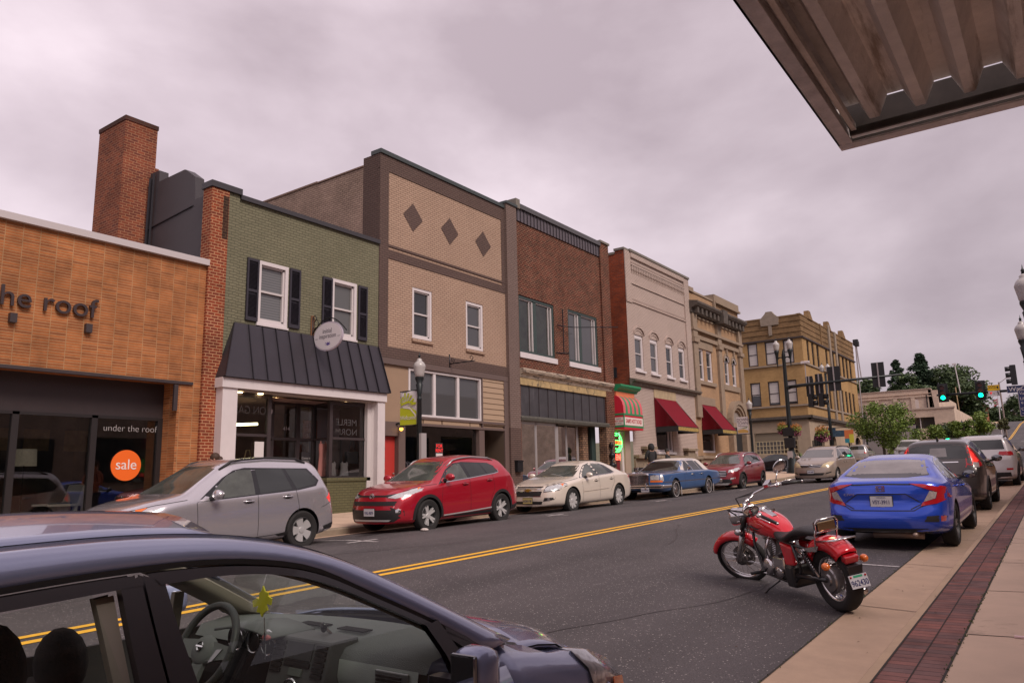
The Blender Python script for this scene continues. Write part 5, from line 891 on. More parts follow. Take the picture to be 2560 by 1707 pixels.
mb.build('sun_rays', YG, bn); mb = MB(); mb.prism([(x0+.12, z0+.50), (x0+.36, z0+.49), (x1-.01, z0+.26), (x1-.01, z0+.20), (x0+.38, z0+.43), (x0+.12, z0+.47)], 'y', yb-.034, yb-.029); mb.build('swoosh', WBn, bn)
text('Welcome', 'lettering', WBn, bn, .165, FY(((x0+x1)/2, yb-.034, z0+.20)), .001, sx=.9); mb = MB(); mb.tube([(x0-.02, yb, z0-.01), (-13.9, yb, z0-.01)], .014, 6).tube([(x0-.02, yb, z1+.01), (-13.9, yb, z1+.01)], .014, 6); mb.build('rod', POLE, bn)
bn = thing('banner', 'white DOWN TOWN banner with a painted hill on the street lamp by the bank', 'banner', (-14.3, 41.6, 4.2)); x0, x1, z0, z1, yb = -14.66, -14.02, 3.82, 4.74, 41.6
MB().box(x0, x1, yb-.01, yb+.01, z0, z1).build('cloth', WBn, bn); lm = mat('plum_letters', (.06, .02, .05), .6)
text('DOWN', 'lettering', lm, bn, .23, FY(((x0+x1)/2, yb-.013, z1-.17)), .001, sx=.8); text('TOWN', 'lettering', lm, bn, .23, FY(((x0+x1)/2, yb-.013, z1-.36)), .001, sx=.8); text('Waynesboro', 'lettering', lm, bn, .10, FY(((x0+x1)/2, yb-.013, z1-.50)), .001)
mb = MB(); mb.prism([(x0+.03, z0+.04), (x1-.03, z0+.04), (x1-.03, z0+.16), (x0+.35, z0+.26), (x0+.03, z0+.2)], 'y', yb-.016, yb-.011); mb.build('painted_hill', mat('ochre_print', (.50, .30, .09), .7), bn); mb = MB(); mb.prism([(x0+.05, z0+.27), (x1-.1, z0+.30), (x1-.05, z0+.38), (x0+.3, z0+.31)], 'y', yb-.016, yb-.011); mb.build('painted_leaf', mat('leaf_print', (.12, .16, .05), .7), bn)
MB().box(x0-.02, x1+.1, yb-.02, yb+.02, z0-.04, z0-.005).build('rod', POLE, bn)
def cloth_banner(x, y, z, cols, label):
 b = thing('banner', label, 'banner', (x, y, z));
 for i, (c, nm) in enumerate(cols): MB().box(x+(i % 2)*.33-.4, x+(i % 2)*.33-.07+(.33 if i == 4 else 0), y-.01+i*.001, y+.01+i*.001, z-.5+.33*(i//2), z-.5+.33*(i//2)+.33).build('cloth_panel', mat(nm, c, .7), b)
cloth_banner(-13.4, 63, 4.3, [((.02, .22, .28), 'teal_cloth'), ((.55, .50, .05), 'yellow_cloth'), ((.60, .16, .05), 'orange_cloth'), ((.55, .50, .05), 'yellow_cloth'), ((.60, .16, .05), 'orange_cloth'), ((.5, .45, .2), 'cream_cloth')], 'small orange yellow and teal banner on the lantern post beyond the junction')
# signal mast on the far corner
GRYP = mat('signal_black', (.012, .012, .015), .5); STEEL = mat('galvanised_strap', (.38, .34, .35), .4, metal=.5)
MX, MY = -14.35, 50.5; z0 = zs(MX, MY)-.05
sp = thing('signal_mast', 'tall black twin-lamp traffic signal post with long mast arm on the bank corner', 'signal post', (MX, MY, z0))
mb = MB(); mb.lathe([(.42, z0), (.42, z0+.35), (.36, z0+.45), (.32, z0+1.0), (.22, z0+1.3), (.18, z0+1.5), (.15, z0+2.2), (.11, 9.15), (.13, 9.25), (.05, 9.55), (.001, 9.7)], (MX, MY, 0), n=16); mb.build('post', POLE, sp, smooth=True)
mb = MB(); mb.tube([(MX, MY, 7.12), (MX+1.0, MY, 7.18), (-7.5, MY, 7.32)], [.12, .11, .06], 10); mb.lathe([(.14, 0), (.14, .2)], (MX+.05, MY, 7.12), 'x'); arm = mb.build('mast_arm', POLE, sp, smooth=True)
for s in (-1, 1):
 mb = MB(); mb.tube([(MX, MY, 8.95), (MX+s*.15, MY, 9.12), (MX+s*.3, MY, 9.12), (MX+s*.42, MY, 9.0)], .045, 8); mb.lathe([(.01, 8.45), (.03, 8.6), (.06, 8.8), (.05, 8.9), (.08, 9.1), (.13, 9.4), (.17, 9.55), (.14, 9.6)], (MX+s*.43, MY, 0), n=12); mb.build('lamp_bracket', POLE, sp, smooth=True); globe(sp, MX+s*.43, MY, 9.6, 1.3)
mb = MB(); mb.box(MX-.33, MX+.33, MY-.35, MY-.1, 3.2, 3.85); mb.box(MX-.36, MX+.36, MY-.36, MY-.1, 3.95, 4.5); mb.build('pedestrian_signal', GRYP, sp, bev=.03)
MB().box(MX-.2, MX+.12, MY-.30, MY-.26, 2.5, 3.0).build('notice_plate', mat('notice_grey', (.40, .36, .37), .6), sp)
def signal(x, y, zc, label, group, face=-1, lit=None, w_=.62, h=1.5, dual=False, par=None):
 t = thing('traffic_signal', label, 'traffic light', (x, y, zc), 0, group); mb = MB(); mb.box(x-w_/2, x+w_/2, y-.01, y+.01, zc-h/2, zc+h/2); mb.build('backplate', GRYP, t)
 mb = MB(); mb.box(x-.18, x+.18, y+face*.16-.15, y+face*.16+.15, zc-.55, zc+.55); b = mb.build('housing', GRYP, t, bev=.02)
 for k, (dz, c) in enumerate(((.36, 'red'), (0, 'amber'), (-.36, 'green'))):
  on = lit == c; m = {'red': mat('red_lens', (.10, .015, .012), .3), 'amber': mat('amber_lens', (.16, .05, .015), .3), 'green': mat('green_lens_lit', (0, .9, .45), .3, emit=(.0, 1, .42), estr=3.0) if on else mat('green_lens', (.01, .08, .05), .3)}[c]
  v = MB(); v.lathe([(.145, y+face*.315), (.145, y+face*.50)], (x, 0, zc+dz), 'y', 14, a0=radians(-10), a1=radians(190)); vv = v.build('visor', GRYP, b, smooth=True, solid=.01)
  MB().cyl((x, y+face*.33-.005, zc+dz), .15, .01, 'y', 18).build('lens', m, b)
 if face > 0:
  MB().box(x-.035, x+.035, y-.07, y-.02, zc-h/2, zc+h/2).build('strap', STEEL, t)
 return t
g1 = 'back-facing traffic signals on the near mast arm'
signal(-11.35, MY, 7.42, 'back of the traffic signal on the mast arm overlapping the yellow building', g1, 1, w_=.76, h=1.55)
signal(-8.78, MY, 7.42, 'back of the traffic signal near the tip of the mast arm against the sky', g1, 1, w_=.72, h=1.52)
signal(-12.95, MY+.3, 7.1, 'left of the two black signals hung under the mast arm by the lamp post', 'paired signals by the lamp post', 1, w_=.45, h=1.3)
signal(-12.35, MY+.3, 7.15, 'right of the two black signals hung under the mast arm by the lamp post', 'paired signals by the lamp post', 1, w_=.45, h=1.4)
for x, l in ((-12.9, 'lower left side-street signal under the mast arm with visors'), (-12.25, 'lower right side-street signal under the mast arm with visors')):
 t = thing('traffic_signal', l, 'traffic light', (x, MY+.3, 6.2), 0, 'side-street signals under the mast arm'); b = MB().box(x-.2, x+.1, MY+.15, MY+.45, 5.75, 6.6).build('housing', GRYP, t, bev=.02)
 for k in range(2): MB().lathe([(.15, x+.1), (.16, x+.36)], (0, MY+.3, 6.38-.38*k), 'x', 12).build('visor', GRYP, b, smooth=True, solid=.01)
cm = thing('detector_camera', 'small camera on a white riser above the mast arm', 'camera', (-13.2, MY, 8.6)); MB().tube([(-13.05, MY, 7.2), (-13.05, MY, 8.55)], .03, 6).build('riser', STEEL, cm); MB().box(-13.3, -12.75, MY-.08, MY+.08, 8.55, 8.72).build('housing', WTRIM, cm, bev=.03)
cm = thing('detector_camera', 'dark camera on the tallest riser above the mast arm', 'camera', (-9.75, MY, 9.5)); MB().tube([(-9.75, MY, 7.2), (-9.85, MY, 9.3)], .035, 6).build('riser', STEEL, cm); MB().box(-9.95, -9.7, MY-.15, MY+.15, 9.3, 9.62).build('housing', GRYP, cm, bev=.03)
t = thing('street_lamp', 'black street lamp with paired globes in front of the yellow building side', 'street lamp', (-14.5, 60.3, 2)); mb = MB(); mb.tube([(-14.5, 61.8, 2.0), (-14.5, 61.8, 9.2)], [.13, .09], 10); mb.build('post', POLE, t, smooth=True); globe(t, -14.72, 61.8, 9.3, 1.15); globe(t, -14.28, 61.8, 9.3, 1.15)
sp2 = thing('signal_mast', 'far signal arm reaching in from the right with a street name sign', 'signal post', (1.0, 62, 2.0)); mb = MB(); mb.tube([(-7.1, 62, 6.88), (1.0, 62, 6.82)], [.07, .11], 8); mb.tube([(1.0, 62, 1.5), (1.0, 62, 9)], .15, 8); mb.build('mast_arm', POLE, sp2, smooth=True)
signal(-6.68, 62, 7.02, 'left green-lit traffic signal over the far side of the junction', 'green-lit signals over the junction', -1, 'green', .66, 1.32); signal(-4.37, 62, 7.02, 'right green-lit traffic signal over the far side of the junction', 'green-lit signals over the junction', -1, 'green', .62, 1.34)
signal(-2.2, 61.5, 7.75, 'unlit dark traffic signal beside the lamp globe at the right edge', 'x', -1, None, .4, 1.5) if 0 else None
t = thing('traffic_signal', 'dark side-facing traffic signal above the street name sign at the right edge', 'traffic light', (-2.35, 61.7, 7.9)); b = MB().box(-2.5, -2.15, 61.55, 61.85, 7.2, 8.55).build('housing', GRYP, t, bev=.02)
for k in range(3): MB().lathe([(.15, -2.5), (.16, -2.78)], (0, 61.7, 8.3-.42*k), 'x', 12).build('visor', GRYP, b, smooth=True, solid=.01)
t = thing('road_sign', 'yellow and white turning vehicles sign with pedestrian symbol on the far signal arm', 'sign', (-3.6, 61.9, 7)); MB().box(-3.93, -3.24, 61.86, 61.88, 6.92, 7.30).build('yellow_panel', mat('sign_yellow', (.80, .48, .01), .5), t); MB().box(-3.93, -3.26, 61.86, 61.88, 6.53, 6.90).build('white_panel', WTRIM, t)
blk = mat('sign_black', (.02, .018, .02), .6); text('TURNING\nVEHICLES', 'lettering', blk, t, .11, FY((-3.68, 61.855, 7.16)), .001); MB().box(-3.40, -3.30, 61.852, 61.858, 7.05, 7.2).build('arrow', blk, t)
MB().prism([(-3.86, 6.82), (-3.68, 6.82), (-3.77, 6.64)], 'y', 61.850, 61.858).build('yield_symbol', mat('sign_red', (.75, .03, .03), .6), t); text('TO', 'lettering', blk, t, .09, FY((-3.6, 61.855, 6.71)), .001)
mb = MB(); mb.prism([(-3.42, 6.56), (-3.36, 6.68), (-3.42, 6.78), (-3.36, 6.82), (-3.30, 6.76), (-3.33, 6.67), (-3.28, 6.57), (-3.31, 6.56), (-3.37, 6.64), (-3.39, 6.56)], 'y', 61.850, 61.858); mb.sph((-3.36, 61.855, 6.86), .03); mb.build('walking_symbol', blk, t)
t = thing('street_name_sign', 'blue street name sign reading Wayne on the far signal arm', 'sign', (-2.4, 61.7, 7)); MB().box(-2.80, -1.5, 61.66, 61.70, 6.68, 7.12).build('panel', mat('sign_navy', (.02, .03, .09), .5), t); MB().box(-2.82, -1.48, 61.68, 61.71, 6.66, 7.14).build('border', WTRIM, t); text('Wayne', 'lettering', WTRIM, t, .42, FY((-2.72, 61.655, 6.89)), .002, 'LEFT', sx=1.0)
t = thing('direction_sign', 'navy wayfinding sign with white arrows cut by the right edge', 'sign', (-1.2, 44, 4)); NV = mat('wayfinding_navy', (.022, .03, .12), .5)
MB().prism([(-1.60, 5.33), (-1.30, 5.55), (-.6, 5.62), (-.6, 4.08), (-1.60, 4.08)], 'y', 44.0, 44.04).build('border', WTRIM, t); MB().prism([(-1.57, 5.31), (-1.29, 5.51), (-.6, 5.58), (-.6, 4.12), (-1.57, 4.12)], 'y', 43.98, 44.0).build('panel', NV, t)
for s, z in (('Shen', 5.35), ('Vall', 5.17), ('Libr', 4.92), ('←', 4.72), ('City', 4.42), ('→', 4.22)): text(s, 'lettering', WTRIM, t, .19, FY((-1.53, 43.975, z)), .001, 'LEFT')
MB().box(-1.5, -.6, 43.98, 44.0, 4.55, 4.57).build('divider', WTRIM, t); mb = MB(); mb.tube([(-.55, 44.1, 1.5), (-.55, 44.1, 5.6)], .05, 6); mb.build('post', POLE, t)
MB().box(-1.3, -.6, 44, 44.03, 3.2, 3.85).build('lower_panel', mat('lower_sign', (.16, .15, .32), .5), t)
for x, y, zt, l in ((-14.5, 74, 13.2, 'tall thin pole with a dark floodlight beside the yellow building'), ):
 t = thing('floodlight_pole', l, 'pole', (x, y, 2.3)); MB().tube([(x-.05, y, 2.3), (x, y, zt)], .06, 6).build('pole', STEEL, t); MB().box(x-.2, x+.25, y-.15, y+.2, zt-.25, zt+.3).build('lamp_head', GRYP, t, bev=.05)
t = thing('utility_pole', 'white riser pole in front of the large round tree', 'pole', (-5.85, 62, 7)); MB().tube([(-5.6, 62, 6.85), (-5.75, 62, 9.0)], .04, 6).build('pole', WTR2, t); MB().box(-5.9, -5.65, 61.9, 62.1, 8.95, 9.05).build('camera_head', WTRIM, t)
t = thing('utility_pole', 'thin tan pole behind the left green signal', 'pole', (-9.3, 100, 3.4)); MB().tube([(-9.6, 104, 3.4), (-9.85, 104, 11.2)], .06, 6).build('pole', mat('tan_pole', (.40, .28, .16), .7), t)
t = thing('flag', 'striped American flag on a white pole on the hill', 'flag', (-8.4, 150, 6)); MB().tube([(-8.40, 150, 6.5), (-8.25, 150, 13.3)], .07, 6).build('pole', WTRIM, t)
mb = MB(); mb2 = MB()
for k in range(5): (mb if k % 2 else mb2).prism([(-8.35, 13.0-.2*k), (-8.95, 12.7-.2*k), (-8.95, 12.5-.2*k), (-8.35, 12.8-.2*k)], 'y', 150, 150.02)
mb2.build('red_stripes', mat('flag_red', (.45, .03, .04), .7), t); mb.build('white_stripes', WTRIM, t)
t = thing('utility_pole', 'wooden utility pole with a curved lamp arm on the hill', 'pole', (-7.9, 150, 6)); MB().tube([(-7.75, 151, 6.3), (-7.9, 151, 15.8)], .14, 6).tube([(-7.9, 151, 15.6), (-6.8, 151, 16.4), (-6.2, 151, 16.4)], .05, 6).build('pole', mat('weathered_pole', (.22, .17, .15), .8), t)
for i, (x, y, zt, l) in enumerate(((-14.55, 75, 6.7, 'black lantern post with banner beyond the junction'), (-7.6, 82, 6.0, 'short black lantern post beside the second small tree'), (-9.5, 118, 8.0, 'black lantern post with a white sign on the hill pavement'), (-12.0, 84, 5.6, 'small black lantern post among the shrubs'))):
 zb = zg(x, y); t = thing('lantern_post', l, 'street lamp', (x, y, zb), 0, 'black lantern posts beyond the junction'); MB().tube([(x, y, zb), (x, y, zt-.7)], .07, 6).build('post', POLE, t); MB().lathe([(.07, zt-.75), (.16, zt-.7), (.2, zt-.3), (.22, zt-.28), (.05, zt), (.001, zt+.15)], (x, y, 0), n=8).build('lantern', POLE, t); MB().lathe([(.13, zt-.66), (.165, zt-.34)], (x, y, 0), n=8).build('lantern_glass', GLOBE, t)
 if i == 2: MB().box(x-.9, x-.45, y, y+.03, zt-1.9, zt-.9).build('notice', WTRIM, t)
# trees
BARK = mat('bark', (.09, .065, .05), .9, var=.3, vscale=8)
def leafmat(name, a, b_):
 m = bpy.data.materials.new(name); m.use_nodes = True; nt = m.node_tree; bs = nt.nodes['Principled BSDF']; g = nt.nodes.new('ShaderNodeNewGeometry'); n = nt.nodes.new('ShaderNodeTexNoise'); n.inputs['Scale'].default_value = .5; n.inputs['Detail'].default_value = 8; n.inputs['Roughness'].default_value = .8
 nt.links.new(g.outputs['Position'], n.inputs['Vector']); ri = nt.nodes.new('ShaderNodeMath'); ri.operation = 'MULTIPLY_ADD'; nt.links.new(g.outputs['Random Per Island'], ri.inputs[0]); ri.inputs[1].default_value = .4; nt.links.new(n.outputs['Fac'], ri.inputs[2])
 r = nt.nodes.new('ShaderNodeMapRange'); r.inputs['From Min'].default_value = .45; r.inputs['From Max'].default_value = .95; nt.links.new(ri.outputs[0], r.inputs['Value'])
 x = nt.nodes.new('ShaderNodeMix'); x.data_type = 'RGBA'; nt.links.new(r.outputs[0], x.inputs['Factor']); x.inputs['A'].default_value = (*a, 1); x.inputs['B'].default_value = (*b_, 1); nt.links.new(x.outputs['Result'], bs.inputs['Base Color']); bs.inputs['Roughness'].default_value = .6; bs.inputs['Subsurface Weight'].default_value = 0; return m
LF1 = leafmat('bright_foliage', (.060, .105, .012), (.17, .24, .035)); LF2 = leafmat('dark_foliage', (.020, .046, .016), (.085, .125, .042)); LF3 = leafmat('conifer_foliage', (.014, .038, .020), (.045, .080, .040)); LF4 = leafmat('olive_foliage', (.05, .06, .02), (.13, .13, .05))
def tree(x, y, zb, H_, W_, label, m=LF1, n=2600, leaf=.16, clumps=14, seed=1, trunk=.3, shape='round', cat='tree', name='tree', group=None, hc=.25):
 R_ = random.Random(seed); t = thing(name, label, cat, (x, y, zb), 0, group); mb = MB()
 zc0 = zb+H_*hc
 mb.tube([(x, y, zb), (x+R_.uniform(-.1, .1)*H_*.2, y, zb+H_*.3), (x+R_.uniform(-.1, .1)*H_*.3, y, zb+H_*.72)], [trunk*.5, trunk*.38, trunk*.12], 7)
 cl = []
 if shape == 'cone': clumps *= 3
 for k in range(clumps):
  if shape == 'cone': h = (k+.5)/clumps; rr = W_/2*(1-h)**.7*R_.uniform(.15, 1); a = R_.uniform(0, 6.28); c = (x+rr*cos(a), y+rr*sin(a), zc0+(H_*(1-hc))*h); s = W_*.13*(1.5-h)
  else:
   u = R_.uniform(-1, 1); a = R_.uniform(0, 6.28); q = R_.uniform(.45, .85); c = (x+W_/2*q*sqrt(1-u*u)*cos(a), y+W_/2*q*sqrt(1-u*u)*sin(a), zc0+H_*(1-hc)*(.5+.42*u*q*1.1)); s = W_*R_.uniform(.16, .27)
  cl.append((c, s))
  if k % 2 == 0: mb.tube([(x, y, zb+H_*R_.uniform(.25, .5)), ((x+c[0])/2, (y+c[1])/2, (zb+H_*.5+c[2])/2), c], [trunk*.2, trunk*.12, trunk*.04], 5)
 mb.build('trunk', BARK, t); f = MB(); vs = []; fs = []
 for i in range(n):
  c, s = R_.choice(cl); d = Vector((R_.gauss(0, 1), R_.gauss(0, 1), R_.gauss(0, 1))).normalized()*s*(R_.random()**.45)
  p = Vector(c)+Vector((d.x, d.y, d.z*.75)); l = leaf*R_.uniform(.6, 1.4); a = Vector((R_.gauss(0, 1), R_.gauss(0, 1), R_.gauss(0, .6))).normalized(); b_ = a.cross(Vector((R_.gauss(0, 1), R_.gauss(0, 1), R_.gauss(0, 1)))).normalized()*.55
  k = len(vs); vs += [p-a*l, p+b_*l, p+a*l, p-b_*l]; fs.append((k, k+1, k+2, k+3))
 f.add(vs, fs)
 me = bpy.data.meshes.new('crown'); me.from_pydata([tuple(Vector(v)-Vector((x, y, zb))) for v in f.v], [], f.f); me.materials.append(m); o = bpy.data.objects.new('crown', me); COL.objects.link(o); o.parent = t; return t
tree(-11.6, 66, 2.0, 5.3, 4.4, 'nearest bright green street tree in front of the whitewashed warehouse', LF1, 9000, .085, 26, 3, .25, hc=.22)
tree(-10.5, 80, 2.5, 3.6, 3.2, 'rounded bright tree right behind the nearest street tree', LF1, 5000, .10, 16, 5, .2, hc=.1); tree(-9.2, 88, 2.8, 3.7, 3.0, 'medium green tree left of the lantern post in front of the low building', LF2, 4200, .11, 14, 6, .2, hc=.1); tree(-12.6, 84, 2.6, 2.1, 4.2, 'broad low shrub mass below the low building', LF1, 4500, .11, 16, 16, .15, hc=.02, cat='shrub', name='shrub')
tree(-7.4, 80, 2.6, 4.0, 2.2, 'slim bright tree at the foot of the hill road', LF1, 4500, .09, 14, 8, .2, hc=.3)
tree(-9.2, 120, 4.2, 6.0, 4.6, 'larger bright tree farther up the hill road pavement', LF1, 4200, .15, 14, 9, .25, hc=.25); tree(-5.95, 112, 3.9, 4.2, 1.6, 'small reddish-leaved tree beside the hill road', LF4, 1500, .12, 8, 10, .15, hc=.45)
tree(-14.2, 97.5, 6.2, 1.9, 1.0, 'tiny conical evergreen in front of the loading window', LF3, 900, .12, 8, 11, .1, 'cone', hc=.02, cat='shrub', name='shrub')
tree(-8.3, 84, 2.6, 1.3, 1.6, 'orange-flowered shrub left of the slim bright tree', LF4, 700, .1, 6, 12, .1, hc=.02, cat='shrub', name='shrub')
BK_ = [(-26.5, 128, 3.6, 13.2, 8, LF2, 'round', 'low round trees at the left end of the wood behind the yellow building', .7), (-24.0, 126, 3.6, 13.0, 7, LF2, 'round', 'rounded green tree left of the open conifer', .7), (-20.2, 132, 3.6, 15.0, 6.0, LF3, 'cone', 'sparse open conifer with sky showing between its branches', .5), (-18.6, 130, 3.6, 13.5, 6.0, LF2, 'round', 'dark tree between the open conifer and the tallest tree', .6),
 (-16.9, 132, 3.6, 15.6, 9.0, LF3, 'cone', 'tallest dark conifer in the middle of the wood', .9), (-13.4, 134, 3.6, 15.4, 9.4, LF2, 'round', 'large round-crowned dark tree right of the tallest conifer', 1.3), (-16.5, 126, 3.6, 11.5, 7, LF2, 'round', 'lower dark tree directly behind the warehouse parapet', .8), (-11.6, 138, 4, 11.0, 5, LF2, 'round', 'right shoulder of the wood below the large round tree', .7), (-22.0, 124, 3.6, 9.6, 7, LF2, 'round', 'low bushy tree behind the left end of the warehouse', .6)]
for i, (x, y, zb, h, wd, m, sh, lb, d) in enumerate(BK_): tree(x, y, zb, h, wd, lb, m, int(9000*d)+2500, .24, 30, 40+i, .6, sh, group='trees in the wood behind the warehouse', hc=.12)
for i, (x, y, h, wd, lb) in enumerate(((-19.5, 262, 9, 9, 'far low tree at the left of the hilltop'), (-15.2, 265, 8.5, 8, 'far rounded tree behind the hilltop flag'), (-10.8, 258, 9.5, 8, 'dense far tree right of the flag pole'), (-6.5, 262, 10.5, 8, 'far tree beneath the street name sign'), (-2.5, 266, 9.8, 9, 'far tree behind the wayfinding sign'), (3, 262, 9, 9, 'far tree at the right edge of the hilltop'), (-28, 262, 11, 12, 'far tree behind the brick house'))):
 tree(x, y, 12.3, h, wd, lb, LF2, 4200, .34, 20, 60+i, .6, group='trees along the hilltop', hc=.0)
def hedge(): pass
FLW = leafmat('flower_mix', (.10, .02, .05), (.30, .03, .10)); FLO = leafmat('orange_flowers', (.25, .08, .01), (.40, .16, .02)); FLG = leafmat('lime_trailing', (.10, .16, .02), (.28, .36, .04))
def basket(x, y, z, s, label, low=FLW):
 t = thing('flower_basket', label, 'flower basket', (x, y, z), 0, 'hanging flower baskets'); R_ = random.Random(int(y*7))
 for m, n, dz, nm in ((FLO, 220, .22, 'orange_flowers'), (FLG, 420, 0, 'trailing_leaves'), (low, 240, -.25, 'magenta_flowers')):
  vs = []; fs = []
  for i in range(n):
   d = Vector((R_.gauss(0, 1), R_.gauss(0, 1), R_.gauss(0, 1))).normalized()*R_.random()**.4; p = Vector((d.x*.48*s, d.y*.42*s, dz*s+d.z*.34*s)); a = Vector((R_.gauss(0, 1), R_.gauss(0, 1), R_.gauss(0, 1))).normalized()*.05*s; b_ = a.orthogonal()*.8; k = len(vs); vs += [p-a, p+b_, p+a, p-b_]; fs.append((k, k+1, k+2, k+3))
  me = bpy.data.meshes.new(nm); me.from_pydata(vs, [], fs); me.materials.append(m); o = bpy.data.objects.new(nm, me); COL.objects.link(o); o.parent = t
 MB().lathe([(.05, z-.5*s), (.28*s, z-.2*s), (.34*s, z+.05*s)], (x, y, 0), n=10).build('pot', mat('coir', (.08, .05, .03), .9), t)
basket(MX-.42, MY-.1, 4.5, .75, 'magenta and green hanging flower basket left of the signal post'); basket(MX+.42, MY-.1, 4.35, .75, 'magenta and green hanging flower basket right of the signal post')
basket(-14.65, 59.8, 4.45, 1.15, 'large orange, lime and purple hanging basket in front of the arcade')
PLF = leafmat('canna_leaves', (.05, .10, .02), (.14, .2, .05))
for x, y, l in ((-1.9+1.15, 37.5, 'planter with tall canna leaves and red flowers at the right edge'), (-14.0, 52.0, 'planter of red flowers beside the minivan')):
 t = thing('planter', l, 'planter', (x, y, zs(x, y))); z = zs(x, y); MB().lathe([(.3, z), (.42, z+.6), (.45, z+.62)], (x, y, 0), n=14).build('pot', mat('tan_pot', (.40, .25, .12), .8), t, smooth=True); R_ = random.Random(4); vs = []; fs = []
 for i in range(70):
  a = R_.uniform(0, 6.28); r = R_.uniform(0, .4); h = R_.uniform(.25, .85); p = Vector((x+r*cos(a), y+r*sin(a), z+.55)); q = p+Vector((cos(a)*.25, sin(a)*.25, h)); s = Vector((-sin(a), cos(a), 0))*.06; k = len(vs); vs += [p-s*.3, p+s*.3, (p+q)/2+s, q, (p+q)/2-s]; fs.append((k, k+1, k+2, k+3, k+4))
 m_ = MB().add(vs, fs); m_.build('leaves', PLF, t); m2 = MB()
 for i in range(26): a = R_.uniform(0, 6.28); m2.sph((x+.3*cos(a), y+.3*sin(a), z+.6+R_.random()*.35), .04, n=5)
 m2.build('flowers', FLW, t)
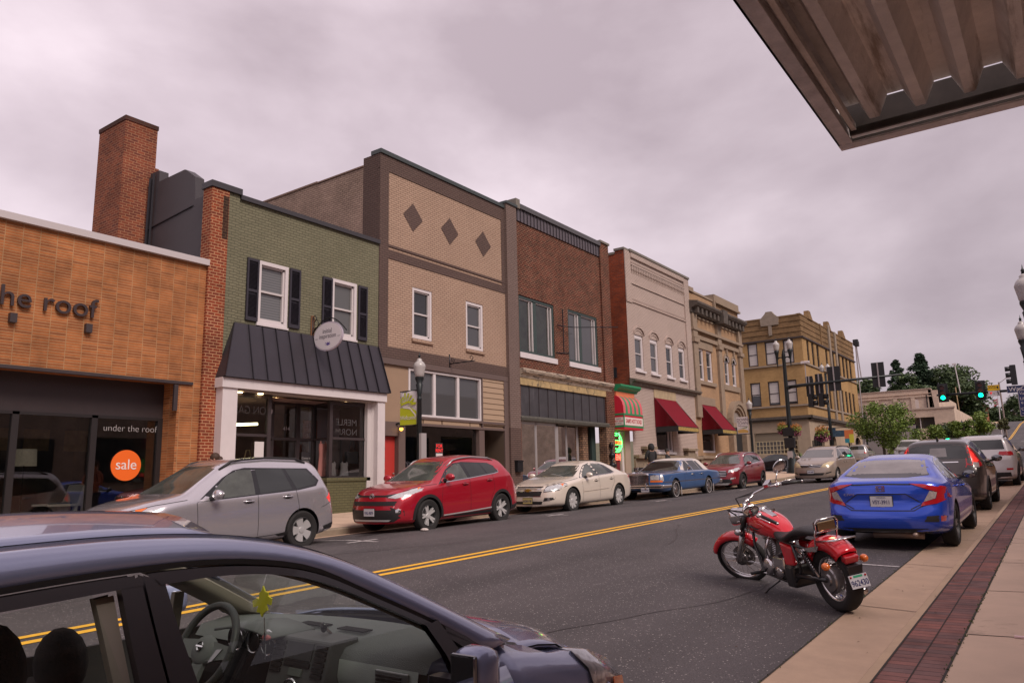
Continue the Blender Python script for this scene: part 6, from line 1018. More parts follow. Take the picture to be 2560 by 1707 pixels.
# people
def person(x, y, z, h, label, hood=None, cloth=(.02, .02, .022), hair=(.015, .012, .01), rz=0, seat=False, pants=(.03, .035, .06), skin=(.30, .16, .11), bun=False, phone=True):
 t = thing('person', label, 'person', (x, y, z), rz); s = h/1.75; hips = .92 if not seat else .46
 J = {'pel': (0, 0, hips), 'chest': (0, .0, hips+.40), 'neck': (0, .0, hips+.56), 'shL': (-.19, 0, hips+.50), 'elL': (-.25, .06, hips+.24), 'haL': (-.13, .24, hips+.26), 'shR': (.19, 0, hips+.50), 'elR': (.25, .06, hips+.24), 'haR': (.13, .24, hips+.28)}
 ed = [('pel', 'chest'), ('chest', 'neck'), ('neck', 'shL'), ('shL', 'elL'), ('elL', 'haL'), ('neck', 'shR'), ('shR', 'elR'), ('elR', 'haR')]; rad = {'pel': (.15, .11), 'chest': (.17, .12), 'neck': (.07, .07), 'shL': (.08, .08), 'shR': (.08, .08), 'elL': (.055, .055), 'elR': (.055, .055), 'haL': (.035, .035), 'haR': (.035, .035)}
 def skin_obj(nm, J, ed, rad, m, root):
  ks = list(J); me = bpy.data.meshes.new(nm); me.from_pydata([tuple(Vector(J[k])*s) for k in ks], [(ks.index(a), ks.index(b_)) for a, b_ in ed], []); o = bpy.data.objects.new(nm, me); COL.objects.link(o); o.parent = t; o.modifiers.new('skin', 'SKIN'); me.materials.append(m)
  for k, v in zip(ks, me.skin_vertices[0].data): v.radius = (rad[k][0]*s, rad[k][1]*s); v.use_root = (k == root)
  u = o.modifiers.new('sub', 'SUBSURF'); u.levels = 1; u.render_levels = 2
  for p in me.polygons: p.use_smooth = True
  dg = bpy.context.evaluated_depsgraph_get(); me2 = bpy.data.meshes.new_from_object(o.evaluated_get(dg)); o.modifiers.clear(); o.data = me2; me2.materials.clear(); me2.materials.append(m); me2.polygons.foreach_set('use_smooth', [True]*len(me2.polygons)); return o
 Jb = dict(J); kn = {'hpL': (-.09, 0, hips-.05), 'knL': (-.10, .03 if not seat else .42, .50), 'anL': (-.10, 0 if not seat else .42, .08), 'toL': (-.10, .15 if not seat else .56, .04), 'hpR': (.09, 0, hips-.05), 'knR': (.10, .03 if not seat else .42, .50), 'anR': (.10, 0 if not seat else .42, .08), 'toR': (.10, .15 if not seat else .56, .04), 'head0': (0, .01, hips+.66), 'head1': (0, .02, hips+.80)}
 Jb.update(kn); e2 = ed+[('pel', 'hpL'), ('hpL', 'knL'), ('knL', 'anL'), ('anL', 'toL'), ('pel', 'hpR'), ('hpR', 'knR'), ('knR', 'anR'), ('anR', 'toR'), ('neck', 'head0'), ('head0', 'head1')]; r2_ = {k: (a*.8, b_*.8) for k, (a, b_) in rad.items()}; r2_.update({'hpL': (.085, .09), 'knL': (.06, .06), 'anL': (.04, .045), 'toL': (.04, .03), 'hpR': (.085, .09), 'knR': (.06, .06), 'anR': (.04, .045), 'toR': (.04, .03), 'head0': (.075, .085), 'head1': (.078, .092)})
 SK = mat('skin_%d' % int(skin[0]*100), skin, .5); skin_obj('body', Jb, e2, r2_, SK, 'pel')
 skin_obj('jacket', J, ed, {k: (a*1.08, b_*1.1) for k, (a, b_) in rad.items()}, mat('cloth_%d_%d' % (int(cloth[0]*100), int(cloth[2]*100)), cloth, .85), 'pel')
 tr = {k: kn[k] for k in ('hpL', 'knL', 'anL', 'hpR', 'knR', 'anR')}; tr['pel'] = J['pel']; skin_obj('trousers', tr, [('pel', 'hpL'), ('hpL', 'knL'), ('knL', 'anL'), ('pel', 'hpR'), ('hpR', 'knR'), ('knR', 'anR')], {'pel': (.14, .11), 'hpL': (.095, .10), 'knL': (.072, .075), 'anL': (.055, .06), 'hpR': (.095, .10), 'knR': (.072, .075), 'anR': (.055, .06)}, mat('trousers_dark', pants, .85), 'pel')
 hz = (hips+.73)*s; hr = MB()
 if hood: hr.sph((0, -.01*s, hz-.02*s), .135*s, 1, 1.1, 1.25, 14); hr.build('hood', mat('cloth_%d_%d' % (int(cloth[0]*100), int(cloth[2]*100)), cloth, .85), t, smooth=True, local=True)
 else:
  hr.sph((0, -.02*s, hz+.04*s), .105*s, .92, 1.05, 1.05, 12)
  if bun: hr.sph((0, -.12*s, hz+.0*s), .07*s, n=8)
  hr.build('hair', mat('hair_%d' % int(hair[0]*1000), hair, .7), t, smooth=True, local=True)
  fc = MB(); fc.sph((0, .105*s, hz-.0*s), .014*s, n=6);
  for q in (-1, 1): fc.sph((q*.085*s, 0, hz-.01*s), .02*s, .5, 1, 1.3, 6)
  fc.build('face_features', SK, t, smooth=True, local=True); ey = MB()
  for q in (-1, 1): ey.sph((q*.032*s, .088*s, hz+.015*s), .009*s, n=5)
  ey.build('eyes', IRON, t, local=True)
 for q in (-1, 1):   # hands: palm with five fingers
  f = MB(); bx = (q*.12*s, .25*s, (hips+.27)*s); f.sph(bx, .032*s, .8, 1.2, .6, 8)
  for k in range(4): f.tube([(bx[0]+(k-1.5)*.013*s, bx[1]+.02*s, bx[2]), (bx[0]+(k-1.5)*.014*s, bx[1]+(.055+.006*(k in (1, 2)))*s, bx[2]-.004*s), (bx[0]+(k-1.5)*.012*s, bx[1]+.07*s, bx[2]-.022*s)], [.007*s, .006*s, .005*s], 5)
  f.tube([(bx[0]-q*.022*s, bx[1]+.0*s, bx[2]), (bx[0]-q*.04*s, bx[1]+.035*s, bx[2]+.006*s)], [.008*s, .006*s], 5); f.build('hand', SK, t, smooth=True, local=True)
 return t
person(-15.3, 31.9, zs(-15.3, 31.9), 1.95, 'person in a black hooded jacket seen from behind near the hot dog shop', hood=True, rz=radians(60))
person(-15.6, 34.3, zs(-15.6, 34.3), 1.72, 'dark-haired person in a dark shirt behind the blue sedan roof', rz=radians(-80), cloth=(.025, .035, .028)); person(-15.0, 9.68, zs(-15, 9.68)-.02, 1.68, 'person with brown hair in a bun passing behind the silver crossover', hair=(.05, .022, .012), rz=radians(150), bun=True, cloth=(.30, .10, .07), skin=(.35, .16, .11))
t = thing('sidewalk_bench', 'dark low bench against the stone base near the hot dog shop', 'bench', (-15.9, 32.6, 1.2)); z = zs(-15.9, 32.6)
MB().box(-16.2, -15.8, 31.9, 34.0, z+.42, z+.48).build('seat', GRYP, t); MB().box(-16.22, -16.17, 31.9, 34.0, z+.5, z+.9).build('backrest', GRYP, t)
for y in (32.0, 33.9): MB().box(-16.2, -15.8, y-.03, y+.03, z, z+.42).build('leg', GRYP, t)
# car builder
def paint(name, c, metal=.25, rough=.25, coat=1): return mat(name, c, rough, metal=metal, coat=coat, spec=.5)
BLK = mat('black_plastic', (.018, .016, .017), .5); BLKG = mat('gloss_black', (.010, .010, .011), .15, coat=.5); CHR = mat('chrome', (.72, .70, .70), .12, metal=1); TYRE = mat('tyre_rubber', (.016, .014, .014), .85); RIMS = mat('alloy_silver', (.58, .56, .56), .3, metal=.45)
CGL = mat('tinted_car_glass', (.020, .023, .022), .04, spec=.9); CGL2 = mat('clear_car_glass', (.065, .070, .062), .05, spec=.9, var=.5, vscale=2.5); CGLG = mat('hazy_rear_glass', (.20, .18, .18), .15, spec=.8, var=.25, vscale=3)
HLM = mat('headlamp_clear', (.56, .56, .57), .14, metal=.35, coat=1, var=.3, vscale=25); HLY = mat('headlamp_hazed', (.50, .40, .24), .25, coat=1); AMB = mat('amber_lens', (.16, .05, .015), .3); AMB2 = mat('amber_indicator', (.75, .16, .02), .25, coat=1); TLR = mat('tail_lamp_red', (.42, .008, .015), .15, coat=1); TLB = mat('tail_lamp_bright', (.75, .03, .03), .2, coat=1, emit=(1, .05, .03), estr=.25); CLR = mat('reverse_lamp_clear', (.40, .34, .33), .2, coat=1, var=.4, vscale=40)
SEAM = mat('panel_gap', (.012, .011, .012), .7); PLT = mat('number_plate', (.55, .53, .56), .5); PLI = mat('plate_ink', (.05, .05, .14), .5)
def smooth_i(kn, x, w_=.05): return sum(interp(kn, x+d*w_) for d in (-1, -.5, 0, .5, 1))/5
class Car:
 def __init__(s, label, x, y, z, rz, c, body, name='parked_car', cat='car', group=None, pitch=0):
  s.c = c; s.t = thing(name, label, cat, (0, 0, 0), 0, group); OFF[s.t.name] = Vector(); s.t.location = (x, y, z); s.t.rotation_euler = (pitch, 0, rz)
  L_, W_ = c['L'], c['W']; s.ax = c['FO']+c['WB']/2; N_ = 56; rings = []
  for i in range(N_+1):
   q = L_*i/N_
   if i in (0, N_): q = min(max(q, .002), L_-.002)
   zt = smooth_i(c['top'], q); zs_ = smooth_i(c['belt'], q); hw = smooth_i(c.get('wid', [(0, .80), (.25, .93), (.8, 1), (L_-.8, 1), (L_-.25, .95), (L_, .86)]), q)*W_/2
   zb = smooth_i(c.get('bot', [(0, .22), (.5, .19), (L_-.5, .2), (L_, .28)]), q); k = min(max((zt-zs_)/(c['H']-max(b for a, b in c['belt'])), 0), 1); ws = hw-.035
   wr = lerp(ws-.06, c.get('wr', .60)*1.0, k); ze = zt-lerp(.03, .055, k); zs_ = min(zs_, ze-.02)
   sec = [(0, zb), (hw*.80, zb), (hw*.955, zb+.05), (hw*.985, zb+.16), (hw, lerp(zb, zs_, .5)), (hw*.992, lerp(zb, zs_, .80)), (hw*.975, zs_-.035), (ws, zs_), (lerp(ws, wr, .5)+.02*k, lerp(zs_, ze, .5)), (wr+.015*k, ze-.025*k), (wr-.05, lerp(ze, zt, .62)), (wr*.6, lerp(ze, zt, .93)), (0, zt)]
   rings.append((q, sec))
  mb = MB(); M_ = 13; vs = []
  nb, rb = c.get('bow', .22), c.get('rbow', .14)
  def warp(q, x_, z_):
   f = max(0, 1-q/.9); r_ = max(0, 1-(L_-q)/.8); a = abs(x_)/(W_/2)
   q2 = q+f*(nb*a**2.6+interp(c.get('nose', [(.2, .04), (.45, 0), (.7, .05), (.9, .12)]), z_))
   q2 = q2-r_*(rb*a**2.6+interp(c.get('tail', [(.25, .04), (.5, 0), (.8, .05), (1.1, .08)]), z_)); return (x_, s.ax-q2, z_)
  for q, sec in rings:
   full = [(x_, z_) for x_, z_ in sec]+[(-x_, z_) for x_, z_ in sec[-2:0:-1]]
   vs.append([warp(q, *p) for p in full])
  R_ = len(vs[0]); s.v = vs
  mb.v = [p for r in vs for p in r]
  for i in range(N_):
   for j in range(R_): mb.f.append((i*R_+j, i*R_+(j+1) % R_, (i+1)*R_+(j+1) % R_, (i+1)*R_+j))
  for base, q in ((0, rings[0][0]), (N_*R_, rings[-1][0])):   # gridded end caps
   sec = rings[0 if base == 0 else -1][1]; pr = None
   for j in range(1, 12):
    row = [base+j]
    for k in range(1, 8): x_ = sec[j][0]*(1-k/4); mb.v.append(warp(q, x_, sec[j][1])); row.append(len(mb.v)-1)
    row.append(base+R_-j)
    if pr:
     for k in range(8): mb.f.append((pr[k], pr[k+1], row[k+1], row[k]))
    else: mb.f += [(base, row[k], row[k+1]) for k in range(8)]
    pr = row
   mb.f += [(base+12, pr[k], pr[k+1]) for k in range(8)]
  o = mb.build('body', body, s.t, smooth=True, local=True); s.body = o; o.data.materials.append(BLK)
  o.modifiers.new('s', 'SUBSURF').levels = 1; o.modifiers['s'].render_levels = 1
  dg = bpy.context.evaluated_depsgraph_get(); me = bpy.data.meshes.new_from_object(o.evaluated_get(dg)); bmm = bmesh.new(); bmm.from_mesh(me); s.bvh = BVHTree.FromBMesh(bmm); bmm.free()
  cut = MB(); tr = c['tr']+c.get('gap', .05)
  for u in (s.ax-c['FO'], s.ax-c['FO']-c['WB']):
   for sg in (-1, 1): cut.lathe([(.0001, sg*(W_/2-.30)), (tr, sg*(W_/2-.30)), (tr, sg*(W_/2+.3)), (.0001, sg*(W_/2+.3))], (0, u, c['tr']), 'x', 28)
  co = cut.build('cutter', BLK, s.t, local=True); co.data.materials.clear(); co.data.materials.append(body); co.data.materials.append(BLK); co.data.polygons.foreach_set('material_index', [1]*len(co.data.polygons))
  bm_ = o.modifiers.new('b', 'BOOLEAN'); bm_.object = co; bm_.operation = 'DIFFERENCE'; bm_.solver = 'EXACT'
  dg = bpy.context.evaluated_depsgraph_get(); me = bpy.data.meshes.new_from_object(o.evaluated_get(dg)); o.modifiers.clear(); o.data = me; me.name = 'body'; bpy.data.objects.remove(co)
  bmm = bmesh.new(); bmm.from_mesh(me)
  for e in bmm.edges:
   if len(e.link_faces) == 2 and (e.calc_face_angle(0) > .7 or e.link_faces[0].material_index != e.link_faces[1].material_index): e.smooth = False
  bmm.to_mesh(me); bmm.free()
  for p in me.polygons: p.use_smooth = True
  s.W = W_
 def S(s, q): return s.ax-q
 def hit(s, p, view):
  if view in ('L', 'R'): sg = 1 if view == 'R' else -1; o, d = Vector((sg*3, s.S(p[0]), p[1])), Vector((-sg, 0, 0))
  elif view == 'F': o, d = Vector((p[0], 6, p[1])), Vector((0, -1, 0))
  elif view == 'B': o, d = Vector((p[0], -6, p[1])), Vector((0, 1, 0))
  else: o, d = Vector((p[0], s.S(p[1]), 4)), Vector((0, 0, -1))
  l, n, i, dist = s.bvh.ray_cast(o, d)
  return (l, -d) if l is not None else (None, None)
 def patch(s, name, m, poly, view='L', off=.006, sp=.09, par=None, thick=.02, holes=None):
  if view == 'S': return [s.patch(name, m, poly, v, off, sp, par, thick) for v in ('L', 'R')]
  b = []; n = len(poly)
  for i in range(n):
   a, c = Vector(poly[i]), Vector(poly[(i+1) % n]); k = max(1, int((c-a).length/sp)); b += [a.lerp(c, t/k) for t in range(k)]
  pts = [p.copy() for p in b]; xs = [p.x for p in b]; ys = [p.y for p in b]
  gx = int((max(xs)-min(xs))/sp)+1; gy = int((max(ys)-min(ys))/sp)+1
  def inside(p):
   r = False; j = n-1
   for i in range(n):
    a, c = poly[i], poly[j]
    if (a[1] > p[1]) != (c[1] > p[1]) and p[0] < (c[0]-a[0])*(p[1]-a[1])/(c[1]-a[1])+a[0]: r = not r
    j = i
   return r
  for i in range(1, gx):
   for j in range(1, gy):
    p = Vector((min(xs)+(max(xs)-min(xs))*i/gx, min(ys)+(max(ys)-min(ys))*j/gy))
    if inside(p) and min((p-q).length for q in b) > sp*.4: pts.append(p)
  try: r = geometry.delaunay_2d_cdt(pts, [(i, (i+1) % len(b)) for i in range(len(b))], [], 1, 1e-5)
  except Exception: return None
  vs2, fs = r[0], [f for f in r[2] if len(f) == 3]; V = []; last = None; ok = []
  for p in vs2:
   l, d = s.hit(p, view); ok.append(l is not None)
   V.append(l+d*off if l is not None else Vector((0, 0, 0)))
  fs = [f for f in fs if all(ok[i] for i in f)]
  if not fs: return None
  back = [v-(s.hit(p, view)[1] or Vector((0, 0, 0)))*(off+thick) if k else v for v, p, k in zip(V, vs2, ok)]
  mb = MB(); nV = len(V); cnt = {}
  for f in fs:
   for a, c in zip(f, f[1:]+f[:1]): cnt[(a, c)] = 1
  ed = [(a, c) for (a, c) in cnt if (c, a) not in cnt]
  mb.v = [tuple(v) for v in V]+[tuple(v) for v in back]; mb.f = [tuple(f) for f in fs]+[(a, c, c+nV, a+nV) for a, c in ed]
  o = mb.build(name, m, par or s.t, local=True, auto=.7); return o
 def line(s, name, m, pts, view, wd=.008, off=.003, par=None):
  for v in (('L', 'R') if view == 'S' else (view,)):
   mb = MB(); P_ = []
   for a, c in zip(pts, pts[1:]):
    k = max(1, int((Vector(c)-Vector(a)).length/.06))
    P_ += [Vector(a).lerp(Vector(c), t/k) for t in range(k)]
   P_.append(Vector(pts[-1])); rows = []
   for i, p in enumerate(P_):
    d = (P_[min(i+1, len(P_)-1)]-P_[max(0, i-1)]).normalized(); n = Vector((-d.y, d.x))*wd/2; r = []
    for q in (p-n, p+n):
     l, dd = s.hit(q, v)
     if l is not None: r.append(tuple(l+dd*off))
    if len(r) == 2: rows.append(r)
   if len(rows) > 1: mb.grid(rows); mb.build(name, m, par or s.body, local=True)
 def wheels(s, sp=5, style='split', rim=RIMS, rr=.66, white=False, hub=True):
  c = s.c; tr = c['tr']; tw = c.get('tw', .215); proto = {}
  for u in (s.S(c['FO']), s.S(c['FO']+c['WB'])):
   for sg in (-1, 1):
    if sg not in proto:
     xo = 0; d = tw; R_ = tr*rr
     r_ = MB(); prof = [(R_+.006, d-.012), (R_-.008, d-.002), (R_-.022, d-.02), (R_-.03, d-.06), (R_-.05, .03), (.02, .03)]; r_.lathe([(a, sg*(b_-d)) for a, b_ in prof], (0, 0, 0), 'x', 32)
     disc = MB(); fx_ = sg*-.03
     n = sp
     for k in range(n):
      a0 = 2*pi*k/n
      subs = (-.17, .17) if style == 'split' else ((-.09, .09) if style == 'thin' else (0,))
      for da in subs:
       wI, wO = (.026, .020) if style in ('split',) else ((.012, .010) if style == 'thin' else (.05, .085 if style == 'star' else .04))
       a = a0+da*(1 if style != 'thin' else 1); ai = a0+da*.5; ro = R_-.02; pI = Vector((0, cos(ai)*.05, sin(ai)*.05)); pO = Vector((0, cos(a)*ro, sin(a)*ro)); t_ = (pO-pI).normalized(); nn = Vector((0, -t_.z, t_.y)); X = Vector((1, 0, 0))
       f0, f1 = sg*-.035, sg*-.018
       q = [pI-nn*wI+X*(f0-sg*.04), pI+nn*wI+X*(f0-sg*.04), pO+nn*wO+X*(f1-sg*.04), pO-nn*wO+X*(f1-sg*.04), pI-nn*wI+X*f0, pI+nn*wI+X*f0, pO+nn*wO+X*f1, pO-nn*wO+X*f1]
       disc.hexa([tuple(p) for p in q])
     disc.lathe([(.062, sg*-.06), (.055, sg*-.025), (.03, sg*-.02), (.001, sg*-.02)], (0, 0, 0), 'x', 16)
     ty = MB(); ty.lathe([(R_, sg*-.012), (R_+.02, 0), (tr-.035, sg*.004), (tr-.010, sg*-.014), (tr, sg*-.045), (tr, sg*(-tw+.045)), (tr-.02, sg*(-tw+.005)), (R_, sg*(-tw))], (0, 0, 0), 'x', 40)
     proto[sg] = (r_, disc, ty)
    r_, disc, ty = proto[sg]
    T = Matrix.Translation((sg*(s.W/2-.018), u, tr))
    def mk(mb, nm, m, par): m2 = MB(); m2.v = [tuple(T@Vector(p)) for p in mb.v]; m2.f = mb.f; return m2.build(nm, m, par, local=True, auto=.6)
    wh = mk(r_, 'wheel', mat('rim_barrel', (.05, .048, .05), .5, metal=.6), s.t); mk(disc, 'rim', rim, wh); mk(ty, 'tyre', TYRE, wh)
    if white: m2 = MB().lathe([(R_+.035, .006), (R_+.045, .006)] if 0 else [(tr*rr+.035, sg*.007), (tr*rr+.052, sg*.007)], (0, 0, 0), 'x', 32); mk(m2, 'white_line', WTRIM, wh)
    bp = MB().lathe([(.001, sg*-.08), (tr*rr-.03, sg*-.08)], (0, 0, 0), 'x', 20); mk(bp, 'brake_disc', mat('brake_dark', (.03, .028, .03), .6), wh)
 def mirror(s, q, z, m, w_=.22, h=.15, d=.12, stalk=BLK, out=.12, sides='LR'):
  for v in sides:
   sg = 1 if v == 'R' else -1; l, _ = s.hit((q, z-.05), v); x0 = l.x
   mb = MB(); mb.sph((x0+sg*(out+.02), s.S(q)+.0, z+.04), 1, w_/2, d*.62, h/2, 12); o = mb.build('side_mirror', m, s.t, smooth=True, local=True)
   mb = MB(); mb.hexa([(x0-sg*.02, s.S(q)-.05, z-.05), (x0+sg*(out), s.S(q)-.03, z-.02), (x0+sg*(out), s.S(q)+.03, z-.02), (x0-sg*.02, s.S(q)+.06, z-.05), (x0-sg*.02, s.S(q)-.05, z), (x0+sg*out, s.S(q)-.03, z+.03), (x0+sg*out, s.S(q)+.03, z+.03), (x0-sg*.02, s.S(q)+.06, z)]); mb.build('mirror_foot', stalk, o, local=True)
   MB().sph((x0+sg*(out+.02), s.S(q)-d*.45, z+.04), 1, w_/2*.85, .02, h/2*.85, 10).build('mirror_glass', mat('mirror_glass', (.25, .25, .26), .03, metal=.9), o, smooth=True, local=True)
 def handle(s, q, z, m=None):
  for v in 'LR':
   sg = 1 if v == 'R' else -1; l, _ = s.hit((q, z), v); y = s.S(q); c_ = MB().sph((l.x+sg*.002, y, z-.005), 1, .006, .075, .038, 10).build('handle_cup', SEAM, s.t, smooth=True, local=True)
   MB().tube([(l.x, y+.10, z), (l.x+sg*.03, y+.085, z), (l.x+sg*.03, y-.085, z), (l.x, y-.10, z)], .014, 6).build('door_handle', m or s.body.data.materials[0], s.t, smooth=True, local=True)
 def plate(s, txt, view, z, x=0, m=PLT, ink=PLI, frame=True, w_=.305, h=.155, size=.085, top=None):
  l, d = s.hit((x, z), view); sg = 1 if view == 'F' else -1; y = l.y+sg*.02
  p = MB().box(x-w_/2, x+w_/2, y-.006, y+.006, z-h/2, z+h/2).build('number_plate', m, s.t, local=True)
  if frame: MB().box(x-w_/2-.012, x+w_/2+.012, y-sg*.010-.006, y-sg*.010+.006, z-h/2-.012, z+h/2+.012).build('plate_frame', BLK, p, local=True)
  F_M = lambda oz, sg=sg: frameM((x, y+sg*.0075, z+oz), (-sg, 0, 0), (0, 0, 1)); text(txt, 'lettering', ink, p, size, F_M(-.012), .001, local=True, bold=.001, sx=.74)
  if top: text(top, 'lettering', ink, p, size*.38, F_M(h*.38), .0005, local=True)
  return p
 def rails(s, q0, q1, x, z0, z1, m=BLK, r=.018, lift=.05):
  for sg in (-1, 1):
   P_ = []
   for i in range(9):
    t = i/8; q = lerp(q0, q1, t); l, _ = s.hit((sg*x, q), 'T'); P_.append((sg*x, s.S(q), (l.z if l else z0)+(lift if 0 < i < 8 else -.005)))
   MB().tube(P_, r, 6).build('roof_rail', m, s.t, smooth=True, local=True)
 def arch(s, m, w_=.06, sides='S', a0=-8, a1=188, off=.012):
  c = s.c
  for u in (c['FO'], c['FO']+c['WB']):
   r0 = c['tr']+c.get('gap', .05)-.012; r1 = r0+w_; P_ = [(u-r1*cos(radians(a0+(a1-a0)*k/20)), c['tr']+r1*sin(radians(a0+(a1-a0)*k/20))) for k in range(21)]+[(u-r0*cos(radians(a1-(a1-a0)*k/20)), c['tr']+r0*sin(radians(a1-(a1-a0)*k/20))) for k in range(21)]
   s.patch('wheel_arch_trim', m, P_, sides, off, .08)
# parked and moving cars
FY_ = pi
def base(x, y): return zg(x, y)
# --- silver crossover
c = dict(L=4.52, W=1.795, H=1.68, bow=.36, rbow=.28, FO=.87, WB=2.64, tr=.345, wr=.60, top=[(0, .72), (.06, .86), (.20, .93), (.55, 1.00), (1.05, 1.07), (1.28, 1.12), (2.02, 1.58), (2.25, 1.645), (2.9, 1.68), (3.6, 1.65), (3.95, 1.59), (4.08, 1.50), (4.36, 1.13), (4.5, 1.0), (4.52, .85)], belt=[(0, .66), (.3, .82), (1.1, .96), (1.4, .99), (2.4, 1.02), (3.6, 1.08), (4.25, 1.14), (4.595, .98)])
s = Car('silver grey crossover with black roof rails parked in front of the green shop', -12.32, 7.93, zg(-12.3, 7.93)-.02, FY_, c, paint('silver_paint', (.60, .565, .60), .75, .27)); s.t.rotation_euler.x = -.02
s.wheels(5, 'star'); s.mirror(1.68, 1.02, s.body.data.materials[0], .24, .17)
s.patch('front_side_window', CGL2, [(1.60, .985), (2.50, 1.03), (2.52, 1.45), (2.28, 1.455), (2.05, 1.37), (1.78, 1.16)], 'S', .004); s.patch('rear_side_window', CGL, [(2.60, 1.035), (3.28, 1.08), (3.16, 1.455), (2.60, 1.455)], 'S', .004); s.patch('quarter_window', CGL, [(3.38, 1.085), (3.80, 1.15), (3.88, 1.22), (3.70, 1.42), (3.23, 1.45)], 'S', .004)
s.patch('window_surround', BLKG, [(1.40, .955), (3.42, 1.06), (3.84, 1.12), (3.94, 1.22), (3.74, 1.45), (2.4, 1.49), (2.18, 1.45), (1.95, 1.33)], 'S', .0015)
s.patch('windscreen', CGL2, [(-.66, 1.10), (.66, 1.10), (.52, 1.55), (-.52, 1.55)], 'F', .004); s.patch('rear_window', CGL, [(-.60, 1.14), (.60, 1.14), (.52, 1.5), (-.52, 1.5)], 'B', .004)
s.patch('headlight', HLM, [(-.58, .66), (-.78, .70), (-.86, .82), (-.84, .90), (-.60, .78)], 'F', .006, .05); s.patch('headlight', HLM, [(.58, .66), (.78, .70), (.86, .82), (.84, .90), (.60, .78)], 'F', .006, .05); s.patch('headlight_side', HLM, [(.18, .70), (.34, .74), (.62, .92), (.44, .88), (.22, .82)], 'S', .004, .05); s.patch('indicator', AMB2, [(.42, .80), (.64, .92), (.48, .895)], 'S', .008, .05)
s.patch('grille', BLK, [(-.5, .62), (.5, .62), (.56, .80), (-.56, .80)], 'F', .004); s.patch('tail_light', TLR, [(4.18, 1.03), (4.42, 1.0), (4.46, .88), (4.38, .80), (4.36, .93), (4.22, .96)], 'S', .01, .05); s.patch('tail_light', TLB, [(.55, .82), (.80, .80), (.86, .98), (.56, 1.05)], 'B', .008); s.patch('tail_light', TLB, [(-.55, .82), (-.80, .80), (-.86, .98), (-.56, 1.05)], 'B', .008)
s.patch('rocker_trim', BLK, [(1.32, .16), (3.2, .16), (3.28, .36), (2.9, .32), (1.35, .27)], 'S', .008); s.patch('rear_bumper_trim', BLK, [(3.98, .25), (4.55, .30), (4.57, .48), (4.35, .44), (4.02, .38)], 'S', .012)
s.line('door_gap', SEAM, [(1.42, .30), (1.40, .95)], 'S'); s.line('door_gap', SEAM, [(2.55, .28), (2.55, 1.03)], 'S'); s.line('door_gap', SEAM, [(3.28, .45), (3.42, .75), (3.36, 1.08)], 'S'); s.line('bonnet_gap', SEAM, [(.30, .86), (.75, .945), (1.25, 1.0)], 'S'); s.line('bumper_gap', SEAM, [(3.95, .72), (4.2, .80), (4.45, .80)], 'S')
s.handle(2.36, .92); s.handle(3.17, .96); s.rails(1.95, 3.75, .60, 1.6, 1.6, BLK, .022, .055); pass
# --- red crossover
c = dict(L=4.605, W=1.845, H=1.67, FO=.93, WB=2.66, tr=.355, wr=.59, bow=.30, rbow=.30, top=[(0, .80), (.05, .92), (.25, .97), (.6, 1.02), (1.05, 1.075), (1.20, 1.10), (1.92, 1.54), (2.15, 1.63), (2.7, 1.675), (3.4, 1.635), (3.82, 1.57), (3.95, 1.49), (4.28, 1.14), (4.5, 1.05), (4.605, .86)], belt=[(0, .74), (.3, .86), (1.1, .97), (2.4, 1.08), (3.6, 1.16), (4.2, 1.19), (4.605, .98)])
RED = paint('red_paint', (.40, .006, .022), .3, .28)
s = Car('bright red crossover with silver roof rails parked by the tan building', -12.34, 14.0, zg(-12.3, 14.0)-.02, FY_, c, RED)
s.t.rotation_euler.x = -.02
RMB = mat('machined_alloy', (.66, .64, .64), .25, metal=.45); s.wheels(5, 'split', RMB); s.mirror(1.55, 1.12, RED, .26, .17); s.arch(BLK, .065)
s.patch('window_surround', BLKG, [(1.28, 1.00), (1.40, 1.04), (2.3, 1.11), (3.35, 1.195), (3.56, 1.225), (3.48, 1.385), (3.30, 1.46), (2.35, 1.50), (2.05, 1.47), (1.75, 1.33)], 'S', .0015); s.patch('front_side_window', CGL2, [(1.50, 1.06), (2.32, 1.125), (2.24, 1.465), (2.08, 1.45), (1.80, 1.32)], 'S', .004); s.patch('rear_side_window', CGL, [(2.42, 1.135), (3.06, 1.18), (2.92, 1.455), (2.36, 1.465)], 'S', .004); s.patch('quarter_window', CGL, [(3.11, 1.19), (3.50, 1.235), (3.44, 1.36), (3.28, 1.425), (2.98, 1.45)], 'S', .004)
s.line('chrome_strip', CHR, [(1.42, 1.045), (2.36, 1.115), (3.35, 1.20), (3.54, 1.23), (3.56, 1.32)], 'S', .018, .008)
s.patch('windscreen', CGL2, [(-.70, 1.10), (.70, 1.10), (.55, 1.52), (-.55, 1.52)], 'F', .004); s.patch('rear_window', CGL, [(-.6, 1.14), (.6, 1.14), (.5, 1.45), (-.5, 1.45)], 'B', .004)
for k in (-1, 1):
 s.patch('headlight', HLM, [(k*.44, .78), (k*.62, .755), (k*.80, .80), (k*.895, .93), (k*.85, .95), (k*.62, .86)], 'F', .008, .04); s.patch('headlight_trim', BLKG, [(k*.36, .80), (k*.50, .765), (k*.60, .86), (k*.36, .83)], 'F', .005, .04); s.patch('fog_lamp', CHR, [(k*.66, .46), (k*.73, .46), (k*.745, .52), (k*.70, .55), (k*.65, .52)], 'F', .012, .03); s.patch('fog_recess', BLK, [(k*.52, .58), (k*.78, .50), (k*.78, .40), (k*.64, .42)], 'F', .006, .05); s.patch('tail_light', TLR, [(k*.5, .98), (k*.86, .92), (k*.86, 1.08), (k*.5, 1.06)], 'B', .008, .06)
s.patch('headlight_side', HLM, [(.30, .80), (.52, .84), (.78, .97), (.55, .94), (.34, .88)], 'S', .005, .04); s.patch('indicator', AMB2, [(.66, .925), (.80, .985), (.70, .965)], 'S', .009, .04)
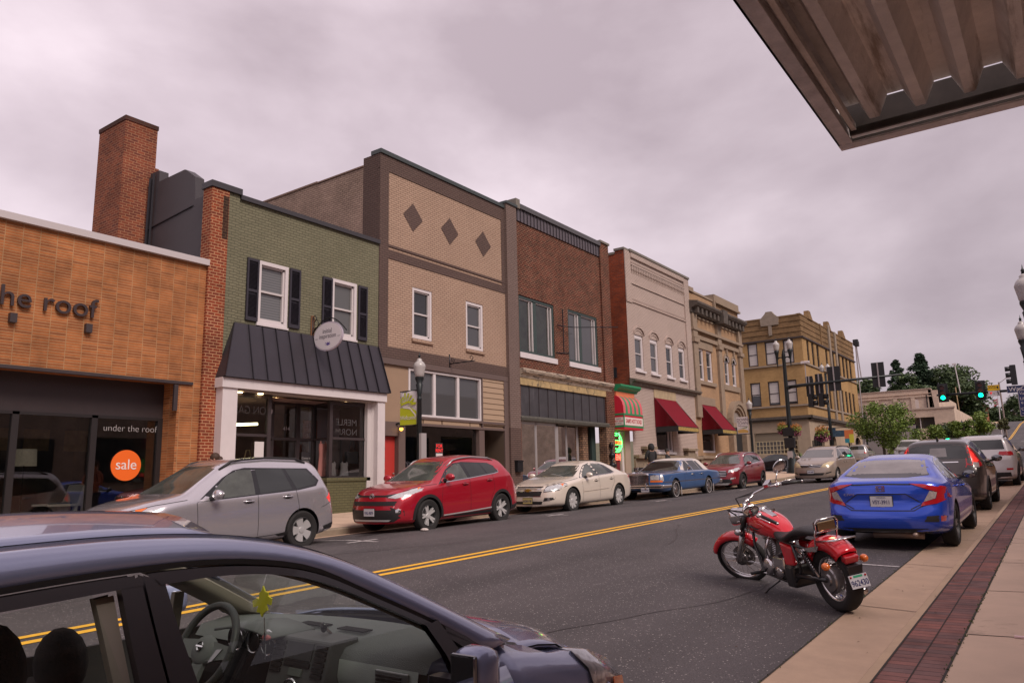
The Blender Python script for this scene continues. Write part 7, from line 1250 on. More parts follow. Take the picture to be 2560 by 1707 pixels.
s.patch('upper_grille', BLK, [(-.42, .79), (.42, .79), (.44, .83), (-.44, .83)], 'F', .006, .06); s.patch('middle_grille', BLK, [(-.62, .61), (.62, .61), (.66, .70), (-.66, .70)], 'F', .006, .06); s.patch('lower_grille', BLK, [(-.60, .27), (.60, .27), (.74, .36), (.58, .52), (-.58, .52), (-.74, .36)], 'F', .008, .06); s.patch('skid_strip', RIMS, [(-.50, .28), (.50, .28), (.56, .315), (-.56, .315)], 'F', .02, .06)
e = MB(); l, _ = s.hit((0, .81), 'F'); e.lathe([(.050, 0), (.062, .012), (.074, 0)], (0, l.y+.01, .80), 'y', 20); e.lathe([(.024, .004), (.031, .012), (.038, .004)], (0, l.y+.012, .805), 'y', 14); e.build('emblem', CHR, s.t, local=True, smooth=True)
s.plate('VXL-9879', 'F', .47, 0); s.patch('rocker_trim', BLK, [(1.35, .16), (3.22, .16), (3.20, .36), (1.37, .30)], 'S', .010); s.patch('rear_bumper_trim', BLK, [(3.98, .25), (4.5, .28), (4.54, .46), (4.0, .40)], 'S', .012); s.line('rocker_chrome', RIMS, [(1.40, .33), (2.3, .36), (3.15, .40)], 'S', .03, .014)
s.line('door_gap', SEAM, [(1.36, .36), (1.34, .70), (1.42, 1.03)], 'S'); s.line('door_gap', SEAM, [(2.36, .36), (2.37, 1.12)], 'S'); s.line('door_gap', SEAM, [(3.12, .55), (3.30, .85), (3.26, 1.19)], 'S'); s.line('bonnet_gap', SEAM, [(.35, .90), (.75, .99), (1.25, 1.02)], 'S')
s.handle(2.18, .99, RED); s.handle(3.10, 1.05, RED); s.rails(1.85, 3.6, .62, 1.6, 1.6, mat('satin_rail', (.45, .43, .44), .35, metal=.7), .020, .05)
# --- cream sedan
c = dict(L=4.865, W=1.855, H=1.46, FO=.975, WB=2.737, tr=.345, wr=.57, bow=.28, top=[(0, .70), (.06, .78), (.3, .84), (.8, .93), (1.2, .99), (1.45, 1.04), (2.15, 1.38), (2.5, 1.45), (2.85, 1.46), (3.3, 1.425), (3.7, 1.31), (4.15, 1.12), (4.55, 1.09), (4.75, 1.06), (4.865, .82)], belt=[(0, .62), (.3, .76), (1.2, .88), (2.4, .96), (3.6, 1.02), (4.4, 1.02), (4.865, .90)])
CRP = paint('champagne_paint', (.70, .61, .53), .15, .2)
s = Car('cream sedan with gold emblem by the vacant brick shop', -12.36, 20.1, zg(-12.3, 20.1)-.02, FY_, c, CRP); s.t.rotation_euler.x = -.02; s.wheels(9, 'plain', RMB, .70)
s.patch('window_surround', BLKG, [(1.46, .95), (2.4, 1.0), (3.3, 1.04), (3.55, 1.08), (3.25, 1.29), (2.95, 1.37), (2.45, 1.375), (2.1, 1.30), (1.75, 1.12)], 'S', .0015); s.patch('front_side_window', CGL2, [(1.62, .975), (2.44, 1.015), (2.38, 1.35), (2.18, 1.30), (1.86, 1.13)], 'S', .004); s.patch('rear_side_window', CGL2, [(2.54, 1.02), (3.22, 1.05), (3.02, 1.33), (2.50, 1.35)], 'S', .004); s.patch('quarter_window', CGL, [(3.27, 1.055), (3.50, 1.085), (3.22, 1.26), (3.10, 1.30)], 'S', .004)
s.line('chrome_strip', CHR, [(1.50, .955), (2.4, 1.0), (3.3, 1.04), (3.56, 1.08)], 'S', .016, .008); s.line('side_moulding', CRP, [(1.55, .58), (3.05, .62)], 'S', .035, .016)
s.patch('windscreen', CGL2, [(-.68, 1.0), (.68, 1.0), (.52, 1.37), (-.52, 1.37)], 'F', .004); s.patch('rear_window', CGL, [(-.6, 1.12), (.6, 1.12), (.5, 1.34), (-.5, 1.34)], 'B', .004)
for k in (-1, 1): s.patch('headlight', HLM, [(k*.50, .62), (k*.80, .66), (k*.90, .80), (k*.80, .83), (k*.55, .77)], 'F', .008, .04); s.patch('headlight_rim', BLKG, [(k*.48, .60), (k*.82, .645), (k*.91, .80), (k*.80, .84), (k*.52, .785)], 'F', .004, .04); s.patch('fog_recess', BLK, [(k*.48, .36), (k*.76, .40), (k*.78, .46), (k*.52, .46)], 'F', .006, .05); s.patch('fog_lamp', CHR, [(k*.60, .38), (k*.66, .38), (k*.66, .45), (k*.60, .45)], 'F', .012, .04); s.patch('tail_light', TLR, [(k*.55, .86), (k*.84, .84), (k*.84, 1.0), (k*.55, 1.02)], 'B', .008, .06)
s.patch('headlight_side', HLM, [(.24, .68), (.5, .74), (.66, .83), (.40, .80)], 'S', .005, .04); s.patch('indicator', AMB2, [(.52, .76), (.68, .835), (.55, .82)], 'S', .009, .04); s.patch('tail_light', TLR, [(4.40, .88), (4.78, .86), (4.76, .98), (4.45, 1.0)], 'S', .008, .05)
s.patch('upper_grille', BLK, [(-.42, .70), (.42, .70), (.45, .76), (-.45, .76)], 'F', .006, .06); s.patch('middle_grille', BLK, [(-.40, .50), (.40, .50), (.44, .63), (-.44, .63)], 'F', .006, .06); s.patch('lower_grille', BLK, [(-.42, .28), (.42, .28), (.46, .36), (-.46, .36)], 'F', .006, .06)
for z0 in (.495, .635, .695, .765): s.line('grille_chrome', CHR, [(-.43, z0), (.43, z0)], 'F', .012, .012)
l, _ = s.hit((0, .665), 'F'); MB().box(-.11, .11, l.y, l.y+.025, .648, .682).box(-.05, .05, l.y+.001, l.y+.026, .625, .705).build('emblem', mat('gold_emblem', (.55, .33, .06), .3, metal=.8), s.t, local=True)
s.plate('6CR9117B', 'F', .38, 0, mat('yellow_plate', (.45, .36, .14), .5)); s.mirror(1.75, .99, CRP, .23, .15)
s.line('door_gap', SEAM, [(1.52, .30), (1.50, .93)], 'S'); s.line('door_gap', SEAM, [(2.50, .28), (2.50, 1.0)], 'S'); s.line('door_gap', SEAM, [(3.15, .50), (3.42, .78), (3.42, 1.04)], 'S'); s.line('bonnet_gap', SEAM, [(.25, .80), (.8, .88), (1.4, .95)], 'S'); s.handle(2.30, .86, CRP); s.handle(3.24, .89, CRP); s.patch('chin_spoiler', BLK, [(-.8, .16), (.8, .16), (.82, .22), (-.82, .22)], 'F', .012)
# --- blue saloon with white vinyl roof
c = dict(L=5.60, W=1.94, H=1.44, FO=1.10, WB=3.085, tr=.345, wr=.62, bow=.03, rbow=.03, gap=.06, nose=[(.2, .06), (.5, 0), (.95, .03)], tail=[(.25, .03), (.5, 0), (1.0, .06)],
wid=[(0, .95), (.3, .975), (1, 1), (4.6, 1), (5.3, .975), (5.6, .95)], top=[(0, .92), (.04, .945), (.5, .96), (1.2, .985), (1.72, 1.0), (1.80, 1.02), (2.45, 1.36), (2.62, 1.41), (3.2, 1.44), (3.9, 1.425), (4.10, 1.38), (4.25, 1.18), (4.38, 1.02), (4.6, .985), (5.3, .95), (5.55, .92), (5.6, .8)], belt=[(0, .80), (.1, .90), (1.8, .93), (2.6, .94), (4.2, .95), (5.4, .90), (5.6, .78)], bot=[(0, .36), (.5, .25), (5.0, .28), (5.6, .36)])
BLP = paint('azure_paint', (.035, .115, .30), .3, .30); VIN = mat('white_vinyl_roof', (.56, .50, .47), .7, bump=.2, bscale=90)
s = Car('classic blue saloon with white vinyl roof and whitewall tyres', -12.40, 27.3, zg(-12.3, 27.3)-.02, FY_, c, BLP); s.t.rotation_euler.x = -.02; s.wheels(16, 'thin', CHR, .60, white=True)
s.patch('vinyl_roof', VIN, [(2.28, 1.26), (2.45, 1.33), (4.02, 1.335), (4.14, 1.28), (4.40, .985), (4.0, .965), (3.6, 1.05)], 'S', .006); s.patch('vinyl_roof', VIN, [(-.56, 2.45), (.56, 2.45), (.58, 3.2), (.56, 4.06), (-.56, 4.06), (-.58, 3.2)], 'T', .006, .12); s.patch('roof_edge', VIN, [(1.85, 1.0), (2.35, 1.30), (2.45, 1.39), (3.2, 1.42), (3.95, 1.40), (4.10, 1.33), (4.10, 1.29), (2.5, 1.31), (2.02, .99)], 'S', .010, .05)
s.patch('front_side_window', CGL, [(2.02, .985), (2.72, .985), (2.66, 1.325), (2.50, 1.32)], 'S', .012); s.patch('rear_side_window', CGL, [(2.82, .985), (3.46, .985), (3.40, 1.325), (2.76, 1.33)], 'S', .012); s.patch('quarter_window', CGL, [(3.52, .985), (3.80, .985), (3.64, 1.31), (3.46, 1.32)], 'S', .012)
for a in ([(2.0, .97), (2.46, 1.335), (2.74, 1.34), (2.78, .97)], [(2.80, .97), (2.74, 1.34), (3.43, 1.34), (3.49, .97)]): s.line('window_chrome', CHR, a, 'S', .022, .016)
s.line('belt_chrome', CHR, [(.10, .895), (1.9, .945), (4.35, .96)], 'S', .018, .01); s.line('body_moulding', CHR, [(.15, .62), (2.7, .62), (5.45, .62)], 'S', .018, .010); s.line('rocker_chrome', CHR, [(1.6, .27), (3.7, .28)], 'S', .05, .012); s.line('rear_chrome', CHR, [(4.65, .34), (5.5, .42)], 'S', .07, .012)
s.patch('windscreen', CGL, [(-.74, 1.0), (.74, 1.0), (.60, 1.36), (-.60, 1.36)], 'F', .008); s.patch('rear_window', CGL, [(-.6, 1.06), (.6, 1.06), (.5, 1.33), (-.5, 1.33)], 'B', .008)
s.patch('grille', mat('egg_crate_dark', (.045, .04, .045), .4, metal=.6), [(-.42, .50), (.42, .50), (.42, .865), (-.42, .865)], 'F', .02, .08)
for k in range(15): s.line('grille_bar', CHR, [(-.40+k*.0572, .51), (-.40+k*.0572, .86)], 'F', .010, .026)
for k in range(8): s.line('grille_bar', CHR, [(-.42, .52+k*.047), (.42, .52+k*.047)], 'F', .008, .028)
s.patch('grille_header', CHR, [(-.44, .865), (.44, .865), (.40, .93), (-.40, .93)], 'F', .03, .06)
for k in (-1, 1):
 s.patch('headlight_bezel', CHR, [(k*.48, .70), (k*.82, .70), (k*.82, .87), (k*.48, .87)], 'F', .012, .06)
 for a in (.50, .655): s.patch('headlight', HLM, [(k*a, .72), (k*(a+.14), .72), (k*(a+.14), .85), (k*a, .85)], 'F', .022, .05)
 s.patch('corner_lamp', HLM, [(k*.85, .66), (k*.95, .66), (k*.95, .87), (k*.85, .87)], 'F', .012, .05); s.patch('indicator', AMB2, [(k*.48, .625), (k*.92, .625), (k*.92, .69), (k*.48, .69)], 'F', .012, .05); s.patch('tail_light', TLR, [(k*.85, .55), (k*.94, .55), (k*.94, .88), (k*.85, .88)], 'B', .01, .06)
s.patch('corner_lamp', HLM, [(.03, .66), (.14, .66), (.14, .86), (.03, .86)], 'S', .010, .05)
mb = MB(); y0 = s.S(-.10); mb.box(-.95, .95, s.S(.10), y0, .40, .54); mb.box(-.97, -.80, s.S(.75), s.S(.05), .41, .53); mb.box(.80, .97, s.S(.75), s.S(.05), .41, .53); mb.build('front_bumper', CHR, s.t, local=True, bev=.03); MB().box(-.93, .93, y0-.01, y0+.015, .45, .49).build('bumper_strip', BLK, s.t, local=True)
for a in (-.36, .36): MB().box(a-.03, a+.03, y0-.02, y0+.05, .38, .60).build('bumper_guard', CHR, s.t, local=True, bev=.015)
MB().box(-.94, .94, s.S(5.70), s.S(5.45), .42, .56).build('rear_bumper', CHR, s.t, local=True, bev=.03)
p = MB().box(-.68+.35-.15, -.68+.35+.15, y0+.03, y0+.04, .30, .45).build('number_plate', PLT, s.t, local=True); text('GATSU66', 'lettering', PLI, p, .065, frameM((-.33, y0+.042, .37), (-1, 0, 0), (0, 0, 1)), .001, local=True, bold=.001)
for sg in (-1, 1): MB().box(sg*.97-.01, sg*.97+.01, s.S(1.52), s.S(1.50), .12, .42).box(sg*.96-.01, sg*.96+.01, s.S(4.62), s.S(4.60), .12, .42).build('mud_flap', VIN, s.t, local=True); MB().box(sg*1.0-.03, sg*1.12, s.S(2.10), s.S(2.02), 1.0, 1.12).build('side_mirror', CHR, s.t, local=True, bev=.015)
s.line('door_gap', SEAM, [(1.90, .32), (1.90, .92)], 'S'); s.line('door_gap', SEAM, [(2.80, .30), (2.80, .94)], 'S'); s.line('door_gap', SEAM, [(3.65, .32), (3.72, .94)], 'S'); s.handle(2.62, .84, CHR); s.handle(3.5, .84, CHR)
# --- maroon crossover
c = dict(L=4.525, W=1.84, H=1.66, FO=.93, WB=2.69, tr=.355, wr=.60, bow=.28, rbow=.26, top=[(0, .82), (.05, .93), (.3, 1.02), (.7, 1.07), (1.1, 1.10), (1.9, 1.54), (2.15, 1.62), (2.7, 1.66), (3.5, 1.635), (4.0, 1.58), (4.35, 1.12), (4.48, 1.04), (4.525, .86)], belt=[(0, .76), (.3, .9), (1.1, .99), (2.4, 1.08), (3.6, 1.14), (4.2, 1.17), (4.525, .98)])
MRN = paint('maroon_paint', (.22, .010, .020), .35, .30)
s = Car('maroon crossover with five-bar chrome grille parked beyond the blue saloon', -12.40, 34.3, zg(-12.4, 34.3)-.02, FY_, c, MRN); s.t.rotation_euler.x = -.02; s.wheels(5, 'split', CHR); s.arch(BLK, .05); s.mirror(1.5, 1.10, MRN, .24, .16)
s.patch('window_surround', BLKG, [(1.3, 1.02), (2.3, 1.11), (3.5, 1.19), (3.55, 1.40), (3.3, 1.47), (2.3, 1.50), (2.0, 1.46), (1.7, 1.32)], 'S', .0015); s.patch('front_side_window', CGL2, [(1.5, 1.07), (2.28, 1.12), (2.22, 1.46), (2.05, 1.44), (1.78, 1.32)], 'S', .004); s.patch('rear_side_window', CGL, [(2.38, 1.13), (3.05, 1.17), (2.98, 1.45), (2.34, 1.46)], 'S', .004); s.patch('quarter_window', CGL, [(3.1, 1.18), (3.5, 1.21), (3.48, 1.38), (3.05, 1.44)], 'S', .004); s.line('chrome_strip', CHR, [(1.35, 1.03), (2.3, 1.11), (3.5, 1.19)], 'S', .018, .008)
s.patch('windscreen', CGL2, [(-.7, 1.12), (.7, 1.12), (.54, 1.52), (-.54, 1.52)], 'F', .004); s.patch('rear_window', CGL, [(-.6, 1.14), (.6, 1.14), (.5, 1.45), (-.5, 1.45)], 'B', .004)
s.patch('grille', BLK, [(-.42, .58), (.42, .58), (.50, .70), (.42, .84), (-.42, .84), (-.50, .70)], 'F', .006, .06)
for z0 in (.62, .69, .76, .83): s.line('grille_bar', CHR, [(-.44, z0), (.44, z0)], 'F', .020, .014)
for k in (-1, 1): s.patch('headlight', HLM, [(k*.52, .76), (k*.82, .82), (k*.88, .93), (k*.55, .88)], 'F', .008, .04); s.patch('fog_lamp', HLM, [(k*.60, .46), (k*.78, .50), (k*.78, .56), (k*.62, .53)], 'F', .008, .05); s.patch('tail_light', TLR, [(k*.5, .98), (k*.85, .92), (k*.85, 1.08), (k*.5, 1.08)], 'B', .008)
s.patch('headlight_side', HLM, [(.28, .82), (.5, .87), (.72, .97), (.42, .94)], 'S', .006, .04); s.patch('lower_grille', BLK, [(-.70, .30), (.70, .30), (.62, .48), (-.62, .48)], 'F', .006); s.patch('skid_plate', RIMS, [(-.5, .24), (.5, .24), (.6, .32), (-.6, .32)], 'F', .012); s.patch('rocker_trim', BLK, [(1.35, .16), (3.22, .16), (3.20, .34), (1.37, .30)], 'S', .010)
s.line('door_gap', SEAM, [(1.36, .36), (1.40, 1.03)], 'S'); s.line('door_gap', SEAM, [(2.33, .36), (2.33, 1.12)], 'S'); s.line('door_gap', SEAM, [(3.2, .7), (3.2, 1.16)], 'S'); s.handle(2.15, .98, MRN); s.handle(3.05, 1.02, MRN); s.rails(1.8, 3.8, .62, 1.6, 1.6, CHR, .018, .05)
# --- champagne minivan driving towards us
c = dict(L=5.10, W=1.97, H=1.75, FO=1.0, WB=3.03, tr=.34, wr=.66, bow=.34, top=[(0, .80), (.05, .90), (.4, 1.03), (.85, 1.12), (1.05, 1.17), (1.95, 1.62), (2.3, 1.70), (3.2, 1.75), (4.3, 1.72), (4.75, 1.64), (4.95, 1.2), (5.1, .9)], belt=[(0, .72), (.3, .9), (1.0, 1.02), (2.4, 1.07), (4.6, 1.08), (5.1, .95)])
CHM = paint('pale_champagne_paint', (.36, .29, .245), .45, .32)
s = Car('champagne minivan with hazed headlights driving towards the camera', -9.80, 40.1, zg(-9.9, 40)-.0, FY_+radians(-2), c, CHM, name='moving_car'); s.wheels(6, 'plain'); s.mirror(1.62, 1.16, CHM, .24, .18); s.t.rotation_euler.x = -.02
s.patch('windscreen', mat('reflective_windscreen', (.11, .105, .105), .04, spec=.9), [(-.80, 1.17), (.80, 1.17), (.60, 1.62), (-.60, 1.62)], 'F', .004); s.patch('front_side_window', CGL, [(1.4, 1.11), (2.35, 1.12), (2.3, 1.58), (2.05, 1.55)], 'S', .004); s.patch('rear_side_window', CGL, [(2.45, 1.12), (3.45, 1.12), (3.4, 1.58), (2.42, 1.58)], 'S', .004); s.patch('quarter_window', CGL, [(3.55, 1.12), (4.6, 1.14), (4.45, 1.52), (3.5, 1.57)], 'S', .004); s.rails(2.2, 4.6, .66, 1.7, 1.7, BLK, .022, .05)
for k in (-1, 1): s.patch('headlight', HLY, [(k*.46, .73), (k*.70, .72), (k*.90, .86), (k*.92, .98), (k*.74, .98), (k*.56, .88)], 'F', .008, .05); s.patch('fog_recess', BLK, [(k*.62, .40), (k*.84, .46), (k*.86, .52), (k*.66, .47)], 'F', .006, .05)
s.patch('grille', BLK, [(-.42, .72), (.42, .72), (.50, .82), (-.50, .82)], 'F', .006, .05); s.line('grille_chrome', CHR, [(-.46, .77), (0, .755), (.46, .77)], 'F', .022, .014); s.line('grille_chrome', CHR, [(-.52, .84), (0, .83), (.52, .84)], 'F', .014, .012); s.patch('lower_grille', BLK, [(-.52, .36), (.52, .36), (.60, .46), (-.60, .46)], 'F', .006); s.plate('YHF-9898', 'F', .52)
l, _ = s.hit((0, .79), 'F'); MB().lathe([(.06, 0), (.075, .012), (.09, 0)], (0, l.y+.012, .79), 'y', 16).build('emblem', CHR, s.t, local=True)
s.line('door_gap', SEAM, [(1.45, .36), (1.40, 1.05)], 'S'); s.line('door_gap', SEAM, [(2.4, .36), (2.4, 1.1)], 'S'); s.line('door_gap', SEAM, [(3.5, .4), (3.5, 1.1)], 'S'); s.line('bonnet_gap', SEAM, [(-.72, 1.0), (-.5, .88), (0, .86), (.5, .88), (.72, 1.0)], 'F', .008); s.handle(2.2, .95, CHM); s.handle(2.65, .95, CHM)
# --- blue sedan seen from behind
c = dict(L=4.63, W=1.80, H=1.415, FO=.88, WB=2.70, tr=.335, wr=.56, rbow=.22, bow=.26, top=[(0, .62), (.06, .70), (.3, .76), (.8, .88), (1.2, .96), (2.0, 1.32), (2.4, 1.405), (2.8, 1.415), (3.25, 1.365), (3.65, 1.24), (4.08, 1.085), (4.35, 1.05), (4.52, 1.035), (4.58, .98), (4.63, .80)], belt=[(0, .54), (.3, .68), (1.2, .82), (2.4, .92), (3.4, .97), (4.2, .985), (4.5, .96), (4.63, .78)], tail=[(.25, .08), (.45, 0), (.62, .02), (.70, .10), (.85, .09), (1.0, .02)])
CVB = paint('electric_blue_paint', (.018, .075, .56), .4, .22)
s = Car('electric blue sedan with C-shaped tail lights parked at the near kerb', -2.40, 15.28, zg(-2.4, 15.28), 0, c, CVB); s.t.rotation_euler.x = .035; s.wheels(5, 'split', mat('dark_machined_alloy', (.35, .34, .34), .3, metal=.8), .70); s.mirror(1.55, .97, BLK, .24, .15)
s.patch('rear_window', CGLG, [(-.60, 1.115), (-.30, 1.09), (.30, 1.09), (.60, 1.115), (.50, 1.315), (.25, 1.335), (-.25, 1.335), (-.50, 1.315)], 'B', .005, .07); s.patch('rear_window_seal', BLKG, [(-.645, 1.10), (-.32, 1.072), (.32, 1.072), (.645, 1.10), (.525, 1.33), (.26, 1.352), (-.26, 1.352), (-.525, 1.33)], 'B', .002, .07)
for k in (-1, 1):
 tl = s.patch('tail_light', TLR, [(k*.40, 1.0), (k*.60, .985), (k*.80, .93), (k*.90, .90), (k*.885, .76), (k*.74, .70), (k*.53, .665), (k*.56, .72), (k*.73, .77), (k*.76, .87), (k*.66, .90), (k*.52, .955)], 'B', .014, .045)
 s.patch('tail_light_inner', CLR, [(k*.57, .725), (k*.725, .775), (k*.75, .86), (k*.66, .885)], 'B', .010, .04, par=tl)
 s.patch('reflector_recess', BLK, [(k*.56, .44), (k*.80, .43), (k*.84, .50), (k*.80, .53), (k*.60, .52)], 'B', .004, .05); s.patch('reflector', TLR, [(k*.77, .44), (k*.82, .44), (k*.83, .515), (k*.775, .52)], 'B', .012, .04)
s.patch('tail_light', TLR, [(4.12, .93), (4.30, .955), (4.42, .90), (4.38, .80), (4.22, .84)], 'S', .006, .05)
for P_ in ([(-.40, .62), (-.55, .70), (-.34, .845), (.34, .845), (.55, .70), (.40, .62)], [(-.70, .71), (-.53, .655), (-.44, .60), (.44, .60), (.53, .655), (.70, .71)]): s.line('boot_crease', SEAM, P_, 'B', .014, .004)
s.line('boot_lip', SEAM, [(-.42, .985), (0, .995), (.42, .985)], 'B', .020, .004); s.patch('diffuser', BLK, [(-.62, .23), (.62, .23), (.60, .335), (-.60, .335)], 'B', .010, .07); s.line('diffuser_strip', RIMS, [(-.50, .285), (.50, .285)], 'B', .015, .02)
pl = s.plate('VSY-3911', 'B', .735, 0, top='VIRGINIA'); text('VALLEY', 'lettering', WTRIM, pl, .035, frameM((0, s.hit((0, .735), 'B')[0].y-.030, .665), (1, 0, 0), (0, 0, 1)), .001, local=True); l, _ = s.hit((0, .93), 'B')
mb = MB(); yy = l.y-.012; mb.box(-.062, -.045, yy-.006, yy, .885, .965); mb.box(.045, .062, yy-.006, yy, .885, .965); mb.box(-.062, .062, yy-.006, yy, .958, .970); mb.box(-.062, .062, yy-.006, yy, .880, .892); mb.hexa([(-.035, yy-.01, .895), (-.018, yy-.01, .895), (-.018, yy, .895), (-.035, yy, .895), (-.042, yy-.01, .957), (-.026, yy-.01, .957), (-.026, yy, .957), (-.042, yy, .957)]); mb.hexa([(.018, yy-.01, .895), (.035, yy-.01, .895), (.035, yy, .895), (.018, yy, .895), (.026, yy-.01, .957), (.042, yy-.01, .957), (.042, yy, .957), (.026, yy, .957)]); mb.box(-.03, .03, yy-.009, yy, .92, .932); mb.build('emblem', CHR, s.t, local=True)
l, _ = s.hit((-.46, .845), 'B'); text('CIVIC', 'lettering', CHR, s.t, .05, frameM((-.45, l.y-.012, .835), (1, 0, 0), (0, 0, 1)), .003, local=True, sx=1.5)
s.patch('window_surround', BLKG, [(1.35, .90), (2.4, .97), (3.5, 1.03), (3.62, 1.08), (3.3, 1.24), (2.8, 1.335), (2.3, 1.335), (1.95, 1.22)], 'S', .0015); s.patch('front_side_window', CGL, [(1.55, .94), (2.38, .985), (2.33, 1.31), (2.0, 1.20)], 'S', .004); s.patch('rear_side_window', CGL, [(2.48, .99), (3.42, 1.04), (3.1, 1.25), (2.75, 1.31), (2.44, 1.31)], 'S', .004)
s.line('window_chrome', CHR, [(1.4, .91), (2.4, .975), (3.5, 1.035), (3.63, 1.085), (3.3, 1.25), (2.8, 1.345), (2.3, 1.345), (1.95, 1.23)], 'S', .014, .008); s.line('door_gap', SEAM, [(1.42, .3), (1.40, .88)], 'S'); s.line('door_gap', SEAM, [(2.44, .28), (2.44, .96)], 'S'); s.line('door_gap', SEAM, [(3.1, .4), (3.4, .8), (3.4, 1.0)], 'S'); s.handle(2.25, .86, CVB); s.handle(3.2, .90, CVB)
MB().tube([(.42, s.S(4.60), .245), (.42, s.S(4.2), .25)], .035, 10).tube([(-.2, s.S(4.3), .22), (.5, s.S(4.3), .22)], .06, 8).build('exhaust', mat('exhaust_metal', (.30, .22, .18), .5, metal=.6), s.t, local=True, smooth=True)
# --- dark grey compact crossover
c = dict(L=4.53, W=1.82, H=1.66, FO=.90, WB=2.62, tr=.345, wr=.58, rbow=.16, top=[(0, .78), (.05, .88), (.3, .98), (.9, 1.08), (1.2, 1.13), (1.95, 1.56), (2.2, 1.625), (2.8, 1.66), (3.7, 1.63), (4.05, 1.60), (4.18, 1.54), (4.34, 1.22), (4.46, 1.08), (4.53, .8)], belt=[(0, .70), (.3, .85), (1.1, .98), (2.4, 1.03), (3.6, 1.10), (4.2, 1.14), (4.53, .95)])
GRP = paint('dark_grey_paint', (.060, .048, .045), .45, .28)
s = Car('dark grey crossover with tall red tail lights parked ahead of the blue sedan', -2.45, 22.25, zg(-2.45, 22.25), 0, c, GRP); s.t.rotation_euler.x = .035; s.wheels(5, 'split', RIMS, .66); s.mirror(1.55, 1.08, GRP, .24, .17); s.arch(BLK, .05)
s.patch('rear_window', CGL, [(-.62, 1.20), (.62, 1.20), (.56, 1.53), (-.56, 1.53)], 'B', .004); s.patch('rear_glass_haze', CGLG, [(-.16, 1.24), (.20, 1.24), (.18, 1.44), (-.14, 1.44)], 'B', .007)
for k in (-1, 1): s.patch('tail_light', TLB, [(k*.63, 1.56), (k*.60, 1.54), (k*.665, 1.22), (k*.70, 1.03), (k*.87, 1.00), (k*.84, 1.10), (k*.74, 1.24), (k*.68, 1.5)], 'B', .012, .05); s.patch('reverse_light', CLR, [(k*.70, 1.0), (k*.82, .99), (k*.80, 1.10), (k*.70, 1.11)], 'B', .018, .05)
s.patch('tail_light', TLR, [(4.12, 1.02), (4.36, 1.0), (4.28, 1.15), (4.15, 1.40), (4.08, 1.50), (4.1, 1.25)], 'S', .008, .05); s.line('tailgate_chrome', CHR, [(-.42, 1.12), (.42, 1.12)], 'B', .025, .012); s.patch('rear_bumper_trim', BLK, [(-.80, .28), (.80, .28), (.82, .52), (-.82, .52)], 'B', .008, .1); s.patch('number_plate', PLT, [(-.15, .94), (.15, .94), (.15, 1.07), (-.15, 1.07)], 'B', .008)
s.patch('window_surround', BLKG, [(1.35, 1.02), (2.3, 1.07), (3.5, 1.14), (3.9, 1.20), (3.6, 1.42), (2.3, 1.48), (1.95, 1.42)], 'S', .0015); s.patch('front_side_window', CGL, [(1.55, 1.06), (2.3, 1.09), (2.25, 1.45), (1.98, 1.40)], 'S', .004); s.patch('rear_side_window', CGL, [(2.4, 1.10), (3.1, 1.13), (3.0, 1.44), (2.36, 1.46)], 'S', .004); s.patch('quarter_window', CGL, [(3.2, 1.14), (3.82, 1.21), (3.55, 1.39), (3.1, 1.43)], 'S', .004)
s.line('door_gap', SEAM, [(1.42, .36), (1.40, 1.0)], 'S'); s.line('door_gap', SEAM, [(2.35, .36), (2.35, 1.06)], 'S'); s.handle(2.15, .95, GRP); s.handle(3.0, .99, GRP); s.patch('rocker_trim', BLK, [(1.35, .16), (3.1, .16), (3.1, .34), (1.37, .30)], 'S', .010); l, _ = s.hit((0, 3.8), 'T'); MB().hexa([(-.02, s.S(3.95), l.z-.01), (.02, s.S(3.95), l.z-.01), (.02, s.S(3.75), l.z-.01), (-.02, s.S(3.75), l.z-.01), (-.005, s.S(3.97), l.z+.09), (.005, s.S(3.97), l.z+.09), (.005, s.S(3.93), l.z+.09), (-.005, s.S(3.93), l.z+.09)]).build('antenna_fin', BLK, s.t, local=True)
# --- white sport utility
c = dict(L=4.82, W=1.94, H=1.74, FO=.94, WB=2.915, tr=.375, wr=.64, rbow=.16, top=[(0, .9), (.05, 1.0), (.3, 1.08), (1.2, 1.16), (1.4, 1.2), (2.05, 1.62), (2.3, 1.70), (3.0, 1.74), (4.2, 1.71), (4.45, 1.66), (4.65, 1.25), (4.74, 1.12), (4.82, .85)], belt=[(0, .8), (.3, .95), (1.3, 1.06), (3.6, 1.14), (4.4, 1.17), (4.82, .98)])
WHP = paint('white_paint_car', (.56, .52, .53), .1, .3)
s = Car('white sport utility with red tail lights farthest in the near parked row', -2.35, 32.7, zg(-2.35, 32.7), 0, c, WHP); s.t.rotation_euler.x = .035; s.wheels(5, 'split'); s.mirror(1.75, 1.15, BLK, .26, .18); s.rails(2.2, 4.4, .66, 1.7, 1.7, BLK, .02, .05)
s.patch('rear_window', CGL, [(-.66, 1.24), (.66, 1.24), (.60, 1.56), (-.60, 1.56)], 'B', .004)
for k in (-1, 1): s.patch('tail_light', TLR, [(k*.48, 1.06), (k*.88, 1.02), (k*.88, 1.17), (k*.50, 1.17)], 'B', .010, .06); s.patch('reflector', TLR, [(k*.66, .56), (k*.84, .56), (k*.84, .62), (k*.66, .62)], 'B', .012, .05)
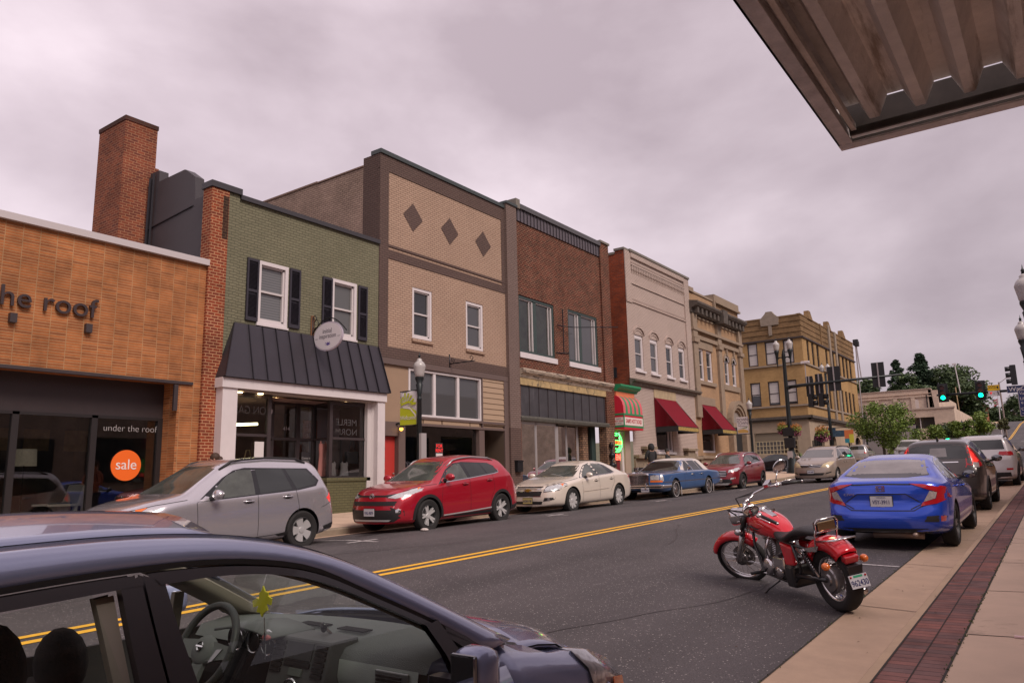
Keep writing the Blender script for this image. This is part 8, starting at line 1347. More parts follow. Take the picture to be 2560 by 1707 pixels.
s.patch('tail_light', TLR, [(4.45, 1.04), (4.65, 1.03), (4.62, 1.17), (4.45, 1.16)], 'S', .008, .05); s.patch('rear_bumper_trim', BLK, [(-.80, .28), (.80, .28), (.86, .48), (-.86, .48)], 'B', .008, .1); s.patch('plate_recess', mat('grey_recess', (.30, .28, .28), .5), [(-.3, .72), (.3, .72), (.32, .95), (-.32, .95)], 'B', .002); s.patch('front_side_window', CGL, [(1.7, 1.12), (2.5, 1.16), (2.4, 1.54), (2.1, 1.5)], 'S', .004); s.patch('rear_side_window', CGL, [(2.6, 1.16), (3.4, 1.18), (3.35, 1.53), (2.52, 1.55)], 'S', .004); s.patch('quarter_window', CGL, [(3.5, 1.19), (4.2, 1.22), (4.0, 1.47), (3.45, 1.52)], 'S', .004); s.line('door_gap', SEAM, [(2.52, .36), (2.52, 1.14)], 'S'); s.arch(BLK, .05)
# --- white off-roader facing us across the junction
c = dict(L=5.6, W=1.98, H=1.88, FO=.95, WB=3.5, tr=.38, wr=.68, bow=.10, top=[(0, 1.08), (.05, 1.14), (.5, 1.2), (1.35, 1.24), (1.5, 1.28), (1.95, 1.80), (2.2, 1.86), (3.4, 1.88), (3.6, 1.3), (5.5, 1.2), (5.6, .9)], belt=[(0, 1.0), (.3, 1.1), (1.4, 1.16), (3.6, 1.2), (5.6, 1.0)])
s = Car('white pickup facing the camera across the junction', -10.0, 68, zg(-10, 68), FY_, c, WHP, name='waiting_car', cat='pickup'); s.wheels(5, 'split')
s.patch('windscreen', mat('reflective_windscreen', (.11, .105, .105), .04, spec=.9), [(-.76, 1.28), (.76, 1.28), (.64, 1.78), (-.64, 1.78)], 'F', .004); s.patch('grille', BLK, [(-.55, .72), (.55, .72), (.55, 1.0), (-.55, 1.0)], 'F', .006)
for z0 in (.78, .86, .94): s.line('grille_bar', CHR, [(-.54, z0), (.54, z0)], 'F', .03, .014)
for k in (-1, 1): s.patch('headlight', HLM, [(k*.62, .78), (k*.90, .78), (k*.90, 1.0), (k*.62, 1.0)], 'F', .008, .06)
s.patch('front_side_window', CGL, [(1.75, 1.24), (2.5, 1.24), (2.5, 1.72), (2.05, 1.72)], 'S', .004); s.mirror(1.8, 1.2, BLK, .2, .22); s.plate('JKT-4410', 'F', .5)
# --- small far cars
def farcar(label, x, y, rz, col, nm, kind='suv'):
 c = dict(L=4.4, W=1.8, H=1.66 if kind == 'suv' else 1.42, FO=.88, WB=2.62, tr=.33, wr=.58, top=[(0, .75), (.1, .9), (1.0, 1.05), (1.2, 1.1), (1.9, 1.55), (2.3, 1.64), (3.6, 1.62), (4.0, 1.54), (4.3, 1.05), (4.4, .8)] if kind == 'suv' else [(0, .62), (.1, .72), (1.1, .88), (1.3, .93), (2.0, 1.33), (2.5, 1.42), (3.0, 1.38), (3.9, 1.04), (4.3, 1.0), (4.4, .8)], belt=[(0, .7), (.3, .82), (1.2, .95), (4.1, 1.02), (4.4, .9)] if kind == 'suv' else [(0, .56), (.3, .66), (1.2, .80), (4.1, .93), (4.4, .8)])
 s = Car(label, x, y, zg(x, y), rz, c, paint(nm, col)); s.wheels(5, 'split'); h = 1.48 if kind == 'suv' else 1.28; b_ = 1.04 if kind == 'suv' else .92
 s.patch('side_window', CGL, [(1.5, b_), (3.6, b_+.04), (3.3, h), (2.1, h)], 'S', .004, .12); s.patch('windscreen', CGL, [(-.66, b_+.08), (.66, b_+.08), (.54, h), (-.54, h)], 'F', .004, .12); s.patch('rear_window', CGL, [(-.62, b_+.12), (.62, b_+.12), (.54, h), (-.54, h)], 'B', .004, .12)
 for k in (-1, 1): s.patch('tail_light', TLR, [(k*.6, .82), (k*.84, .8), (k*.84, .98), (k*.6, .98)], 'B', .008, .08); s.patch('headlight', HLM, [(k*.6, .64), (k*.84, .68), (k*.84, .78), (k*.6, .78)], 'F', .008, .08)
 return s
s = farcar('black coupe with pale wheels behind the signal post base', -17.9, 57.9, radians(92), (.012, .010, .014), 'black_paint', 'coupe'); s.t.location.z = 1.62
farcar('small silver hatchback partly hidden beyond the lantern post', -14.9, 74, 0, (.35, .33, .33), 'silver2_paint'); farcar('dark car tucked behind the minivan by the arcade', -15.6, 66, 0, (.03, .03, .035), 'charcoal_paint')
farcar('pale car passing between the small silver hatchback and the white pickup', -12.9, 84, radians(40), (.38, .36, .36), 'pale_paint', 'coupe'); farcar('white car descending the hill lane partly hidden by the sport utility', -4.4, 64, FY_, (.5, .48, .48), 'white2_paint', 'suv')
for i, (x, y, col, lb) in enumerate(((-3.0, 44.5, (.10, .10, .10), 'dark car hidden beyond the white sport utility'),)): pass
# red cruiser motorcycle
MC = thing('motorcycle', 'red and chrome cruiser motorcycle leaning on its kickstand at the near kerb', 'motorcycle', (0, 0, 0)); OFF[MC.name] = Vector()
MC.location = (-1.98, 8.30, zg(-1.98, 8.3)); MC.rotation_euler = (.02, radians(-9), radians(47.5))
MRED = paint('motorcycle_red', (.66, .012, .025), .1, .15); CH2 = mat('bright_chrome', (.66, .64, .64), .08, metal=1); LEA = mat('black_leather', (.022, .020, .021), .42, bump=.3, bscale=300); ENG = mat('engine_alloy', (.33, .31, .31), .3, metal=.9); FRM = mat('frame_black', (.012, .011, .012), .3, coat=.5)
kw = dict(local=True)
def loft(secs, n=20):   # secs: (u, zc, halfwidth, halfheight, power)
 mb = MB(); rows = []
 for u, zc, hw, hh in secs:
  r = []
  for k in range(n+1):
   t = 2*pi*k/n; c, s = cos(t), sin(t); e_ = .85; r.append((hw*math.copysign(abs(c)**e_, c), u, zc+hh*math.copysign(abs(s)**e_, s)))
  rows.append(r)
 mb.grid(rows); return mb
def mwheel(u, r, wd, rr, nm, fx=None):
 f = fx or (lambda m: m)
 T = Matrix.Translation((0, u, r)); t = MB(); hw = wd/2
 t.lathe([(rr, -hw*.55), (rr+.02, -hw*.8), (r-.055, -hw), (r-.02, -hw*.82), (r-.004, -hw*.45), (r, 0), (r-.004, hw*.45), (r-.02, hw*.82), (r-.055, hw), (rr+.02, hw*.8), (rr, hw*.55)], (0, 0, 0), 'x', 48); t.xf(T); ty = f(t).build('wheel', TYRE, MC, smooth=True, **kw)
 q = MB(); q.lathe([(rr+.004, -hw*.62), (rr-.012, -hw*.60), (rr-.022, -hw*.3), (rr-.03, 0), (rr-.022, hw*.3), (rr-.012, hw*.60), (rr+.004, hw*.62)], (0, 0, 0), 'x', 44).xf(T); f(q).build('rim', CH2, ty, smooth=True, **kw)
 sp = MB()
 for k in range(32):
  a = 2*pi*k/32; sd = 1 if k % 2 else -1; a2 = a+(.32 if (k//2) % 2 else -.32); sp.tube([(sd*.028, cos(a2)*.05, sin(a2)*.05), (sd*.006, cos(a)*(rr-.02), sin(a)*(rr-.02))], .0022, 4)
 sp.xf(T); f(sp).build('spokes', CH2, ty, **kw)
 h = MB().lathe([(.001, -.06), (.03, -.06), (.035, -.035), (.055, -.03), (.055, .03), (.035, .035), (.03, .06), (.001, .06)], (0, 0, 0), 'x', 20).xf(T); f(h).build('hub', ENG, ty, smooth=True, **kw); return ty
WBm = 1.84
rw = mwheel(0, .325, .165, .215, 'rear')
MB().lathe([(.001, -.115), (.05, -.115), (.06, -.10), (.115, -.10), (.125, -.085), (.145, -.08), (.15, -.02), (.001, -.02)], (0, 0, .325), 'x', 32).build('drum_brake', ENG, rw, auto=.4, **kw)
ST = Matrix.Translation((0, 1.36, .93)) @ Matrix.Rotation(radians(40), 4, Vector((0, -.56, .83)).normalized()) @ Matrix.Translation((0, -1.36, -.93))
class FMB:
 def __init__(s, m): s.m = m
 def build(s, *a, **k): s.m.xf(ST); return s.m.build(*a, **k)
ff = lambda m: FMB(m)
fwh = mwheel(WBm, .325, .10, .262, 'front', ff)
for sg in (-1, 1):
 fl = ff(MB().tube([(sg*.095, WBm, .325), (sg*.095, WBm-.03, .40), (sg*.095, 1.62, .68)], [.030, .034, .034], 12)).build('fork_leg', mat('fork_alloy', (.40, .38, .37), .25, metal=.9), MC, smooth=True, **kw)
 ff(MB().tube([(sg*.095, 1.62, .68), (sg*.095, 1.46, .93)], .036, 12)).build('fork_shroud', FRM, fl, smooth=True, **kw)
 ff(MB().sph((sg*.17, 1.60, .765), .045, .9, 1.2, .9).tube([(sg*.09, 1.60, .75), (sg*.17, 1.60, .76)], .012, 6)).build('front_indicator', CH2, MC, smooth=True, **kw)
ff(MB().lathe([(.001, -.05), (.07, -.05), (.07, .05), (.001, .05)], (0, WBm, .325), 'x', 20)).build('front_hub', ENG, fwh, smooth=True, **kw)
ff(MB().cyl((.055, WBm, .325), .14, .006, 'x', 28)).build('brake_disc', mat('disc_steel', (.25, .22, .21), .35, metal=.9), fwh, auto=.5, **kw)
fe = MB(); rows = []
for k in range(17):
 a = radians(28+k*(118/16)); r = .352+.0*k; rows.append([(x, WBm+(r+dr)*cos(a), .325+(r+dr)*sin(a)) for x, dr in ((-.072, -.055), (-.070, -.02), (-.05, .006), (0, .014), (.05, .006), (.070, -.02), (.072, -.055))])
fe.grid(rows); ff(fe).build('front_fender', MRED, MC, smooth=True, solid=.004, **kw)
ff(MB().lathe([(.001, -.13), (.05, -.125), (.085, -.09), (.10, -.04), (.105, .02), (.108, .05), (.10, .055)], (0, 1.62, .885), 'y', 24)).build('headlight', CH2, MC, smooth=True, **kw); ff(MB().lathe([(.098, .05), (.05, .065), (.001, .07)], (0, 1.62, .885), 'y', 20)).build('headlight_lens', mat('lens_clear', (.35, .35, .36), .05, coat=1), MC, smooth=True, **kw)
ff(MB().box(-.12, .12, 1.42, 1.52, .92, .95).box(-.12, .12, 1.50, 1.60, .74, .77)).build('fork_clamp', CH2, MC, bev=.008, **kw)
hb = MB()
for sg in (-1, 1): hb.tube([(0, 1.42, 1.05), (sg*.10, 1.42, 1.02), (sg*.19, 1.38, 1.04), (sg*.29, 1.25, 1.04), (sg*.35, 1.10, 1.01), (sg*.45, .91, .95)], .0135, 8); hb.tube([(sg*.05, 1.44, .95), (sg*.05, 1.42, 1.05)], .024, 8)
ff(hb).build('handlebar', CH2, MC, smooth=True, **kw)
for sg in (-1, 1):
 g = ff(MB().tube([(sg*.355, 1.09, 1.008), (sg*.455, .90, .947)], .019, 10)).build('grip', BLK, MC, smooth=True, **kw); ff(MB().sph((sg*.458, .893, .945), .017)).build('bar_end', CH2, g, smooth=True, **kw)
 ff(MB().sph((sg*.335, 1.13, 1.02), .035, 1.2, 1, .8)).build('switch_housing', CH2, g, smooth=True, **kw)
 ff(MB().tube([(sg*.34, 1.16, 1.03), (sg*.42, 1.07, 1.01), (sg*.48, .96, .98)], .007, 5)).build('lever', CH2, g, smooth=True, **kw)
 ff(MB().tube([(sg*.335, 1.15, 1.03), (sg*.37, 1.12, 1.10), (sg*.44, 1.10, 1.15)], .007, 6)).build('mirror_stem', CH2, MC, smooth=True, **kw)
 mi = MB().sph((0, 0, 0), .088, 1.15, .16, .78, 16); mi.xf(Matrix.Translation((sg*.50, 1.09, 1.17))@Matrix.Rotation(radians(-38), 4, 'Z')@Matrix.Rotation(radians(-15*sg), 4, 'Y')); mo = ff(mi).build('rear_mirror', CH2, MC, smooth=True, **kw)
 mi = MB().sph((0, 0, 0), .078, 1.15, .05, .72, 16); mi.xf(Matrix.Translation((sg*.50, 1.081, 1.17))@Matrix.Rotation(radians(-38), 4, 'Z')@Matrix.Rotation(radians(-15*sg), 4, 'Y')); ff(mi).build('mirror_glass', mat('mirror_glass', (.25, .25, .26), .03, metal=.9), mo, smooth=True, **kw)
cb = MB()
for i, (sx, b_) in enumerate(((-1, .18), (-1, .13), (1, .17), (1, .12))): cb.tube([(sx*.30, 1.22, 1.03), (sx*.24, 1.42, 1.07-i*.02), (sx*.13, 1.58+b_*.2, 1.05), (sx*.05, 1.55, .86)], .0065, 5)
ff(cb).build('control_cable', BLK, MC, smooth=True, **kw); ff(MB().box(-.05+.30, .05+.32, 1.20, 1.27, 1.05, 1.095)).build('reservoir', CH2, MC, bev=.01, **kw)
tk = loft([(1.46, .79, .03, .05), (1.44, .79, .10, .10), (1.34, .80, .145, .135), (1.20, .795, .175, .15), (1.05, .78, .185, .145), (.90, .75, .165, .12), (.76, .71, .11, .08), (.68, .68, .03, .02)]).build('fuel_tank', MRED, MC, smooth=True, **kw)
tk.modifiers.new('s', 'SUBSURF').render_levels = 2
for sg in (-1, 1):
 mb = MB()
 for P_ in ([(1.40, .80), (1.30, .775), (1.20, .79), (1.08, .765), (.97, .775), (1.08, .745), (1.20, .765), (1.30, .75), (1.40, .765)], [(1.38, .75), (1.26, .725), (1.15, .74), (1.02, .715), (1.15, .715), (1.26, .70), (1.38, .72)]):
  L_ = len(P_); hi, lo = P_[:L_//2+1], P_[:L_//2-1:-1]
  secs = [(1.44, .79, .10, .10), (1.34, .80, .145, .135), (1.20, .795, .175, .15), (1.05, .78, .185, .145), (.90, .75, .165, .12)]
  def sx_(u, z):
   hw = interp([(s_[0], s_[2]) for s_ in secs[::-1]], u); hh = interp([(s_[0], s_[3]) for s_ in secs[::-1]], u); zc = interp([(s_[0], s_[1]) for s_ in secs[::-1]], u); q = min(.98, abs(z-zc)/hh); return hw*(1-q**2.3)**(1/2.3)
  for k in range(24):
   t0, t1 = k/24, (k+1)/24; U0, U1 = lerp(P_[0][0], hi[-1][0], t0), lerp(P_[0][0], hi[-1][0], t1); f_ = lambda L2, u: interp(sorted(L2), u); a0, b0, a1, b1 = f_(hi, U0), f_(lo, U0), f_(hi, U1), f_(lo, U1)
   mb.quad((sg*(sx_(U0, a0)+.003), U0, a0), (sg*(sx_(U1, a1)+.003), U1, a1), (sg*(sx_(U1, b1)+.003), U1, b1), (sg*(sx_(U0, b0)+.003), U0, b0))
 mb.build('flame_stripe', FRM, tk, **kw)
MB().lathe([(.001, .028), (.062, .026), (.075, .01), (.08, -.02)], (0, 1.22, .945), 'z', 24).build('speedometer', CH2, tk, smooth=True, **kw); MB().cyl((0, 1.22, .972), .058, .004, 'z', 24).build('dial', mat('dial_grey', (.20, .19, .19), .2, coat=1), tk, **kw)
MB().hexa([(-.05, 1.15, .90), (.05, 1.15, .90), (.035, .93, .872), (-.035, .93, .872), (-.045, 1.15, .955), (.045, 1.15, .955), (.03, .93, .888), (-.03, .93, .888)]).build('tank_console', CH2, tk, bev=.008, **kw); MB().cyl((.07, 1.09, .915), .032, .02, 'z', 18).build('fuel_cap', CH2, tk, smooth=False, **kw)
fr_ = MB()
for sg in (-1, 1): fr_.tube([(sg*.03, 1.42, .88), (sg*.09, 1.36, .55), (sg*.11, 1.22, .24), (sg*.12, .60, .20), (sg*.12, .42, .36), (sg*.12, .50, .62)], .018, 8); fr_.tube([(sg*.12, .52, .30), (sg*.115, .0, .325)], .024, 8); fr_.tube([(sg*.10, .75, .64), (sg*.12, .2, .60)], .016, 6)
fr_.tube([(0, 1.44, .92), (0, 1.40, .80), (0, .7, .66)], .03, 8); fr_.build('frame', FRM, MC, smooth=True, **kw)
for (u0, ang) in ((1.07, 27), (.88, -27)):
 a = radians(ang); d = Vector((0, sin(a), cos(a))); c0 = Vector((0, lerp(u0, .975, .5), .44)); cy_ = MB()
 for k in range(11): c = c0+d*(.03*k*.72); q = MB().cyl((0, 0, 0), .088 if k < 9 else .078, .011, 'z', 20); q.xf(Matrix.Translation(c)@d.to_track_quat('Z', 'Y').to_matrix().to_4x4()); cy_.add(q.v, q.f)
 q = MB().cyl((0, 0, 0), .06, .26, 'z', 14); q.xf(Matrix.Translation(c0)@d.to_track_quat('Z', 'Y').to_matrix().to_4x4()); cy_.add(q.v, q.f); o = cy_.build('engine_cylinder', ENG, MC, auto=.5, **kw)
 q = MB().box(-.075, .075, -.06, .06, .22, .27); q.xf(Matrix.Translation(c0)@d.to_track_quat('Z', 'Y').to_matrix().to_4x4()); q.build('rocker_cover', CH2, o, bev=.012, **kw)
MB().box(-.12, .12, .72, 1.16, .20, .44).build('crankcase', mat('dark_alloy', (.10, .095, .095), .4, metal=.8), MC, bev=.04, **kw)
for u, z, r, nm in ((1.06, .33, .095, 'alternator_cover'), (.84, .30, .07, 'sprocket_cover')): MB().lathe([(.001, -.165), (r*.7, -.16), (r, -.145), (r*1.02, -.11)], (0, u, z), 'x', 28).build(nm, CH2, MC, smooth=True, **kw)
MB().box(-.155, -.10, .70, .92, .33, .47).build('gearbox_cover', CH2, MC, bev=.02, **kw); MB().box(-.15, .15, .55, .72, .16, .40).build('battery_box', FRM, MC, bev=.03, **kw)
for sg in (-1, 1): MB().hexa([(sg*.13, .52, .40), (sg*.13, .70, .38), (sg*.09, .70, .38), (sg*.09, .52, .40), (sg*.15, .48, .60), (sg*.14, .74, .64), (sg*.09, .74, .64), (sg*.09, .48, .60)]).build('side_cover', MRED, MC, bev=.02, **kw)
MB().tube([(-.10, .98, .66), (-.14, 1.04, .52), (-.12, 1.06, .40)], .016, 6).tube([(.10, .86, .58), (.19, .95, .45), (.20, .7, .30), (.20, -.08, .26)], .035, 10).tube([(.10, 1.15, .58), (.2, 1.25, .42), (.21, 1.0, .22), (.21, .2, .17), (.21, -.1, .17)], .035, 10).build('exhaust', CH2, MC, smooth=True, **kw)
seat = loft([(.90, .69, .05, .03), (.86, .72, .12, .07), (.76, .69, .155, .06), (.66, .665, .165, .04), (.57, .69, .165, .05), (.50, .73, .145, .055), (.40, .765, .13, .055), (.25, .775, .12, .05), (.12, .765, .10, .04), (.08, .75, .03, .02)]); seat.build('seat', LEA, MC, smooth=True, **kw).modifiers.new('s', 'SUBSURF').render_levels = 1
rf = MB(); rows = []
for k in range(21):
 a = radians(160-k*(118/20)); r = .375; s_ = interp([(0, .10), (6, .12), (20, .105)], k); rows.append([(x, (r+dr)*-cos(pi-a), .335+(r+dr)*sin(a)*1.0) for x, dr in ((-s_, -.10), (-s_, -.03), (-s_*.8, .012), (0, .03), (s_*.8, .012), (s_, -.03), (s_, -.10))])
rf.grid([[(p[0], -p[1]*1.0, p[2]+.01) for p in r] for r in rows]); rff = rf.build('rear_fender', MRED, MC, smooth=True, solid=.005, **kw)
tl = MB().hexa([(-.075, -.30, .50), (.075, -.30, .50), (.06, -.22, .52), (-.06, -.22, .52), (-.08, -.325, .57), (.08, -.325, .57), (.07, -.23, .62), (-.07, -.23, .62)]).build('tail_light', TLR, MC, bev=.015, **kw); MB().hexa([(-.075, -.32, .38), (.075, -.32, .38), (.06, -.26, .40), (-.06, -.26, .40), (-.085, -.34, .49), (.085, -.34, .49), (.07, -.27, .50), (-.07, -.27, .50)]).build('plate_bracket', FRM, MC, bev=.008, **kw)
PM = Matrix.Translation((0, -.35, .345))@Matrix.Rotation(radians(-16), 4, 'X'); q = MB().box(-.098, .098, -.004, .004, -.062, .062); q.xf(PM); pl = q.build('number_plate', PLT, MC, local=True)
text('962430', 'lettering', PLI, pl, .075, PM@frameM((0, -.006, -.018), (1, 0, 0), (0, 0, 1)), .001, local=True, bold=.001, sx=.82); q = MB().box(-.05, .05, -.006, -.0045, .036, .056); q.xf(PM); q.build('registration_sticker', mat('sticker_green', (.03, .30, .16), .6), pl, local=True)
for a in (-.08, .08): q = MB().sph((a, -.008, .045), .011, n=8); q.xf(PM); q.build('plate_bolt', TLR, pl, local=True, smooth=True)
for sg in (-1, 1):
 MB().tube([(sg*.10, -.17, .50), (sg*.19, -.18, .50)], .012, 6).build('indicator_stem', CH2, MC, smooth=True, **kw); MB().sph((sg*.215, -.185, .50), .042, .95, 1.15, .95, 14).build('rear_indicator', AMB2, MC, smooth=True, **kw)
 MB().tube([(sg*.145, .30, .60), (sg*.145, .08, .35)], .014, 8).build('shock_absorber', CH2, MC, smooth=True, **kw); spg = MB(); spg.tube([(sg*.145+.028*cos(t*5.5), lerp(.27, .11, t/10), lerp(.565, .385, t/10)+.028*sin(t*5.5)) for t in [i/6 for i in range(61)]], .0065, 5); spg.build('spring', FRM, MC, smooth=True, **kw)
 MB().hexa([(sg*.135, .36, .56), (sg*.135, .05, .60), (sg*.125, .05, .60), (sg*.125, .36, .56), (sg*.135, .36, .60), (sg*.135, .0, .665), (sg*.125, .0, .665), (sg*.125, .36, .60)]).build('fender_strut', CH2, MC, bev=.004, **kw)
 MB().tube([(sg*.13, .06, .62), (sg*.13, .03, .76), (sg*.125, 0, .82)], .008, 6).build('backrest_stay', CH2, MC, smooth=True, **kw)
MB().tube([(-.125, 0, .79), (-.13, -.015, .88), (-.10, -.025, .915), (.10, -.025, .915), (.13, -.015, .88), (.125, 0, .79), (-.125, 0, .79)], .009, 8).build('backrest_hoop', CH2, MC, smooth=True, **kw)
MB().box(-.115, .115, 0, .06, .79, .90).build('backrest_pad', LEA, MC, bev=.025, **kw); MB().box(-.10, .10, -.018, -.004, .80, .89).build('backrest_plate', mat('gold_chrome', (.55, .42, .26), .15, metal=1), MC, bev=.01, **kw)
rk = MB(); rk.tube([(-.12, .06, .70), (-.12, -.26, .735), (.12, -.26, .735), (.12, .06, .70)], .008, 6)
for a in (0, -.07, -.14, -.20): rk.tube([(-.12, a, .707-a*.1), (.12, a, .707-a*.1)], .007, 6)
rk.tube([(-.08, .06, .70), (-.08, -.26, .735)], .006, 6).tube([(.08, .06, .70), (.08, -.26, .735)], .006, 6); rk.build('luggage_rack', CH2, MC, smooth=True, **kw)
MB().tube([(-.13, .88, .20), (-.22, .98, .12), (-.36, 1.10, -.05), (-.40, 1.20, -.055)], .011, 6).build('kickstand', FRM, MC, smooth=True, **kw)
for sg in (-1, 1): MB().tube([(sg*.12, 1.18, .26), (sg*.30, 1.18, .27)], .018, 8).build('footpeg', BLK, MC, smooth=True, **kw)
MB().tube([(-.12, 1.0, .25), (-.16, 1.24, .25), (-.18, 1.30, .25)], .008, 6).build('gear_lever', CH2, MC, smooth=True, **kw)
# near slate-blue hatchback with a modelled cabin
V_ = thing('near_hatchback', 'slate blue hatchback in the foreground with its cabin and dashboard visible', 'car', (-2.75, 1.7, 0))
VP = paint('slate_blue_paint', (.25, .275, .42), .3, .25); VB = mat('door_frame_black', (.020, .015, .018), .35, coat=.3); DSH = mat('dash_grey', (.17, .18, .175), .75, bump=.5, bscale=260); DSL = mat('dash_light_panel', (.70, .76, .70), .7, bump=.3, bscale=260); DRK = mat('cabin_dark', (.012, .010, .011), .85); PIL = mat('pillar_beige', (.29, .255, .21), .85); VG = glass_mat('green_tinted_glass', (.90, .95, .91), .30)
XC = -2.80
def rs(L_, n):   # resample polyline by parameter
 L_ = [Vector(p) for p in L_]; d = [0]
 for a, b in zip(L_, L_[1:]): d.append(d[-1]+(b-a).length)
 o = []
 for k in range(n+1):
  t = d[-1]*k/n; i = max(j for j in range(len(d)-1) if d[j] <= t+1e-9); q = (t-d[i])/max(1e-9, d[i+1]-d[i]); o.append(L_[i].lerp(L_[i+1], q))
 for _ in range(2): o = [o[0]]+[(o[i-1]+o[i]*2+o[i+1])/4 for i in range(1, len(o)-1)]+[o[-1]]
 return o
mir = lambda P: [Vector((2*XC-p.x, p.y, p.z)) for p in P]
n = 44
SEAL = [(-2.06, -.6, 1.25), (-2.10, -.1, 1.36), (-2.125, .4, 1.42), (-2.14, .82, 1.440), (-2.145, .98, 1.450), (-2.148, 1.16, 1.455), (-2.149, 1.35, 1.457), (-2.143, 1.51, 1.446), (-2.13, 1.66, 1.424), (-2.11, 1.79, 1.392), (-2.088, 1.87, 1.342), (-2.05, 2.02, 1.268), (-2.007, 2.19, 1.185), (-1.965, 2.33, 1.105), (-1.92, 2.47, 1.018)]
CREST = [(-2.15, -.6, 1.33), (-2.18, -.1, 1.44), (-2.20, .4, 1.50), (-2.20, .83, 1.517), (-2.205, 1.0, 1.522), (-2.21, 1.18, 1.524), (-2.21, 1.4, 1.514), (-2.205, 1.58, 1.494), (-2.19, 1.72, 1.468), (-2.165, 1.85, 1.428), (-2.13, 1.96, 1.382), (-2.10, 2.10, 1.318), (-2.06, 2.30, 1.218), (-2.02, 2.47, 1.128), (-1.97, 2.68, 1.02)]
S1, C1 = rs(SEAL, n), rs(CREST, n); I1 = [Vector((p.x-.055, p.y+.0, p.z+.012)) for p in C1]; mid = [(a+b)/2+Vector((.016, 0, .008)) for a, b in zip(S1, C1)]
mb = MB(); mb.grid([S1, mid, C1, I1]); mb.grid([mir(S1), mir(mid), mir(C1), mir(I1)]); mb.build('roof_rail_panel', VP, V_, smooth=True, solid=.004)
k1 = 27; rows = []
for t in range(0, 11):
 u = t/10; r = []
 for i in range(k1+1):
  a, b = I1[i]-Vector((.008, 0, .006)), mir([I1[i]])[0]-Vector((-.008, 0, .006)); p = a.lerp(b, u); q = sin(pi*u); r.append((p.x, p.y+.07*q*(i/k1)**6, p.z+.068*q-.0*i))
 rows.append(r)
mb = MB().grid(rows); mb.build('roof', VP, V_, smooth=True, solid=.01)
mb = MB().grid([[(p[0], p[1], p[2]-.045) for p in r[:]] for r in rows]); mb.build('headliner', mat('headliner_grey', (.20, .18, .16), .9), V_, smooth=True)
mb = MB()
for L_ in (S1,): mb.grid([[p+Vector((.003, 0, .002)) for p in L_], [p+Vector((.004, 0, -.014)) for p in L_]])
mb.grid([[p+Vector((-.002, 0, .004)) for p in I1[:40]], [p+Vector((-.014, 0, -.004)) for p in I1[:40]]]); mb.build('roof_seal', BLK, V_)
SX = lambda z: -1.885-.524*(z-.98)
def sp(P, dx=0): return [(SX(z)+dx, y, z) for y, z in P]
FO_ = [(p.y, p.z-.018) for p in S1 if p.y > 1.19]; FI_ = [(1.23, 1.405), (1.40, 1.41), (1.56, 1.398), (1.70, 1.372), (1.80, 1.338), (1.88, 1.298), (2.03, 1.225), (2.17, 1.152), (2.23, 1.05), (2.245, .93), (2.25, .80)]
def ring(A, B, nm, m, dx=.0, th=.03, nn=30): a, b = rs(sp(A), nn), rs(sp(B), nn); mb = MB().grid([[p+Vector((dx, 0, 0)) for p in a], [p+Vector((dx, 0, 0)) for p in b], [p+Vector((dx-th, 0, 0)) for p in b], [p+Vector((dx-th, 0, 0)) for p in a]]); return mb.build(nm, m, V_, auto=.8)
ring([(1.19, 1.437)]+FO_, [(1.21, 1.405)]+FI_[:8]+[(2.40, 1.055), (2.45, 1.01)], 'front_door_frame', VB, .004)
ring([(1.167, 1.435), (1.172, 1.3), (1.183, 1.15), (1.21, .7)], [(1.225, 1.41), (1.235, 1.3), (1.258, 1.15), (1.32, .7)], 'front_door_frame', VB, .002)
ring([(p.y, p.z-.018) for p in S1 if p.y < 1.17], [(-.6, 1.10), (-.1, 1.28), (.3, 1.35), (.7, 1.386), (.9, 1.395), (1.165, 1.41)], 'rear_door_frame', VB, .004)
ring([(1.158, 1.435), (1.164, 1.3), (1.175, 1.15), (1.20, .7)], [(1.10, 1.415), (1.10, 1.3), (1.105, 1.15), (1.12, .7)], 'rear_door_frame', VB, .003)
ring([(1.095, 1.39), (1.095, 1.3), (1.10, 1.1), (1.11, .75)], [(1.045, 1.385), (1.05, 1.3), (1.06, 1.1), (1.07, .75)], 'pillar_lining', PIL, -.035)
ring([(2.165, 1.155), (2.215, 1.05), (2.23, .93), (2.22, .8)], [(2.235, 1.165), (2.29, 1.05), (2.32, .93), (2.33, .8)], 'quarter_pillar', VB, .005)
ring([(2.26, 1.14), (2.36, 1.085), (2.46, 1.01)], [(2.26, 1.10), (2.33, 1.05), (2.39, .99)], 'quarter_frame', VB, .004)
mb = MB(); mb.grid([sp([(y, .96) for y in (-.8, .5, 1.2, 1.9, 2.5)], .004), sp([(y, .90) for y in (-.8, .5, 1.2, 1.9, 2.5)], .012), [(-1.86, y, .55) for y in (-.8, .5, 1.2, 1.9, 2.5)], [(-1.90, y, .18) for y in (-.8, .5, 1.2, 1.9, 2.5)]]); mb.build('door', VP, V_, smooth=True, solid=.02)
mb = MB()
for P in ([(1.21, .93), (1.21, 1.40), (1.56, 1.395), (1.88, 1.295), (2.17, 1.15), (2.23, .93)], [(2.25, .93), (2.25, 1.13), (2.43, 1.02), (2.45, .93)], [(-.5, .93), (-.3, 1.2), (.3, 1.345), (1.03, 1.40), (1.12, .93)]): mb.add(sp(P, -.012), [tuple(range(len(P)))])
g_ = mb.build('side_glass', VG, V_)
hd = rs([I1[k1]+Vector((0, 0, -.004)), (XC, I1[k1].y+.09, I1[k1].z+.055), mir([I1[k1]])[0]], 12); bs = rs([(-1.99, 2.70, .985), (-2.25, 2.95, .985), (XC, 3.06, .985), (2*XC+2.25, 2.95, .985), (2*XC+1.99, 2.70, .985)], 12)
